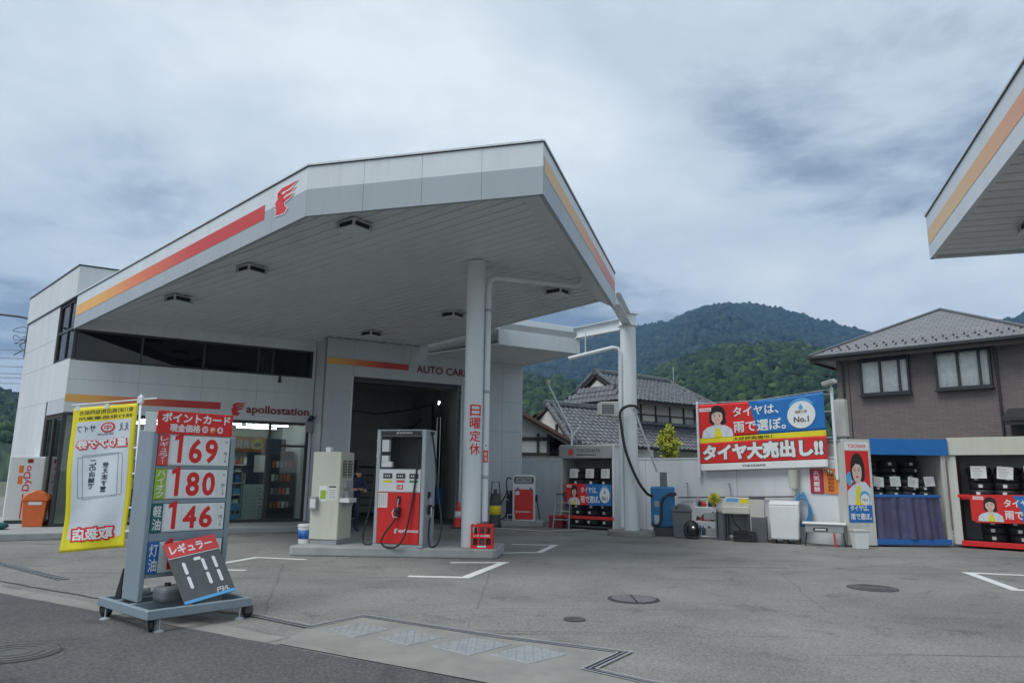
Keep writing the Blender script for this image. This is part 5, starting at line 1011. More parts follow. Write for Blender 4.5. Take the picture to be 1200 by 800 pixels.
def tyre_ad(parent, x0, x1, z0, z1, y, warp=None):
    """red and blue tyre advert with the figure, white wording and a pale disc"""
    w, h = x1-x0, z1-z0; X = lambda a: x0+a*w; Z = lambda b: z0+b*h
    flat('red_field', 'red_ink', parent, [(X(0), Z(0)), (X(0.5), Z(0)), (X(0.49), Z(0.5)), (X(0.43), Z(1)), (X(0), Z(1))], y, 0.0012, warp); flat('blue_field', 'blue_paint', parent, [(X(0.5), Z(0)), (X(1), Z(0)), (X(1), Z(1)), (X(0.43), Z(1)), (X(0.49), Z(0.5))], y-0.0002, 0.0012, warp)
    woman_print(parent, X(0.04), X(0.32), Z(0), Z(0.98), y-0.002, warp)
    letters('タイヤは、', 'white_ink', parent, X(0.33), X(0.70), Z(0.56), Z(0.86), y-0.003, bold=0.025, warp=warp); letters('雨で選ぼ。', 'white_ink', parent, X(0.33), X(0.75), Z(0.10), Z(0.44), y-0.003, bold=0.025, warp=warp)
    flat('disc', 'white_ink', parent, ell(X(0.86), Z(0.48), min(0.11*w, 0.36*h), 0.36*h, 26), y-0.003, 0.001, warp); flat('disc_arc', 'sky_blue', parent, ribbon([(X(0.76), Z(0.62)), (X(0.80), Z(0.84)), (X(0.86), Z(0.90)), (X(0.93), Z(0.82)), (X(0.96), Z(0.64))], [0.02*h, 0.08*h, 0.10*h, 0.08*h, 0.02*h]), y-0.0045, 0.001, warp)
    letters('No.1', 'dark_grey', parent, X(0.80), X(0.92), Z(0.24), Z(0.44), y-0.0052, bold=0.02, warp=warp); flat('drop', 'sky_blue', parent, [(X(0.86), Z(0.74)), (X(0.885), Z(0.60)), (X(0.86), Z(0.54)), (X(0.835), Z(0.60))], y-0.005, 0.001, warp)
    film('brand_tag', 'white_ink', parent, X(0.01), X(0.12), Z(0.82), Z(0.94), y-0.002) if warp is None else flat('brand_tag', 'white_ink', parent, [(X(0.01), Z(0.82)), (X(0.12), Z(0.82)), (X(0.12), Z(0.92)), (X(0.01), Z(0.92))], y-0.002, 0.001, warp)
    letters('YOKOHAMA', 'red_ink', parent, X(0.02), X(0.11), Z(0.84), Z(0.91), y-0.004, bold=0.03, warp=warp)
TB = thing('tyre_sale_banner', 'large red, blue and yellow tyre sale banner hung above the white wall', 'banner', wpt(6.95, -0.16, 0), WA)
def bw(x, y, z): 
    return (x, y+0.022*math.sin(x*2.1)*math.sin((z-1.6)*1.9)+0.005*math.sin(x*7+z*3), z+0.033*x-0.05*math.sin(math.pi*min(max(x/3.35, 0), 1))*max(0, (z-2.4)))
def cloth_grid(name, m, parent, x0, x1, z0, z1, y, f, nx=30, nz=14):
    mb = MB()
    for j in range(nz+1):
        for i in range(nx+1): mb.v.append(f(x0+(x1-x0)*i/nx, y, z0+(z1-z0)*j/nz))
    for j in range(nz):
        for i in range(nx): a = j*(nx+1)+i; mb.f.append((a, a+1, a+nx+2, a+nx+1))
    o = mb.build(name, m, parent, smooth=True); s_ = o.modifiers.new('t', 'SOLIDIFY'); s_.thickness = 0.004; s_.offset = 1; return o
Z0, Z1, Z2, Z3, ZT = 1.63, 1.80, 2.34, 2.47, 3.36
cloth_grid('white_hem', 'white_ink', TB, 0.02, 3.35, Z0, Z1, 0, bw); cloth_grid('red_field', 'red_ink', TB, 0.02, 3.35, Z1, Z2, 0, bw); cloth_grid('yellow_band', 'yellow', TB, 0.02, 3.35, Z2, Z3, 0, bw)
cloth_grid('upper_red_field', 'red_ink', TB, 0.02, 1.68, Z3, ZT, 0, bw); cloth_grid('blue_field', 'blue_paint', TB, 1.68, 3.35, Z3, ZT, 0, bw)
flat('blue_lobe', 'blue_paint', TB, [(1.44, ZT), (1.70, ZT), (1.70, Z3+0.05), (1.62, 2.75), (1.56, 3.0)], -0.006, 0.002, bw)
letters('タイヤ大売出し!!', 'dark_grey', TB, 0.07, 3.30, Z1+0.05, Z2-0.03, -0.008, bold=0.10, warp=bw); letters('タイヤ大売出し!!', 'white_ink', TB, 0.10, 3.27, Z1+0.07, Z2-0.05, -0.013, bold=0.06, warp=bw)
letters('大好評実施中！', 'black', TB, 0.98, 2.05, Z2+0.02, Z3-0.02, -0.012, bold=0.012, warp=bw); letters('YOKOHAMA', 'dark_grey', TB, 1.2, 1.85, Z0+0.06, Z0+0.12, -0.006, bold=0.03, warp=bw)
woman_print(TB, 0.08, 1.02, Z3, ZT+0.0, -0.0065, bw); letters('タイヤは、', 'white_ink', TB, 1.02, 2.25, 2.98, 3.24, -0.016, bold=0.022, warp=bw); letters('雨で選ぼ。', 'white_ink', TB, 1.02, 2.42, 2.56, 2.86, -0.016, bold=0.022, warp=bw)
flat('disc_arc', 'sky_blue', TB, ell(2.80, 2.93, 0.36, 0.36, 28, 30, 150), -0.006, 0.002, bw); flat('disc', 'white_ink', TB, ell(2.80, 2.88, 0.34, 0.33, 28), -0.014, 0.002, bw); letters('No.1', 'dark_grey', TB, 2.62, 2.98, 2.70, 2.84, -0.022, bold=0.02, warp=bw); letters('燃費と雨', 'wood', TB, 2.66, 2.94, 2.92, 2.99, -0.022, bold=0.02, warp=bw); flat('drop', 'sky_blue', TB, [(2.80, 3.16), (2.86, 3.04), (2.80, 3.0), (2.74, 3.04)], -0.022, 0.001, bw)
flat('brand_tag', 'white_ink', TB, [(0.05, 3.17), (0.40, 3.17), (0.40, 3.26), (0.05, 3.26)], -0.006, 0.002, bw); letters('YOKOHAMA', 'red_ink', TB, 0.08, 0.37, 3.19, 3.24, -0.009, bold=0.03, warp=bw)
for x, zt, nm in ((-0.05, 3.46, 'post'), (3.52, 3.56, 'post')): 
    MB().box(x-0.03, x+0.03, 0.03, 0.09, 1.45, zt).build(nm, 'column_white', TB, bevel=0.006); box('post_bracket', 'steel', TB, x-0.05, x+0.05, 0.091, 0.159, 1.55, 1.60); box('post_bracket', 'steel', TB, x-0.05, x+0.05, 0.091, 0.159, 1.80, 1.85)
for z in (3.3, 2.9, 2.3, 1.75): 
    a = bw(0.03, 0, z); tube('tie', 'paper', TB, [a, (-0.05, 0.03, z)], 0.006, 5); a = bw(3.34, 0, z); tube('tie', 'paper', TB, [a, (3.52, 0.03, z+0.1)], 0.006, 5)
tube('top_line', 'paper', TB, [(-0.05, 0.03, 3.40), bw(1.7, 0.0, ZT+0.005), (3.52, 0.03, 3.52)], 0.006, 5)
t = thing('floodlight', 'small floodlight on top of the banner post beside the brown house', 'lamp', wpt(10.47, -0.10, 3.563), WA); tube('stem', 'steel', t, [(0, 0, 0), (0, 0, 0.06)], 0.02); MB().box(-0.14, 0.16, -0.16, 0.02, 0.061, 0.15).xf(Matrix.Rotation(math.radians(-12), 4, 'Y')).build('housing', 'old_white', t, bevel=0.01); MB().box(-0.12, 0.14, -0.166, -0.161, 0.075, 0.14).xf(Matrix.Rotation(math.radians(-12), 4, 'Y')).build('lens', 'mid_grey', t)
t = thing('meter_cabinet', 'white wall cabinet on a pole behind the right end of the banner', 'cabinet', wpt(10.45, 0.45, 0), WA); tube('pole', 'steel', t, [(0.0, 0.1, 0), (0.0, 0.1, 3.3)], 0.04); box('case', 'old_white', t, -0.12, 0.12, -0.12, 0.055, 2.45, 3.32); box('lower_case', 'grey_plastic', t, -0.12, 0.12, -0.1, 0.05, 2.05, 2.35)
for lab, a, b_, m_, tx, im in (('dark red no-fire notice board on the white wall', 9.80, 10.11, 'dark_red', '火気厳禁', 'white_ink'), ('orange warning notice board on the white wall beside the red one', 10.13, 10.44, 'orange_ink', '危険物取扱所', 'black')):
    t = thing('notice_board', lab, 'sign', wpt(a, -0.03, 1.13), WA); mat('notice_red', (0.36, 0.02, 0.05), 0.5, var=0.05) if 'notice_red' not in M else 0
    box('plate', 'notice_red' if m_ == 'dark_red' else m_, t, 0, b_-a, 0, 0.014, 0, 0.57, 0.003); letters(tx, im, t, 0.08, b_-a-0.08, 0.03, 0.54, -0.0008, bold=0.015, vert=True)
t = thing('string_of_flags', 'small string of faded green and white paper flags on the wall', 'flags', wpt(10.2, -0.08, 1.55), WA)
mat('pale_green', (0.42, 0.52, 0.38), 0.7, var=0.1); pth = [(0.02+i*0.05, -0.02*(i % 2), 0.12-0.02*i+0.02*math.sin(i)) for i in range(13)]; tube('cord', 'paper', t, pth, 0.004, 5)
for i, p_ in enumerate(pth): MB().add([(p_[0]-0.02, p_[1]-0.005, p_[2]), (p_[0]+0.02, p_[1]-0.005, p_[2]), (p_[0]+0.01, p_[1]-0.02, p_[2]-0.07), (p_[0]+0.012, p_[1], p_[2]-0.06)], [(0, 1, 2), (0, 2, 3), (0, 3, 1), (1, 3, 2)]).build('flag', 'pale_green' if i % 3 else 'dark_grey', t)
t = thing('wall_pipe', 'thin dark water pipe with two taps along the white wall', 'pipe', wpt(6.2, -0.07, 0), WA); tube('pipe', 'dark_grey', t, [(0, 0, 0.92), (3.2, 0, 1.04)], 0.016)
for x in (0.3, 1.55): tube('tap_riser', 'steel', t, [(x, 0, 0.93+x*0.035), (x, 0, 1.30)], 0.012); tube('tap', 'steel', t, [(x, 0, 1.25), (x, -0.10, 1.27), (x, -0.12, 1.20)], 0.018); MB().cyl(x, -0.05, 1.29, 1.31, 0.03).build('tap_handle', 'dark_grey', t)
t = thing('liquid_dispenser', 'cream wall-mounted soap dispenser tank above the blue hose', 'dispenser', wpt(9.45, -0.14, 1.10), WA); MB().lathe([(0.0, 0), (0.03, 0.0), (0.03, 0.1), (0.09, 0.14), (0.11, 0.24), (0.115, 0.55), (0.12, 0.56), (0, 0.57)], n=24).build('tank', 'cream', t, auto=40); box('bracket', 'steel', t, -0.05, 0.05, 0.08, 0.139, 0.25, 0.3)

# ------------------------------------------------------------------ car care equipment in front of the wall
t = thing('oil_recovery_unit', 'blue sheet metal pump unit with black hose beside the big column', 'machine', (3.56, 18.40, 0), -12)
box('stand', 'dark_grey', t, 0.05, 0.55, 0.02, 0.4, 0, 0.22); box('case', 'machine_blue', t, 0, 0.60, 0, 0.42, 0.221, 1.22, 0.04, seg=2); box('control_box', 'grey_plastic', t, 0.24, 0.42, 0.1, 0.25, 1.221, 1.58); film('plate', 'steel', t, 0.08, 0.20, 0.30, 0.52, -0.0005); film('gauge_plate', 'mid_grey', t, 0.09, 0.22, 0.72, 0.86, -0.0005)
hose(t, [(0.50, -0.03, 1.05), (0.38, -0.05, 1.0), (0.27, -0.06, 0.85), (0.26, -0.06, 0.6), (0.24, -0.06, 0.36), (0.12, -0.05, 0.26), (0.03, -0.05, 0.34)], 0.03)
box('hose_clip', 'navy', t, 0.46, 0.64, -0.06, -0.001, 1.0, 1.08)
hz = MB().tube(smooth_path([(3.36, 18.55, 3.16), (3.2, 18.30, 3.24), (3.0, 18.26, 3.24), (2.83, 18.33, 3.12), (2.82, 18.32, 2.85), (2.93, 18.27, 2.1), (3.2, 18.25, 1.4), (3.44, 18.3, 1.06), (3.6, 18.37, 0.98)], 7), 0.035, 10).build('supply_hose', 'rubber', None, smooth=True); tag(hz, 'thick black hose drooping from the big column to the blue unit', 'hose')
o = tube('slanted_pole', 'column_white', None, [(3.16, 18.36, 3.22), (3.9, 19.2, 1.6)], 0.028); tag(o, 'pale slanted strut from the big column down to the wall', 'pole')
t = thing('heater_box', 'grey louvred heater box bracketed to the left of the big column', 'heater', (2.30, 18.42, 3.0), 8)
MB().profile([(0, 0.02), (0.03, 0.36), (0.50, 0.38), (0.52, -0.02)], 0, 0.34).build('case', 'old_white', t, bevel=0.012); film('louvre_recess', 'dark_grey', t, 0.06, 0.38, 0.05, 0.30, -0.001, 0.002)
for i in range(5): film('louvre', 'mid_grey', t, 0.07, 0.37, 0.065+i*0.048, 0.09+i*0.048, -0.004, 0.006)
MB().profile([(0.2, -0.021), (0.66, -0.24), (0.66, -0.18), (0.34, -0.021)], 0.12, 0.18).build('bracket', 'column_white', t)
t = thing('waste_bin', 'grey domed plastic waste bin beside the blue unit', 'bin', (3.98, 17.92, 0), -20)
MB().add([(0.03,0.03,0),(0.41,0.03,0),(0.41,0.36,0),(0.03,0.36,0),(0,0,0.62),(0.44,0,0.62),(0.44,0.40,0.62),(0,0.40,0.62)], [(0,3,2,1),(4,5,6,7),(0,1,5,4),(1,2,6,5),(2,3,7,6),(3,0,4,7)]).build('body', 'grey_plastic', t, bevel=0.015)
MB().profile([(-0.015, 0.621), (0.455, 0.621), (0.455, 0.66), (0.38, 0.78), (0.22, 0.84), (0.06, 0.78), (-0.015, 0.66)], -0.015, 0.415).build('lid', 'grey_plastic', t, bevel=0.02); flat('flap', 'black', t, ell(0.11, 0.72, 0.035, 0.025, 14), -0.016)
t = thing('vacuum_cleaner', 'small dark shop vacuum with chrome cap on the ground', 'vacuum cleaner', (4.43, 17.85, 0), 0); MB().lathe([(0.0, 0.06), (0.17, 0.06), (0.19, 0.2), (0.17, 0.34), (0.08, 0.42), (0, 0.44)], n=20).build('drum', 'black', t, auto=50); MB().lathe([(0.0, 0), (0.06, 0.0), (0.05, 0.05), (0, 0.07)], n=14).xf(Matrix.Translation((0.0, -0.17, 0.26)) @ Matrix.Rotation(math.radians(90), 4, 'X')).build('cap', 'chrome', t, smooth=True); hose(t, [(-0.1, -0.12, 0.35), (-0.2, -0.18, 0.2), (-0.1, -0.22, 0.05), (0.12, -0.2, 0.06), (0.2, -0.1, 0.3)], 0.022)
for a in (30, 150, 270): MB().tube([(0.15*math.cos(math.radians(a))-0.02, 0.15*math.sin(math.radians(a)), 0.035), (0.15*math.cos(math.radians(a))+0.02, 0.15*math.sin(math.radians(a)), 0.035)], 0.035, 10).build('wheel', 'rubber', t)
t = thing('wire_rack', 'white wire trolley crammed with car wash sundries against the wall', 'rack', (4.52, 17.85, 0), -22)
for x in (0, 0.54):
    for y in (0, 0.36): tube('post', 'white_paint', t, [(x, y, 0.0), (x, y, 0.88)], 0.012)
for z in (0.06, 0.40, 0.74):
    mb = MB()
    for y in (0, 0.09, 0.18, 0.27, 0.36): mb.tube([(0, y, z), (0.54, y, z)], 0.006, 5)
    for x in (0, 0.54): mb.tube([(x, 0, z+0.002), (x, 0.36, z+0.002)], 0.008, 5)
    mb.build('wire_shelf', 'white_paint', t)
r = random.Random(4)
for i in range(24):
    z = (0.07, 0.41, 0.75)[i % 3]; x = 0.03+0.06*(i//3)+r.uniform(0, 0.02); h = r.uniform(0.10, 0.27); m_ = r.choice(['paper', 'sky_blue', 'black', 'mid_grey', 'pale_red', 'navy', 'white_paint', 'black', 'dark_grey', 'grey_plastic'])
    MB().lathe([(0.04, 0), (0.042, h*0.7), (0.018, h*0.85), (0.018, h), (0, h)], x+0.02, 0.1+r.uniform(0, 0.12), 10).xf(Matrix.Translation((0, 0, z+0.009))).build('container', m_, t, auto=40)
film('printed_card', 'mid_grey', t, 0.22, 0.5, 0.46, 0.62, -0.013); film('wire_panel', 'mid_grey', t, 0.26, 0.52, 0.08, 0.26, -0.013)
mat('mop_yellow', (0.62, 0.58, 0.10), 0.8, var=0.15, scale=20)
t = thing('yellow_duster', 'round bristly yellow wash mop head standing up from the wire rack', 'mop', (4.98, 17.72, 0.95)); mb = MB(); r = random.Random(2)
for i in range(420):
    z = r.uniform(-1, 1); a = r.uniform(0, 6.283); q = math.sqrt(1-z*z); d = Vector((q*math.cos(a), q*math.sin(a), z)); L_ = r.uniform(0.15, 0.2); s_ = d.orthogonal().normalized()*0.014; u_ = d.cross(s_)
    mb.add([tuple(d*0.03+s_), tuple(d*0.03-s_*0.5+u_), tuple(d*0.03-s_*0.5-u_), tuple(d*L_)], [(0, 1, 3), (1, 2, 3), (2, 0, 3)])
tag(mb.build('bristles', 'mop_yellow', t), kind='stuff'); tube('handle', 'white_paint', t, [(0, 0.02, -0.9), (0, 0, 0)], 0.012)
t = thing('floor_mat_washer', 'grey car mat washer with cream control top and open lower frame', 'machine', (5.02, 17.35, 0), -20)
box('tub', 'cream', t, 0.02, 0.66, 0, 0.5, 0.62, 0.80, 0.02); MB().profile([(0.0, 0.80), (0.68, 0.80), (0.66, 1.0), (0.10, 1.0)], 0.1, 0.5).build('hood', 'old_white', t, bevel=0.01); flat('control_panel', 'sky_blue', t, [(0.12, 0.90), (0.40, 0.90), (0.40, 0.985), (0.15, 0.985)], 0.0995); flat('dial_panel', 'yellow', t, [(0.44, 0.87), (0.63, 0.87), (0.63, 0.985), (0.46, 0.985)], 0.0995)
for x in (0.05, 0.60): 
    for y in (0.03, 0.45): box('leg', 'dark_grey', t, x, x+0.04, y, y+0.04, 0.0, 0.619)
box('rear_sheet', 'mid_grey', t, 0.09, 0.60, 0.46, 0.47, 0.1, 0.60, 0); hose(t, [(0.25, 0.1, 0.62), (0.28, 0.05, 0.45), (0.42, 0.05, 0.28), (0.45, 0.1, 0.1)], 0.02)
t = thing('floor_box', 'dark grey upright box between the wire rack and the mat washer', 'box', (4.93, 17.55, 0), -22); box('case', 'grey_plastic', t, 0.02, 0.30, 0.0, 0.35, 0, 0.66, 0.012); tube('handle', 'black', t, [(0.06, -0.04, 0.05), (0.06, -0.04, 0.72), (0.26, -0.04, 0.72), (0.26, -0.04, 0.05)], 0.012)
t = thing('black_crate', 'black plastic crate on the ground beneath the mat washer', 'crate', (5.22, 17.12, 0), -20); mb = MB().box(0, 0.5, 0, 0.3, 0, 0.02)
for z in (0.05, 0.12, 0.19): mb.box(0, 0.5, 0, 0.02, z, z+0.045).box(0, 0.5, 0.28, 0.30, z, z+0.045).box(0, 0.02, 0.02, 0.28, z, z+0.045).box(0.48, 0.5, 0.02, 0.28, z, z+0.045)
for x in (0.0, 0.16, 0.32, 0.46): mb.box(x, x+0.03, 0.002, 0.018, 0.021, 0.24)
mb.build('case', 'black', t)
t = thing('wringer_cabinet', 'grey ribbed cabinet with pale box on top, right of the mat washer', 'cabinet', (5.66, 17.12, 0), -22); box('body', 'grey_plastic', t, 0.0, 0.34, 0, 0.45, 0.0, 0.56)
for i in range(6): box('rib', 'grey_plastic', t, 0.02+i*0.055, 0.045+i*0.055, -0.012, -0.0005, 0.04, 0.52, 0)
box('top_box', 'old_white', t, -0.02, 0.30, 0.02, 0.4, 0.561, 0.98); box('lid', 'dark_grey', t, -0.03, 0.31, 0.01, 0.41, 0.981, 1.01)
t = thing('white_washing_machine', 'white boxy washing machine on wooden blocks before the wall', 'washing machine', (5.98, 16.85, 0), -24)
for x in (0.02, 0.28, 0.54): 
    for y in (0.02, 0.42): box('block', 'timber', t, x, x+0.1, y, y+0.12, 0, 0.09)
MB().add([(0.03,0,0.091),(0.63,0,0.091),(0.63,0.55,0.091),(0.03,0.55,0.091),(0,0.0,0.86),(0.66,0.0,0.86),(0.66,0.56,0.86),(0,0.56,0.86)], [(0,3,2,1),(4,5,6,7),(0,1,5,4),(1,2,6,5),(2,3,7,6),(3,0,4,7)]).build('case', 'white_paint', t, bevel=0.03, seg=2)
MB().profx([(0.0, 0.861), (0.56, 0.861), (0.56, 0.95), (0.40, 0.94), (0.0, 0.885)], 0.0, 0.66).build('lid', 'white_paint', t, bevel=0.012)
t = thing('blue_hose_coil', 'coil of light blue water hose hanging on the white wall', 'hose', wpt(9.62, -0.12, 0.80), WA); mb = MB(); r = random.Random(8)
for k_ in range(7): mb.tube([( (0.14+0.012*k_)*math.sin(a)+r.uniform(-.004, .004), -0.012*(k_ % 3), 0.36*math.cos(a)*(1-0.02*k_)-0.02*k_) for a in [2*math.pi*i/28 for i in range(29)]], 0.011, 6)
mat('hose_blue', (0.05, 0.26, 0.52), 0.4, var=0.05); mb.build('coil', 'hose_blue', t, smooth=True); box('hook', 'steel', t, -0.02, 0.02, -0.04, 0.11, 0.30, 0.36)
t = thing('folding_table', 'low white folding table with thin dark legs in front of the wall', 'table', (6.52, 16.30, 0), -24)
box('table_top', 'white_paint', t, 0, 0.90, 0, 0.45, 0.47, 0.51, 0.012); box('apron', 'mid_grey', t, 0.06, 0.84, 0.03, 0.05, 0.30, 0.469, 0.01); film('badge', 'black', t, 0.22, 0.52, 0.33, 0.40, 0.0295); film('badge_centre', 'white_ink', t, 0.26, 0.48, 0.35, 0.38, 0.0275)
for x, dx_ in ((0.10, -0.06), (0.80, 0.06)):
    for y in (0.06, 0.40): tube('leg', 'black', t, [(x, y, 0.469), (x+dx_, y, 0.0)], 0.01)
o = tube('red_rod', 'pale_red', t, [(0.66, 0.02, 0.0), (0.64, 0.02, 0.30)], 0.022)
t = thing('small_pail', 'small white square pail standing before the tyre shed poster', 'bucket', (7.40, 15.70, 0), 0); MB().add([(0.03,0.02,0),(0.29,0.02,0),(0.29,0.22,0),(0.03,0.22,0),(0,0,0.36),(0.32,0,0.36),(0.32,0.25,0.36),(0,0.25,0.36)], [(0,3,2,1),(4,5,6,7),(0,1,5,4),(1,2,6,5),(2,3,7,6),(3,0,4,7)]).build('body', 'white_paint', t, bevel=0.01); box('rim', 'old_white', t, -0.01, 0.33, -0.01, 0.26, 0.361, 0.40)

# ------------------------------------------------------------------ tyres
ty = MB().lathe([(0.19, -0.085), (0.25, -0.105), (0.285, -0.098), (0.305, -0.075), (0.313, -0.045), (0.315, -0.032), (0.307, -0.030), (0.307, -0.018), (0.316, -0.016), (0.316, 0.016), (0.307, 0.018), (0.307, 0.030), (0.315, 0.032), (0.313, 0.045), (0.305, 0.075), (0.285, 0.098), (0.25, 0.105), (0.19, 0.085)], n=28, closed=True)
ty0 = ty.build('tyre_ring', 'rubber', None, auto=40); tyre_me = ty0.data; bpy.data.objects.remove(ty0)
lb0 = MB().box(-0.05, 0.05, -0.320, -0.3155, -0.045, 0.045).build('tread_label', 'white_ink'); lab_me = lb0.data; bpy.data.objects.remove(lb0)
rl = random.Random(11)
ORD = ['leftmost', 'second', 'third', 'fourth', 'fifth']; LEV = ['lowest', 'second up', 'third up', 'fourth up']
def tyre(parent_frame, x, y, z, label, group, scale=1.0):
    loc, rot = parent_frame; r = math.radians(rot); t = thing('tyre', label, 'tyre', (loc[0]+x*math.cos(r)-y*math.sin(r), loc[1]+x*math.sin(r)+y*math.cos(r), z), rot+rl.uniform(-18, 18), group)
    t.scale = (scale, scale, scale)
    for me, nm in ((tyre_me, 'rubber_ring'), (lab_me, 'tread_label')): link(bpy.data.objects.new(nm, me), t)
def tyre_stacks(fr, xs, y, z0, n, where, group, sc_=0.82, pitch=0.17):
    for i, x in enumerate(xs):
        for j in range(n): tyre(fr, x+rl.uniform(-0.02, 0.02), y+rl.uniform(-0.02, 0.02), z0+pitch*0.5+j*pitch+0.005, f'black tyre {where}, {ORD[i]} stack, {LEV[j]}', group, sc_)
def price_card(fr, x, y, z, w_, h, label, tilt=0):
    loc, rot = fr; r = math.radians(rot); t = thing('price_card', label, 'price card', (loc[0]+x*math.cos(r)-y*math.sin(r), loc[1]+x*math.sin(r)+y*math.cos(r), z), rot, 'price cards on the tyre stacks')
    o = MB().box(0, w_, -0.004, 0, 0, h).build('card', 'paper', t); o.rotation_euler = (math.radians(-6), math.radians(tilt), 0)
    for k_ in range(4): f = film('print_line', 'mid_grey', o, w_*0.12, w_*(0.6+0.08*(k_ % 3)), h*(0.16+0.19*k_), h*(0.22+0.19*k_), -0.0042, 0.0006)

# grey headed shed by the big column
SF = ((1.5, 20.8), -36)
s = thing('tyre_shed', 'grey tyre shed with lettered header beside the big column', 'shed', (1.5, 20.8, 0), -36)
box('left_wall', 'old_white', s, -0.05, -0.005, 0.0, 0.78, 0.06, 1.95); box('right_wall', 'column_white', s, 1.60, 1.66, 0.0, 0.78, 0.02, 2.28); box('rear_wall', 'grey_plastic', s, -0.004, 1.599, 0.74, 0.78, 0.06, 2.2, 0); box('roof', 'old_white', s, -0.10, 1.70, 0.035, 0.85, 2.281, 2.33)
box('header', 'mid_grey', s, -0.10, 1.62, -0.03, 0.03, 1.95, 2.30); letters('YOKOHAMA', 'dark_grey', s, 0.48, 1.26, 2.11, 2.22, -0.0305, bold=0.012); film('sub_lettering', 'dark_grey', s, 0.48, 1.12, 2.03, 2.06, -0.0305, 0.0008); flat('round_mark', 'pale_red', s, ell(0.30, 2.12, 0.09, 0.10), -0.0305)
box('floor', 'dark_grey', s, -0.004, 1.599, 0.03, 0.739, 0.05, 0.09, 0); box('shelf_board', 'red', s, -0.004, 1.599, 0.035, 0.739, 0.98, 1.01); box('front_rail', 'red', s, -0.03, 1.64, -0.02, 0.02, 0.28, 0.36); box('front_rail', 'red', s, -0.004, 1.599, 0.0, 0.03, 1.16, 1.20)
tyre_stacks(SF, (0.34, 0.82, 1.29), 0.40, 0.36, 3, 'on the lower shelf of the grey headed shed', 'tyres in the grey headed shed', 0.78, 0.165); tyre_stacks(SF, (0.34, 0.82, 1.29), 0.40, 1.02, 4, 'on the upper shelf of the grey headed shed', 'tyres in the grey headed shed', 0.78, 0.165)
for x in (0.34, 0.82, 1.29): tyre(SF, x, 0.40, 0.19, f'black tyre on the floor of the grey headed shed, {ORD[(0.34, 0.82, 1.29).index(x)]} of three', 'tyres in the grey headed shed', 0.78)
for i, x in enumerate((0.18, 0.70, 1.20)): price_card(SF, x, 0.10, 1.40, 0.27, 0.26, f'price card on the {ORD[i]} tyre stack in the grey headed shed')
ab = thing('advert_cloth', 'small red and blue tyre advert hung across the grey headed shed', 'banner', (1.5, 20.8, 0), -36); box('cloth', 'red_ink', ab, 0.14, 1.58, -0.016, -0.012, 0.66, 1.24, 0); tyre_ad(ab, 0.14, 1.58, 0.66, 1.24, -0.0165)
t = thing('step_ladder', 'aluminium step ladder standing open beside the grey headed shed', 'ladder', (1.22, 20.55, 0), -20)
for x in (0.0, 0.42): tube('front_rail', 'steel', t, [(x+0.04*(x > 0), -0.02, 0.0), (x, 0.28, 0.92)], 0.016); tube('rear_rail', 'steel', t, [(x, 0.62, 0.0), (x, 0.34, 0.92)], 0.014)
for i in range(3): z = 0.23+i*0.23; box('tread', 'steel', t, 0.02, 0.42, -0.02+z*0.326-0.03, -0.02+z*0.326+0.05, z, z+0.025)
box('top_step', 'dark_grey', t, -0.01, 0.43, 0.26, 0.36, 0.921, 0.95)
t = thing('tool_carton', 'small dark red carton on the ground by the step ladder', 'box', (1.12, 20.9, 0), -30); box('case', 'dark_red', t, 0, 0.42, 0, 0.3, 0, 0.3); box('lid', 'red', t, -0.01, 0.43, -0.01, 0.31, 0.301, 0.34)
t = thing('lamp_jib', 'thin slanted lamp arm rising from the roof of the grey headed shed', 'lamp arm', (1.78, 20.95, 2.33)); tube('foot', 'column_white', t, [(0, 0, 0), (0, 0, 0.42)], 0.028); tube('arm', 'column_white', t, [(0.0, 0, 0.40), (-0.70, 0.05, 1.80)], 0.028); tube('brace', 'column_white', t, [(0.0, 0, 0.25), (0.28, 0, 0.60)], 0.02); MB().lathe([(0.0, 0), (0.06, 0.0), (0.075, 0.1), (0.03, 0.14), (0, 0.14)], -0.70, 0.05, 14).xf(Matrix.Translation((0, 0, 1.78))).build('lamp_head', 'old_white', t, smooth=True)

# blue topped shed with poster
BF = ((7.5, 16.25), 2)
s = thing('tyre_shed', 'tyre shed with blue header, poster door and violet curtain', 'shed', (7.5, 16.25, 0), 2)
box('poster_door', 'old_white', s, 0.0, 0.66, 0.0, 0.05, 0.03, 2.36); box('left_wall', 'old_white', s, 0.0, 0.04, 0.051, 1.1, 0.03, 2.30, 0); box('rear_wall', 'dark_grey', s, 0.041, 2.35, 1.06, 1.10, 0.03, 2.30, 0); box('right_post', 'old_white', s, 2.30, 2.36, 0.03, 0.09, 0.03, 2.03); box('right_wall', 'old_white', s, 2.361, 2.39, 0.03, 1.1, 0.03, 2.30, 0); box('roof', 'mid_grey', s, -0.02, 2.44, 0.08, 1.15, 2.31, 2.36, 0)
box('blue_header', 'blue_paint', s, 0.662, 2.46, -0.01, 0.07, 2.02, 2.385); box('sill', 'blue', s, 0.662, 2.36, 0.0, 0.07, 0.05, 0.17); box('curtain_rail', 'blue', s, 0.68, 2.20, -0.005, 0.02, 1.08, 1.14)
cu = MB(); n_ = 60
for i in range(n_+1):
    a = i/n_; x = 0.70+1.46*a
    for j, z in enumerate((0.175, 0.6, 1.08)): cu.v.append((x+0.06*(1-z)*a, 0.01+(0.016+0.012*(1-z))*(math.sin(a*31+j*0.6+2*math.sin(a*5))+0.6*math.sin(a*53+1.3))+0.025*math.sin(a*8+j*0.4), z))
for i in range(n_):
    for j in range(2): a = i*3+j; cu.f.append((a, a+3, a+4, a+1))
cu.build('curtain', 'curtain_violet', s, smooth=True)
po = link(bpy.data.objects.new('poster', None), s); po.empty_display_size = 0.05
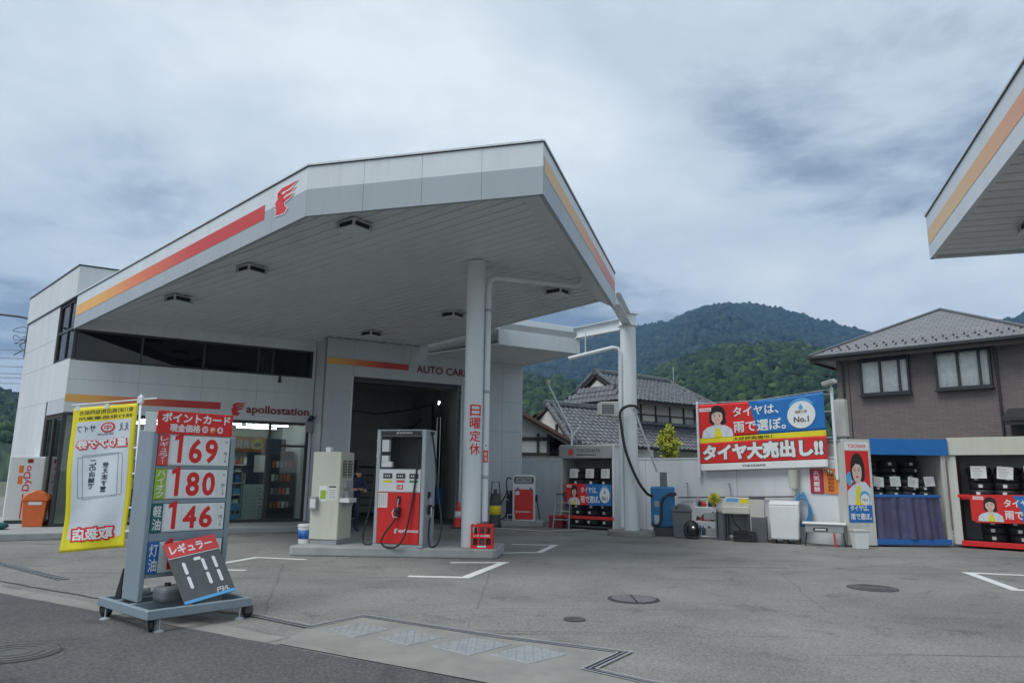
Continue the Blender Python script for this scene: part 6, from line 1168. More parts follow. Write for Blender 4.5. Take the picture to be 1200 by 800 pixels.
film('poster_sheet', 'red_ink', po, 0.06, 0.60, 0.52, 2.10, -0.0005, 0.002); film('blue_foot', 'blue_paint', po, 0.06, 0.60, 0.52, 0.98, -0.003, 0.001); film('title_strip', 'white_ink', po, 0.06, 0.62, 2.12, 2.30, -0.0005, 0.002)
letters('YOKOHAMA', 'red_ink', po, 0.14, 0.56, 2.16, 2.25, -0.003, bold=0.02)
S_ = lambda P_: [(0.06+0.54*a, 0.90+1.2*b) for a, b in P_]
for nm, m_, P_, k_ in (('hair', 'hair', ell(0.50, 0.66, 0.30, 0.30), 0), ('shirt', 'cloth_white', [(0.0, 0.0), (1.0, 0.0), (1.0, 0.30), (0.80, 0.42), (0.55, 0.44), (0.25, 0.36), (0.02, 0.26)], 1), ('blue_bag', 'sky_blue', ell(0.13, 0.48, 0.13, 0.13), 1.5), ('shirt_front', 'yellow', [(0.30, 0.0), (0.62, 0.0), (0.56, 0.36), (0.40, 0.34)], 2), ('face', 'print_skin', ell(0.46, 0.62, 0.20, 0.22), 3), ('fringe', 'hair', [(0.24, 0.66), (0.30, 0.86), (0.5, 0.94), (0.70, 0.84), (0.72, 0.62), (0.60, 0.74), (0.42, 0.76)], 4), ('eye', 'hair', ell(0.37, 0.635, 0.035, 0.013, 10), 4), ('eye', 'hair', ell(0.55, 0.635, 0.035, 0.013, 10), 4), ('brow', 'hair', ribbon([(0.31, 0.67), (0.37, 0.68), (0.42, 0.67)], [0.005, 0.012, 0.005]), 4), ('brow', 'hair', ribbon([(0.50, 0.67), (0.55, 0.68), (0.61, 0.67)], [0.005, 0.012, 0.005]), 4), ('nose', 'skin', ribbon([(0.46, 0.63), (0.45, 0.58), (0.48, 0.575)], [0.006, 0.012, 0.01]), 4), ('lips', 'pale_red', ell(0.46, 0.515, 0.07, 0.018, 12), 4), ('lock', 'hair', ribbon([(0.26, 0.76), (0.22, 0.58), (0.28, 0.44)], [0.05, 0.07, 0.02]), 4.2), ('lock', 'hair', ribbon([(0.70, 0.76), (0.75, 0.56), (0.66, 0.42)], [0.05, 0.08, 0.02]), 4.2), ('disc_rim', 'sky_blue', ell(0.72, 0.13, 0.22, 0.13), 5), ('disc', 'white_ink', ell(0.72, 0.10, 0.19, 0.105), 6)): flat('printed_'+nm, m_, po, S_(P_), -0.0035-0.0014*k_, 0.001)
letters('タイヤは、', 'white_ink', po, 0.10, 0.52, 0.77, 0.90, -0.0125, bold=0.025); letters('雨で選ぼ。', 'white_ink', po, 0.10, 0.57, 0.58, 0.72, -0.0125, bold=0.025); letters('No.1', 'dark_grey', po, 0.39, 0.51, 0.99, 1.05, -0.014, bold=0.02)
box('shelf_board', 'dark_grey', s, 0.05, 2.29, 0.3, 1.05, 1.04, 1.07, 0); tyre_stacks(BF, (0.92, 1.30, 1.68, 2.05), 0.42, 1.07, 3, 'on the shelf of the blue headed shed', 'tyres in the blue headed shed', 0.62, 0.135)
tyre_stacks(BF, (1.0, 1.5, 2.0), 0.86, 1.45, 3, 'at the back of the blue headed shed', 'tyres in the blue headed shed', 0.7, 0.15)
for i, x in enumerate((0.70, 1.10, 1.50, 1.90)): price_card(BF, x+0.08, 0.20, 1.32, 0.24, 0.22, f'price card on the {ORD[i]} tyre stack in the blue headed shed', (6, 0, 8, -3)[i])
# white shed at the right edge
RF = ((9.97, 16.42), -42)
s = thing('tyre_shed', 'cream tyre shed with red floor rail cut by the right picture edge', 'shed', (9.97, 16.42, 0), -42)
Ls = 3.2
box('left_post', 'old_white', s, 0.0, 0.17, 0.0, 0.06, 0.07, 2.02); box('left_wall', 'old_white', s, 0.0, 0.03, 0.061, 1.0, 0.07, 2.3, 0); box('inner_panel', 'wood', s, 0.05, 0.08, 0.10, 0.9, 0.13, 2.0, 0); box('rear_wall', 'mid_grey', s, 0.031, Ls, 0.96, 1.0, 0.07, 2.3, 0); box('roof', 'old_white', s, -0.02, Ls, 0.05, 1.05, 2.32, 2.38, 0); box('header', 'cream', s, 0.03, Ls, -0.04, 0.045, 2.03, 2.42); box('right_wall', 'old_white', s, Ls-0.03, Ls, 0.0, 0.959, 0.07, 2.02, 0)
box('floor_rail', 'red', s, 0.14, Ls-0.04, -0.03, 0.06, 0.05, 0.16); box('shelf_board', 'red', s, 0.09, Ls-0.04, 0.1, 0.95, 1.05, 1.09, 0); box('floor', 'dark_grey', s, 0.09, Ls-0.04, 0.07, 0.95, 0.10, 0.14, 0); box('shelf_rail', 'red', s, 0.14, Ls-0.04, -0.01, 0.04, 1.10, 1.16)
tyre_stacks(RF, (0.55, 1.05, 1.55, 2.1), 0.42, 1.10, 4, 'on the upper shelf of the cream shed', 'tyres in the cream shed', 0.78, 0.165); tyre_stacks(RF, (0.70, 1.20, 1.70, 2.2), 0.42, 0.145, 3, 'on the floor of the cream shed', 'tyres in the cream shed', 0.78, 0.165)
for i, x in enumerate((0.42, 0.90, 1.42)): price_card(RF, x, 0.10, 1.52, 0.30, 0.27, f'price card on the {ORD[i]} tyre stack in the cream shed', (0, 5, -4)[i])
ab = thing('advert_cloth', 'red and blue tyre advert banner tied across the cream shed', 'banner', (9.97, 16.42, 0), -42); q_ = MB().profile([(0.36, 1.16), (2.2, 1.20), (2.2, 0.60), (0.44, 0.56)], -0.05, -0.045).build('cloth', 'red_ink', ab); tyre_ad(ab, 0.42, 2.18, 0.60, 1.16, -0.0505); film('red_margin', 'red_ink', ab, 0.38, 0.44, 0.60, 1.15, -0.05)
o = tube('wooden_pole', 'steel', None, [(7.78, 16.0, 0.0), (7.78, 16.12, 0.5)], 0.01); bpy.data.objects.remove(o)
mat('green_rag', (0.03, 0.12, 0.06), 0.8, var=0.1)
# ------------------------------------------------------------------ tiled houses behind the wall
def tiles(parent, O, e, s, poly, m='tile', pa=0.27, pb=0.26, name='roof_tiles'):
    """courses of pan tiles over poly (a along the eave, b up the slope)"""
    O, e, s = Vector(O), Vector(e).normalized(), Vector(s).normalized(); n = e.cross(s).normalized()
    if n.z < 0: n = -n
    A = [p[0] for p in poly]; B = [p[1] for p in poly]; mb = MB(); rr = random.Random(3)
    def inside(a, b):
        c = False
        for i in range(len(poly)):
            (x1, y1), (x2, y2) = poly[i-1], poly[i]
            if (y1 > b) != (y2 > b) and a < (x2-x1)*(b-y1)/(y2-y1)+x1: c = not c
        return c
    a = min(A)
    while a < max(A):
        b = min(B)
        while b < max(B):
            if inside(a+pa/2, b+pb/2):
                h = rr.uniform(-0.004, 0.004); prof = [(0, 0.0), (0.18, 0.045), (0.36, 0.05), (0.54, 0.012), (0.8, 0.0), (1.0, 0.004)]; v = []
                for kk, (bb, lift) in enumerate(((b-0.02, 0.055), (b+pb, 0.02))):
                    for q, hh in prof: v.append(tuple(O+e*(a+q*pa)+s*bb+n*(hh+lift+h)))
                k = len(prof); f = [(i, i+1, k+i+1, k+i) for i in range(k-1)]
                for q, hh in prof: v.append(tuple(O+e*(a+q*pa)+s*(b-0.02)+n*(hh+0.0)))
                f += [(2*k+i, 2*k+i+1, i+1, i) for i in range(k-1)]; mb.add(v, f)
            b += pb
        a += pa
    return tag(mb.build(name, m, parent), kind='stuff')
def slope(parent, pts, m='tile', deck='timber', **k):
    """pts: 3-D polygon whose first edge is the eave"""
    P_ = [Vector(p) for p in pts]; e = (P_[1]-P_[0]).normalized(); nrm = None
    for q in P_[2:]:
        if (q-P_[0]).cross(e).length > 0.1: nrm = e.cross(q-P_[0]).normalized(); break
    if nrm.z < 0: nrm = -nrm
    s = nrm.cross(e).normalized()
    if s.z < 0: s = -s
    poly = [((q-P_[0]).dot(e), (q-P_[0]).dot(s)) for q in P_]
    n_ = len(P_); mb = MB().add([tuple(p) for p in P_]+[tuple(p-nrm*0.10) for p in P_], [tuple(range(n_)), tuple(range(n_, 2*n_))[::-1]]+[(i, n_+i, n_+(i+1) % n_, (i+1) % n_) for i in range(n_)])
    mb.build('roof_deck', deck, parent); return tiles(parent, P_[0], e, s, poly, m, **k)
def ridge(parent, a, b, r=0.13): 
    a, b = Vector(a), Vector(b); n = max(2, int((b-a).length/0.3)); d = (b-a)/n
    MB().tube([tuple(a), tuple(b)], r*0.8, 8).build('ridge_course', 'tile', parent)
    for i in range(n): MB().tube([tuple(a+d*i+Vector((0, 0, r*0.5))), tuple(a+d*(i+0.96)+Vector((0, 0, r*0.5)))], [r*0.75, r*0.68], 8).build('ridge_tile', 'tile', parent, auto=50)
    MB().lathe([(0, 0), (r*1.3, 0.02), (r*1.3, 0.08), (0, 0.1)], n=14).xf(Matrix.Translation(a) @ Matrix.Rotation(math.radians(90), 4, 'Y')).build('end_tile', 'tile', parent)
H = thing('tiled_house', 'two storey Japanese house with grey pan tile roofs behind the wall', 'house', (5.0, 31.0, 0), 37)
ze, zr = 4.78, 6.12
E0_, E1_, E2_, E3_ = (0, 0, ze), (6.3, 0, ze), (6.3, 4.4, ze), (0, 4.4, ze); R0, R1 = (0.28, 2.2, zr), (5.5, 2.2, zr); G0, G1 = (0.28, 1.1, (ze+zr)/2), (0.28, 3.3, (ze+zr)/2)
slope(H, [E0_, E1_, R1, R0, G0]); slope(H, [E3_, E0_, G0, G1]); slope(H, [E1_, E2_, R1]); slope(H, [E2_, E3_, G1, R0, R1])
ridge(H, (0.2, 2.2, zr+0.1), (5.5, 2.2, zr+0.1)); ridge(H, (0.0, 0.0, ze+0.1), (0.52, 1.1, (ze+zr)/2+0.1), 0.1); ridge(H, (5.5, 2.2, zr+0.05), (6.3, 0.0, ze+0.1), 0.1); ridge(H, (0.3, 0.95, (ze+zr)/2+0.02), (0.3, 2.2, zr+0.12), 0.1); ridge(H, (0.3, 3.45, (ze+zr)/2+0.02), (0.3, 2.2, zr+0.12), 0.1)
MB().add([(0.42, 1.0, 5.36), (0.42, 3.4, 5.36), (0.42, 2.2, 6.08)], [(0, 2, 1)]).build('gable_panel', 'timber', H); MB().add([(0.41, 1.65, 5.5), (0.41, 2.75, 5.5), (0.41, 2.2, 5.84)], [(0, 2, 1)]).build('gable_plaster', 'plaster', H)
box('upper_wall', 'plaster', H, 0.75, 5.6, 0.75, 3.7, 0, 4.75, 0); box('eave_fascia', 'timber', H, 0.02, 6.28, 0.02, 0.08, 4.62, 4.72, 0); box('eave_fascia', 'timber', H, 0.02, 0.08, 0.081, 4.38, 4.62, 4.72, 0)
for u_ in (0.75, 1.75, 2.75, 3.75, 4.75, 5.55): box('post', 'timber', H, u_-0.035, u_+0.035, 0.70, 0.749, 2.6, 4.7, 0)
for z in (3.78, 4.25): box('beam', 'timber', H, 0.85, 5.5, 0.715, 0.748, z-0.025, z+0.025, 0)
for i, u_ in enumerate((0.80, 1.80, 2.80, 3.80, 4.80)): 
    w_ = box('window', 'dark_trim', H, u_+0.04, u_+0.88, 0.735, 0.748, 3.84, 4.21, 0); box('pane', ['mid_grey', 'cream', 'mid_grey', 'cream', 'mid_grey'][i], w_, u_+0.06, u_+0.86, 0.728, 0.734, 3.86, 4.19, 0)
slope(H, [(-0.6, -0.85, 2.62), (6.9, -0.85, 2.62), (6.4, 0.7, 3.75), (0.3, 0.7, 3.75)]); ridge(H, (0.3, 0.66, 3.83), (6.3, 0.66, 3.83), 0.09)
slope(H, [(-4.4, -1.4, 2.62), (0.3, -1.4, 2.62), (1.0, 1.0, 4.28), (-3.6, 1.0, 4.28)]); slope(H, [(0.7, 3.4, 2.62), (-4.4, 3.4, 2.62), (-3.6, 1.0, 4.28), (0.7, 1.0, 4.28)]); ridge(H, (-3.75, 1.0, 4.38), (0.7, 1.0, 4.38))
ridge(H, (-4.45, -1.45, 2.72), (-3.68, 0.95, 4.36), 0.1); ridge(H, (-4.1, -1.45, 2.72), (-3.35, 0.95, 4.36), 0.08)
MB().add([(-3.6, -1.2, 0), (-3.6, 3.2, 0), (-3.6, 3.2, 2.6), (-3.6, 1.0, 4.1), (-3.6, -1.2, 2.6)], [(0, 4, 3, 2, 1)]).build('wing_gable_wall', 'plaster', H); box('wing_wall', 'plaster', H, -3.55, 0.7, -0.9, 3.0, 0, 2.6, 0)
for v_ in (-0.6, 0.4, 1.4, 2.4): MB().box(-3.66, -3.605, v_-0.05, v_+0.05, 0.5, 3.0+0.5*(1 if 0 < v_ < 2 else 0)).build('gable_post', 'timber', H)
slope(H, [(-4.6, -1.2, 2.30), (-4.6, 1.6, 2.30), (-3.62, 1.6, 2.75), (-3.62, -1.2, 2.75)])
tube('antenna', 'steel', H, [(5.6, 2.0, 6.1), (5.6, 2.0, 7.0)], 0.02)
N_ = thing('plaster_cottage', 'old cottage with white plaster, dark timbers and brown roof left of the tiled house', 'house', (0, 27, 0), 0)
MB().profile([(-3.8, 0), (1.45, 0), (1.45, 2.95), (-1.2, 4.45), (-3.8, 3.0)], 0, 3.5).build('wall', 'plaster', N_)
for z0_, z1_ in ((2.72, 2.86), (2.18, 2.28)): box('beam', 'timber', N_, -3.8, 1.46, -0.05, -0.004, z0_, z1_, 0)
for x in (-2.3, -0.6, 0.98, 1.36): box('post', 'timber', N_, x, x+0.1, -0.06, -0.001, 0, 3.0, 0)
MB().profile([(-1.2, 4.55), (2.2, 2.66), (2.2, 2.78), (-1.2, 4.72), (-4.6, 2.78), (-4.6, 2.66)], -0.55, 3.6).build('roof', 'brown_tin', N_); MB().profile([(-1.2, 4.40), (2.15, 2.53), (2.15, 2.655), (-1.2, 4.545)], -0.5, -0.42).build('barge_board', 'timber', N_)
MB().profx([(-1.1, 1.98), (-0.06, 2.16), (-0.06, 2.08), (-1.1, 1.90)], -3.0, 2.1).build('pent_roof', 'tile', N_); MB().profx([(-1.0, 1.6), (-0.95, 1.6), (-0.95, 1.92), (-1.0, 1.90)], -3.0, 2.05).build('pent_board', 'wood', N_); box('chimney', 'pale_red', N_, -0.1, 0.35, 1.2, 1.6, 3.6, 4.05)
for x in (-2.9, 2.0): box('pent_post', 'timber', N_, x-0.05, x+0.05, -1.0, -0.9, 0, 1.9, 0)

# ------------------------------------------------------------------ brown sided house on the right
HB = thing('brown_house', 'brown sided two storey house with grey hipped roof on the right', 'house', (11.2, 23.8, 0), -45)
box('wall', 'siding', HB, -0.2, 5.2, 0.0, 5.4, 0, 5.42, 0)
box('wall', 'siding', HB, 5.0, 9.5, 0.9, 6.0, 0, 5.42, 0)
def hip(parent, x0_, x1_, y0_, y1_, ze_, ax, ay, za, th=0.12, x2=None):
    P_ = [(x0_, y0_, ze_), (x1_, y0_, ze_), (x1_, y1_, ze_), (x0_, y1_, ze_), (ax, ay, za), (x2 or ax, ay, za)]
    fs = [(0, 1, 5, 4), (1, 2, 5), (2, 3, 4, 5), (3, 0, 4)] if x2 else [(0, 1, 4), (1, 2, 4), (2, 3, 4), (3, 0, 4)]
    me = bpy.data.meshes.new('roof'); me.from_pydata(P_, [], fs); uv = me.uv_layers.new(name='UVMap')
    for p in me.polygons:
        n = p.normal; e = Vector((-n.y, n.x, 0)).normalized(); s_ = n.cross(e)
        for li in p.loop_indices: v = me.vertices[me.loops[li].vertex_index].co; uv.data[li].uv = (v.dot(e), v.dot(s_))
    me.materials.append(M['slate_roof']); r_ = link(bpy.data.objects.new('roof', me), parent)
    for a, b in ((0, 4), (1, 5 if x2 else 4), (2, 5 if x2 else 4)): MB().tube([Vector(P_[a])+Vector((0, 0, 0.03)), Vector(P_[b])+Vector((0, 0, 0.03))], 0.05, 6).build('hip_cap', 'grey_plastic', r_)
    for nm, m_, i0, i1, h0, h1 in (('gutter', 'dark_trim', -0.07, 0.0, -0.10, -0.01), ('fascia_board', 'timber', 0.02, 0.06, -0.24, -0.02)):
        MB().box(x0_+i0, x1_-i0, y0_+i0, y0_+i1 if i1 else y0_, ze_+h0, ze_+h1).build(nm, m_, parent); MB().box(x0_+i0, x0_+i1 if i1 else x0_, y0_+0.061, y1_, ze_+h0, ze_+h1).build(nm, m_, parent)
    box('soffit_board', 'mid_grey', parent, x0_+0.07, x1_-0.07, y0_+0.07, y1_-0.07, ze_-0.16, ze_-0.13, 0)
    return r_
rf = hip(HB, -0.85, 5.75, -0.62, 6.0, 5.55, 2.45, 2.7, 7.25)
hip(HB, 4.8, 10.2, 0.3, 6.6, 5.50, 6.0, 3.4, 6.7, x2=9.0)
for i in range(22):
    for row in (0, 1):
        x = -0.45+i*0.285+0.14*row; t_ = 0.30+0.28*row; y = -0.62+3.32*(t_/3.75); z = 5.55+1.70*(t_/3.75)
        if x < -0.85+3.3*t_/3.75+0.1 or x > 5.75-3.3*t_/3.75-0.1: continue
        box('snow_guard', 'dark_trim', rf, x-0.025, x+0.025, y-0.02, y+0.02, z+0.0, z+0.055, 0)
for a, b, z0_, z1_ in ((0.58, 2.07, 4.17, 5.30), (2.80, 4.27, 4.19, 5.36)):
    w_ = window(HB, a, b, z0_, z1_, -0.14, (a+(b-a)*0.42, a+(b-a)*0.80), 0.06, gm='house_glass', depth=0.14)
    cu = MB(); n_ = 50
    for i in range(n_+1): cu.v += [(a+0.06+(b-a-0.12)*i/n_, -0.022+0.012*math.sin(i*1.3)+0.008*math.sin(i*0.45), z) for z in (z0_+0.05, z1_-0.05)]
    for i in range(n_): cu.f.append((2*i, 2*i+2, 2*i+3, 2*i+1))
    cu.build('curtain', 'curtain', w_, smooth=True); box('sill', 'dark_trim', w_, a-0.03, b+0.03, -0.20, -0.001, z0_-0.06, z0_-0.001); box('head', 'dark_trim', w_, a-0.03, b+0.03, -0.19, -0.001, z1_+0.001, z1_+0.05)
for x in (0.02, 4.40): tube('downpipe', 'dark_trim', HB, [(x, -0.55, 5.48), (x, -0.08, 5.25), (x, -0.06, 5.0), (x, -0.06, 0.0)], 0.035)
MB().profx([(-0.9, 3.22), (0.0, 3.52), (0.0, 3.42), (-0.9, 3.12)], 4.55, 7.0).build('awning', 'dark_trim', HB); box('awning_beam', 'dark_trim', HB, 4.6, 7.0, -0.85, -0.80, 3.0, 3.11); box('awning_wall', 'timber', HB, 4.62, 5.19, -0.3, -0.001, 0, 3.3, 0)
box('wall_seam', 'dark_trim', HB, 0.18, 0.21, -0.012, 0.0, 0, 5.3, 0)

# ------------------------------------------------------------------ small tree behind the wall
def leafy(name, label, loc, h, rx, rz, m, n=900, seed=1, leaf=0.07):
    t = thing(name, label, 'tree', loc); r = random.Random(seed)
    MB().tube(smooth_path([(0, 0, 0), (0.03, 0.02, h*0.3), (-0.02, 0, h*0.6), (0, 0, h*0.9)], 4), [0.06*(1-0.8*i/12) for i in range(13)], 8).build('trunk', 'bark', t, smooth=True)
    mb = MB(); tone = []
    tips = [Vector((r.gauss(0, 0.42)*rx, r.gauss(0, 0.42)*rx, h-rz+r.uniform(-1, 1)*rz*0.95)) for _ in range(34)]
    for p in tips[:16]: MB().tube([(0, 0, max(h*0.35, p.z-0.6)), tuple(p)], [0.02, 0.006], 5).build('limb', 'bark', t)
    for i in range(n):
        c = r.choice(tips); q = c+Vector((r.gauss(0, 1), r.gauss(0, 1), r.gauss(0, 1)))*rx*0.22; k = 1-abs((q.z-(h-rz))/rz)*0.55
        q.x *= k; q.y *= k; d = Vector((r.uniform(-1, 1), r.uniform(-1, 1), r.uniform(-0.2, 1))).normalized(); s_ = d.orthogonal().normalized()*leaf*0.4*r.uniform(0.6, 1.3); L_ = leaf*r.uniform(0.7, 1.5)
        mb.add([tuple(q-s_*0.2), tuple(q+d*L_*0.5+s_), tuple(q+d*L_), tuple(q+d*L_*0.5-s_)], [(0, 1, 2, 3)]); tone += [min(1, max(0, r.gauss(0.5, 0.25)))]*4
    o = mb.build('crown', m, t); at = o.data.attributes.new('tone', 'FLOAT', 'POINT'); at.data.foreach_set('value', tone); return t
leafy('young_tree', 'small yellow green conical tree behind the white wall', (5.25, 24.0, 0), 2.98, 0.38, 0.50, 'leaf_yellow', 2600, 3, 0.085)

# ------------------------------------------------------------------ wires at the left edge
t = thing('service_cable', 'thick black service cable reaching the upper left corner of the store', 'cable', (0, 0, 0))
MB().tube(smooth_path([(-40, 24.5, 9.5), (-25, 23, 6.9), (-16.2, 22.0, 6.25), (-14.45, 21.0, 5.72)], 6), 0.035, 6).build('cable', 'black', t)
mb = MB(); r = random.Random(6)
for k_ in range(4): mb.tube(smooth_path([(-14.45+r.uniform(-.05, .05), 20.95, 5.72-0.1*k_)]+[(-14.75+r.uniform(-.3, .25), 20.95+r.uniform(-.2, .2), 5.6-0.12*k_+r.uniform(-.2, .12)) for _ in range(3)]+[(-14.5, 20.9, 5.5-0.12*k_)], 5), 0.009, 5)
mb.build('looped_ends', 'black', t); box('insulator_bracket', 'dark_grey', t, -14.52, -14.38, 20.86, 20.98, 4.7, 5.78)
pl_ = []
for lab, x, y in (('concrete utility pole hidden behind the left end of the store', -31.5, 52.0), ('concrete utility pole beyond the left picture edge', -62.0, 40.0)):
    t = thing('utility_pole', lab, 'utility pole', (x, y, 0)); MB().lathe([(0.19, 0), (0.12, 11.0), (0, 11.0)], n=16).build('shaft', 'concrete', t, auto=40)
    for z in (7.4, 8.6, 9.8): box('cross_arm', 'iron', t, -0.9, 0.9, -0.05, 0.05, z, z+0.09)
for i, z in enumerate((9.9, 9.3, 8.7, 8.2, 7.9, 7.5, 6.6)):
    o = MB().tube([(-62, 40, z), (-54, 43.2, z-0.25), (-46.7, 46.0, z-0.32), (-39, 49.0, z-0.25), (-31.5, 52, z)], 0.018, 5).build('overhead_wire', 'dark_grey'); tag(o, f'thin overhead wire left of the store, {["topmost", "second from top", "third from top", "fourth from top", "fifth from top", "sixth from top", "lowest"][i]} of seven', 'wire', 'overhead wires at the left edge')

# ------------------------------------------------------------------ wooded hills
RF_ = np.array(_R); UF = np.array(_U); FF = np.array(_f)
def dirpx(x, y): d = FF+RF_*(x-600)/832+UF*(400-y)/832; return d/np.hypot(d[0], d[1])
def prof(P_):
    az = []; el = []
    for x, y in P_: d = dirpx(x, y); az.append(math.atan2(d[0], d[1])); el.append(d[2])
    return np.array(az), np.array(el)
rng = np.random.default_rng(5)
def fnoise(x, y, seed, octs=4, base=1.0):
    g = np.zeros_like(x); rg = np.random.default_rng(seed); a = 1.0; f = base
    for _ in range(octs):
        for _ in range(5):
            th = rg.uniform(0, 6.283); ph = rg.uniform(0, 6.283); g += a*np.sin((x*math.cos(th)+y*math.sin(th))*f*rg.uniform(0.7, 1.4)+ph)/5
        a *= 0.5; f *= 2.0
    return g
def terrain(name, P_, r0, R1, R2, naz, nr, m, rough, az0=-62, az1=62, spur=0.0, power=0.8, seed=1):
    pa, pe = prof(P_); AZ = np.radians(np.linspace(az0, az1, naz)); T_ = np.linspace(0, 1, nr); zr = np.interp(AZ, pa, pe)*R1+1.5
    k = int(nr*0.8); rad = np.concatenate([np.linspace(r0, R1, k), np.linspace(R1, R2, nr-k+1)[1:]])
    A, Rr = np.meshgrid(AZ, rad, indexing='ij'); X = np.sin(A)*Rr; Y = np.cos(A)*Rr
    t_ = np.clip((Rr-r0)/(R1-r0), 0, 1); S_ = t_**power; S_ = S_*(1+spur*(1-t_)*fnoise(X, Y, seed, 3, 0.02)*2.2)
    back = np.clip((Rr-R1)/(R2-R1), 0, 1); Z = zr[:, None]*S_*(1-0.8*back**1.2)
    Z += rough*rng.uniform(-1, 1, Z.shape)*np.clip(t_*6, 0, 1)+rough*0.8*fnoise(X, Y, seed+3, 3, 0.25)*np.clip(t_*6, 0, 1)
    n1_, n2_ = Z.shape; V_ = np.stack([X, Y, Z], -1).reshape(-1, 3); i, j = np.meshgrid(np.arange(n1_-1), np.arange(n2_-1), indexing='ij'); a = (i*n2_+j).ravel(); F_ = np.stack([a, a+n2_, a+n2_+1, a+1], -1)
    me = bpy.data.meshes.new(name); me.from_pydata(V_.tolist(), [], F_[:, ::-1].tolist()); me.materials.append(M[m]); at = me.attributes.new('tone', 'FLOAT', 'POINT')
    tn = np.clip(0.5+0.25*fnoise(X, Y, seed+9, 4, 0.03)+rng.normal(0, 0.22, Z.shape), 0, 1); at.data.foreach_set('value', tn.ravel()); o = link(bpy.data.objects.new(name, me)); tag(o, kind='structure')
    def height(az, r_):
        t1 = np.clip((r_-r0)/(R1-r0), 0, 1); x, y = np.sin(az)*r_, np.cos(az)*r_; b = np.clip((r_-R1)/(R2-R1), 0, 1)
        return np.interp(az, pa, pe)*R1*t1**power*(1+spur*(1-t1)*fnoise(x, y, seed, 3, 0.02)*2.2)*(1-0.8*b**1.2)+1.5*t1
    return o, height
FARP = [(-900, 470), (-300, 480), (0, 490), (300, 470), (500, 450), (600, 428), (650, 415), (700, 398), (735, 388), (765, 383), (785, 381), (805, 371), (830, 363), (855, 360), (885, 361), (915, 366), (950, 377), (990, 386), (1040, 400), (1100, 398), (1160, 384), (1210, 372), (1300, 380), (1600, 430), (2200, 470)]
mtn, fz_ = terrain('mountain', FARP, 380, 950, 1300, 1000, 90, 'far_forest', 2.0, spur=0.14, power=0.85, seed=4)
NEARP = [(-900, 452), (-300, 455), (-60, 460), (0, 468), (25, 470), (80, 478), (300, 480), (560, 462), (613, 446), (650, 452), (700, 462), (735, 456), (770, 442), (800, 428), (850, 415), (900, 412), (950, 416), (1000, 424), (1100, 430), (1250, 428), (1600, 440), (2200, 470)]
hill, hz_ = terrain('hill', NEARP, 95, 330, 420, 500, 50, 'forest', 0.6, spur=0.12, power=0.9, seed=8)
# tree crowns over the near hill
ico_v = []; ph = (1+5**0.5)/2
for a, b in ((1, ph), (-1, ph), (1, -ph), (-1, -ph)): ico_v += [(0, a, b), (a, b, 0), (b, 0, a)]
ico_v = np.array(ico_v, float); ico_v /= np.linalg.norm(ico_v[0])
import itertools
dmin = min(np.linalg.norm(ico_v[i]-ico_v[j]) for i, j in itertools.combinations(range(12), 2))*1.01
tri = [t_ for t_ in itertools.combinations(range(12), 3) if all(np.linalg.norm(ico_v[a]-ico_v[b]) < dmin for a, b in itertools.combinations(t_, 2))]
tri = [t_ if np.dot(np.cross(ico_v[t_[1]]-ico_v[t_[0]], ico_v[t_[2]]-ico_v[t_[0]]), ico_v[t_[0]]) > 0 else (t_[0], t_[2], t_[1]) for t_ in tri]
vv = [tuple(v) for v in ico_v]; cache = {}; tri2 = []
def midp(a, b):
    k = (min(a, b), max(a, b))
    if k not in cache: q = (np.array(vv[a])+np.array(vv[b])); q /= np.linalg.norm(q); vv.append(tuple(q)); cache[k] = len(vv)-1
    return cache[k]
for a, b, c in tri: ab_, bc_, ca_ = midp(a, b), midp(b, c), midp(c, a); tri2 += [(a, ab_, ca_), (b, bc_, ab_), (c, ca_, bc_), (ab_, bc_, ca_)]
BV = np.array(vv); BT = np.array(tri2)
n = 20000; az = np.radians(np.where(rng.uniform(0, 1, n) < 0.12, rng.uniform(-42, -30, n), rng.uniform(-5, 41, n))); rad = np.sqrt(rng.uniform(130**2, 345**2, n)); hh = hz_(az, rad)
Rc = 0.8+1.9*rng.uniform(0, 1, n)**1.6*np.where(rng.uniform(0, 1, n) < 0.15, 1.3, 1.0); asp = rng.uniform(0.8, 1.5, n)
Rc = Rc*np.clip(rad/330, 0.35, 1)**0.8
V_ = BV[None]*(1+rng.normal(0, 0.20, (n, len(BV), 1))); V_ = V_*Rc[:, None, None]; V_[:, :, 2] *= asp[:, None]
V_ += np.stack([np.sin(az)*rad, np.cos(az)*rad, hh+Rc*0.4], -1)[:, None, :]
F_ = (BT[None]+(np.arange(n)*len(BV))[:, None, None]).reshape(-1, 3)
me = bpy.data.meshes.new('forest_canopy'); nv, nf = n*len(BV), len(F_); me.vertices.add(nv); me.vertices.foreach_set('co', V_.reshape(-1).astype(np.float32)); me.loops.add(nf*3); me.loops.foreach_set('vertex_index', F_.ravel().astype(np.int32)); me.polygons.add(nf); me.polygons.foreach_set('loop_start', np.arange(0, nf*3, 3, dtype=np.int32)); me.update(calc_edges=True); me.validate()
at = me.attributes.new('tone', 'FLOAT', 'POINT'); tn = np.clip(rng.normal(0.5, 0.24, n)[:, None]+0.10*BV[None, :, 2]*0+rng.normal(0, 0.08, (n, len(BV))), 0, 1); at.data.foreach_set('value', tn.ravel().astype(np.float32)); me.materials.append(M['forest'])
o = link(bpy.data.objects.new('forest_canopy', me)); tag(o, 'dense green broadleaf forest covering the near hill', 'forest', kind='stuff')
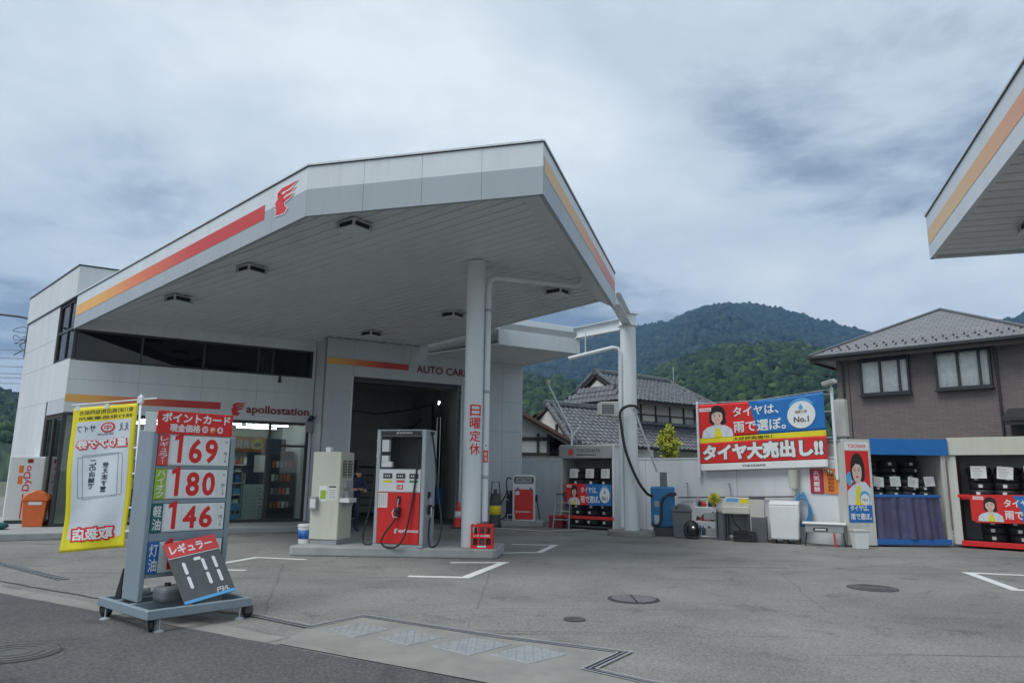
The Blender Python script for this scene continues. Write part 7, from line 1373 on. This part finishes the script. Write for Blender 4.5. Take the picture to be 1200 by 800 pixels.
def crowns(name, n, az, rad, hh, Rc, asp, m, BV_, BT_, jit, up):
    V_ = BV_[None]*(1+rng.normal(0, jit, (n, len(BV_), 1)))*Rc[:, None, None]; V_[:, :, 2] *= asp[:, None]; V_ += np.stack([np.sin(az)*rad, np.cos(az)*rad, hh+Rc*up], -1)[:, None, :]
    F_ = (BT_[None]+(np.arange(n)*len(BV_))[:, None, None]).reshape(-1, 3); me = bpy.data.meshes.new(name); nv, nf = n*len(BV_), len(F_); me.vertices.add(nv); me.vertices.foreach_set('co', V_.reshape(-1).astype(np.float32)); me.loops.add(nf*3); me.loops.foreach_set('vertex_index', F_.ravel().astype(np.int32)); me.polygons.add(nf); me.polygons.foreach_set('loop_start', np.arange(0, nf*3, 3, dtype=np.int32)); me.update(calc_edges=True); me.validate()
    at = me.attributes.new('tone', 'FLOAT', 'POINT'); tn = np.clip(rng.normal(0.5, 0.28, n)[:, None]+rng.normal(0, 0.06, (n, len(BV_))), 0, 1); at.data.foreach_set('value', tn.ravel().astype(np.float32)); me.materials.append(M[m]); return tag(link(bpy.data.objects.new(name, me)), kind='stuff')
# spiky cedars among the broadleaf crowns, and crowns on the far mountain
ck = 9; CV = np.array([(0, 0, 1.0)]+[(math.cos(2*math.pi*i/ck)*0.30*(1 if i % 2 else 0.72), math.sin(2*math.pi*i/ck)*0.30*(1 if i % 2 else 0.72), 0.35) for i in range(ck)]+[(math.cos(2*math.pi*i/ck+0.2)*0.5*(1 if i % 2 else 0.7), math.sin(2*math.pi*i/ck+0.2)*0.5*(1 if i % 2 else 0.7), -0.5) for i in range(ck)])
CT = np.array([(0, 1+i, 1+(i+1) % ck) for i in range(ck)]+[(1+i, 1+ck+i, 1+ck+(i+1) % ck) for i in range(ck)]+[(1+i, 1+ck+(i+1) % ck, 1+(i+1) % ck) for i in range(ck)])
n = 500; az = np.radians(rng.uniform(-5, 41, n)); rad = np.sqrt(rng.uniform(140**2, 345**2, n)); keep = fnoise(np.sin(az)*rad, np.cos(az)*rad, 77, 2, 0.05) > 0.25; az, rad = az[keep], rad[keep]; n = len(az)
tag(crowns('cedar_canopy', n, az, rad, hz_(az, rad), rng.uniform(1.8, 3.0, n), rng.uniform(1.0, 1.4, n), 'forest', CV, CT, 0.10, 0.5), 'pointed dark cedars standing among the trees of the near hill', 'forest')
n = 15000; az = np.radians(rng.uniform(-4, 41, n)); rad = 950-np.abs(rng.normal(0, 190, n)); rad = np.clip(rad, 420, 950)
tag(crowns('mountain_canopy', n, az, rad, fz_(az, rad), rng.uniform(2.2, 5.2, n), rng.uniform(0.8, 1.5, n), 'far_forest', BV[:12], np.array(tri), 0.18, 0.35), 'distant blue green forest on the far mountain', 'forest')

# ------------------------------------------------------------------ air
hzm = bpy.data.materials.new('haze'); hzm.use_nodes = True; q = hzm.node_tree; q.nodes.remove(q.nodes['Principled BSDF']); pv = q.nodes.new('ShaderNodeVolumePrincipled'); pv.inputs['Density'].default_value = 0.00045; pv.inputs['Color'].default_value = (0.26, 0.50, 0.92, 1); pv.inputs['Anisotropy'].default_value = 0.1
q.links.new(pv.outputs[0], q.nodes['Material Output'].inputs['Volume']); M['haze'] = hzm
o = MB().box(-1500, 1500, -60, 1500, -1.5, 290).build('haze', 'haze'); tag(o, kind='stuff')
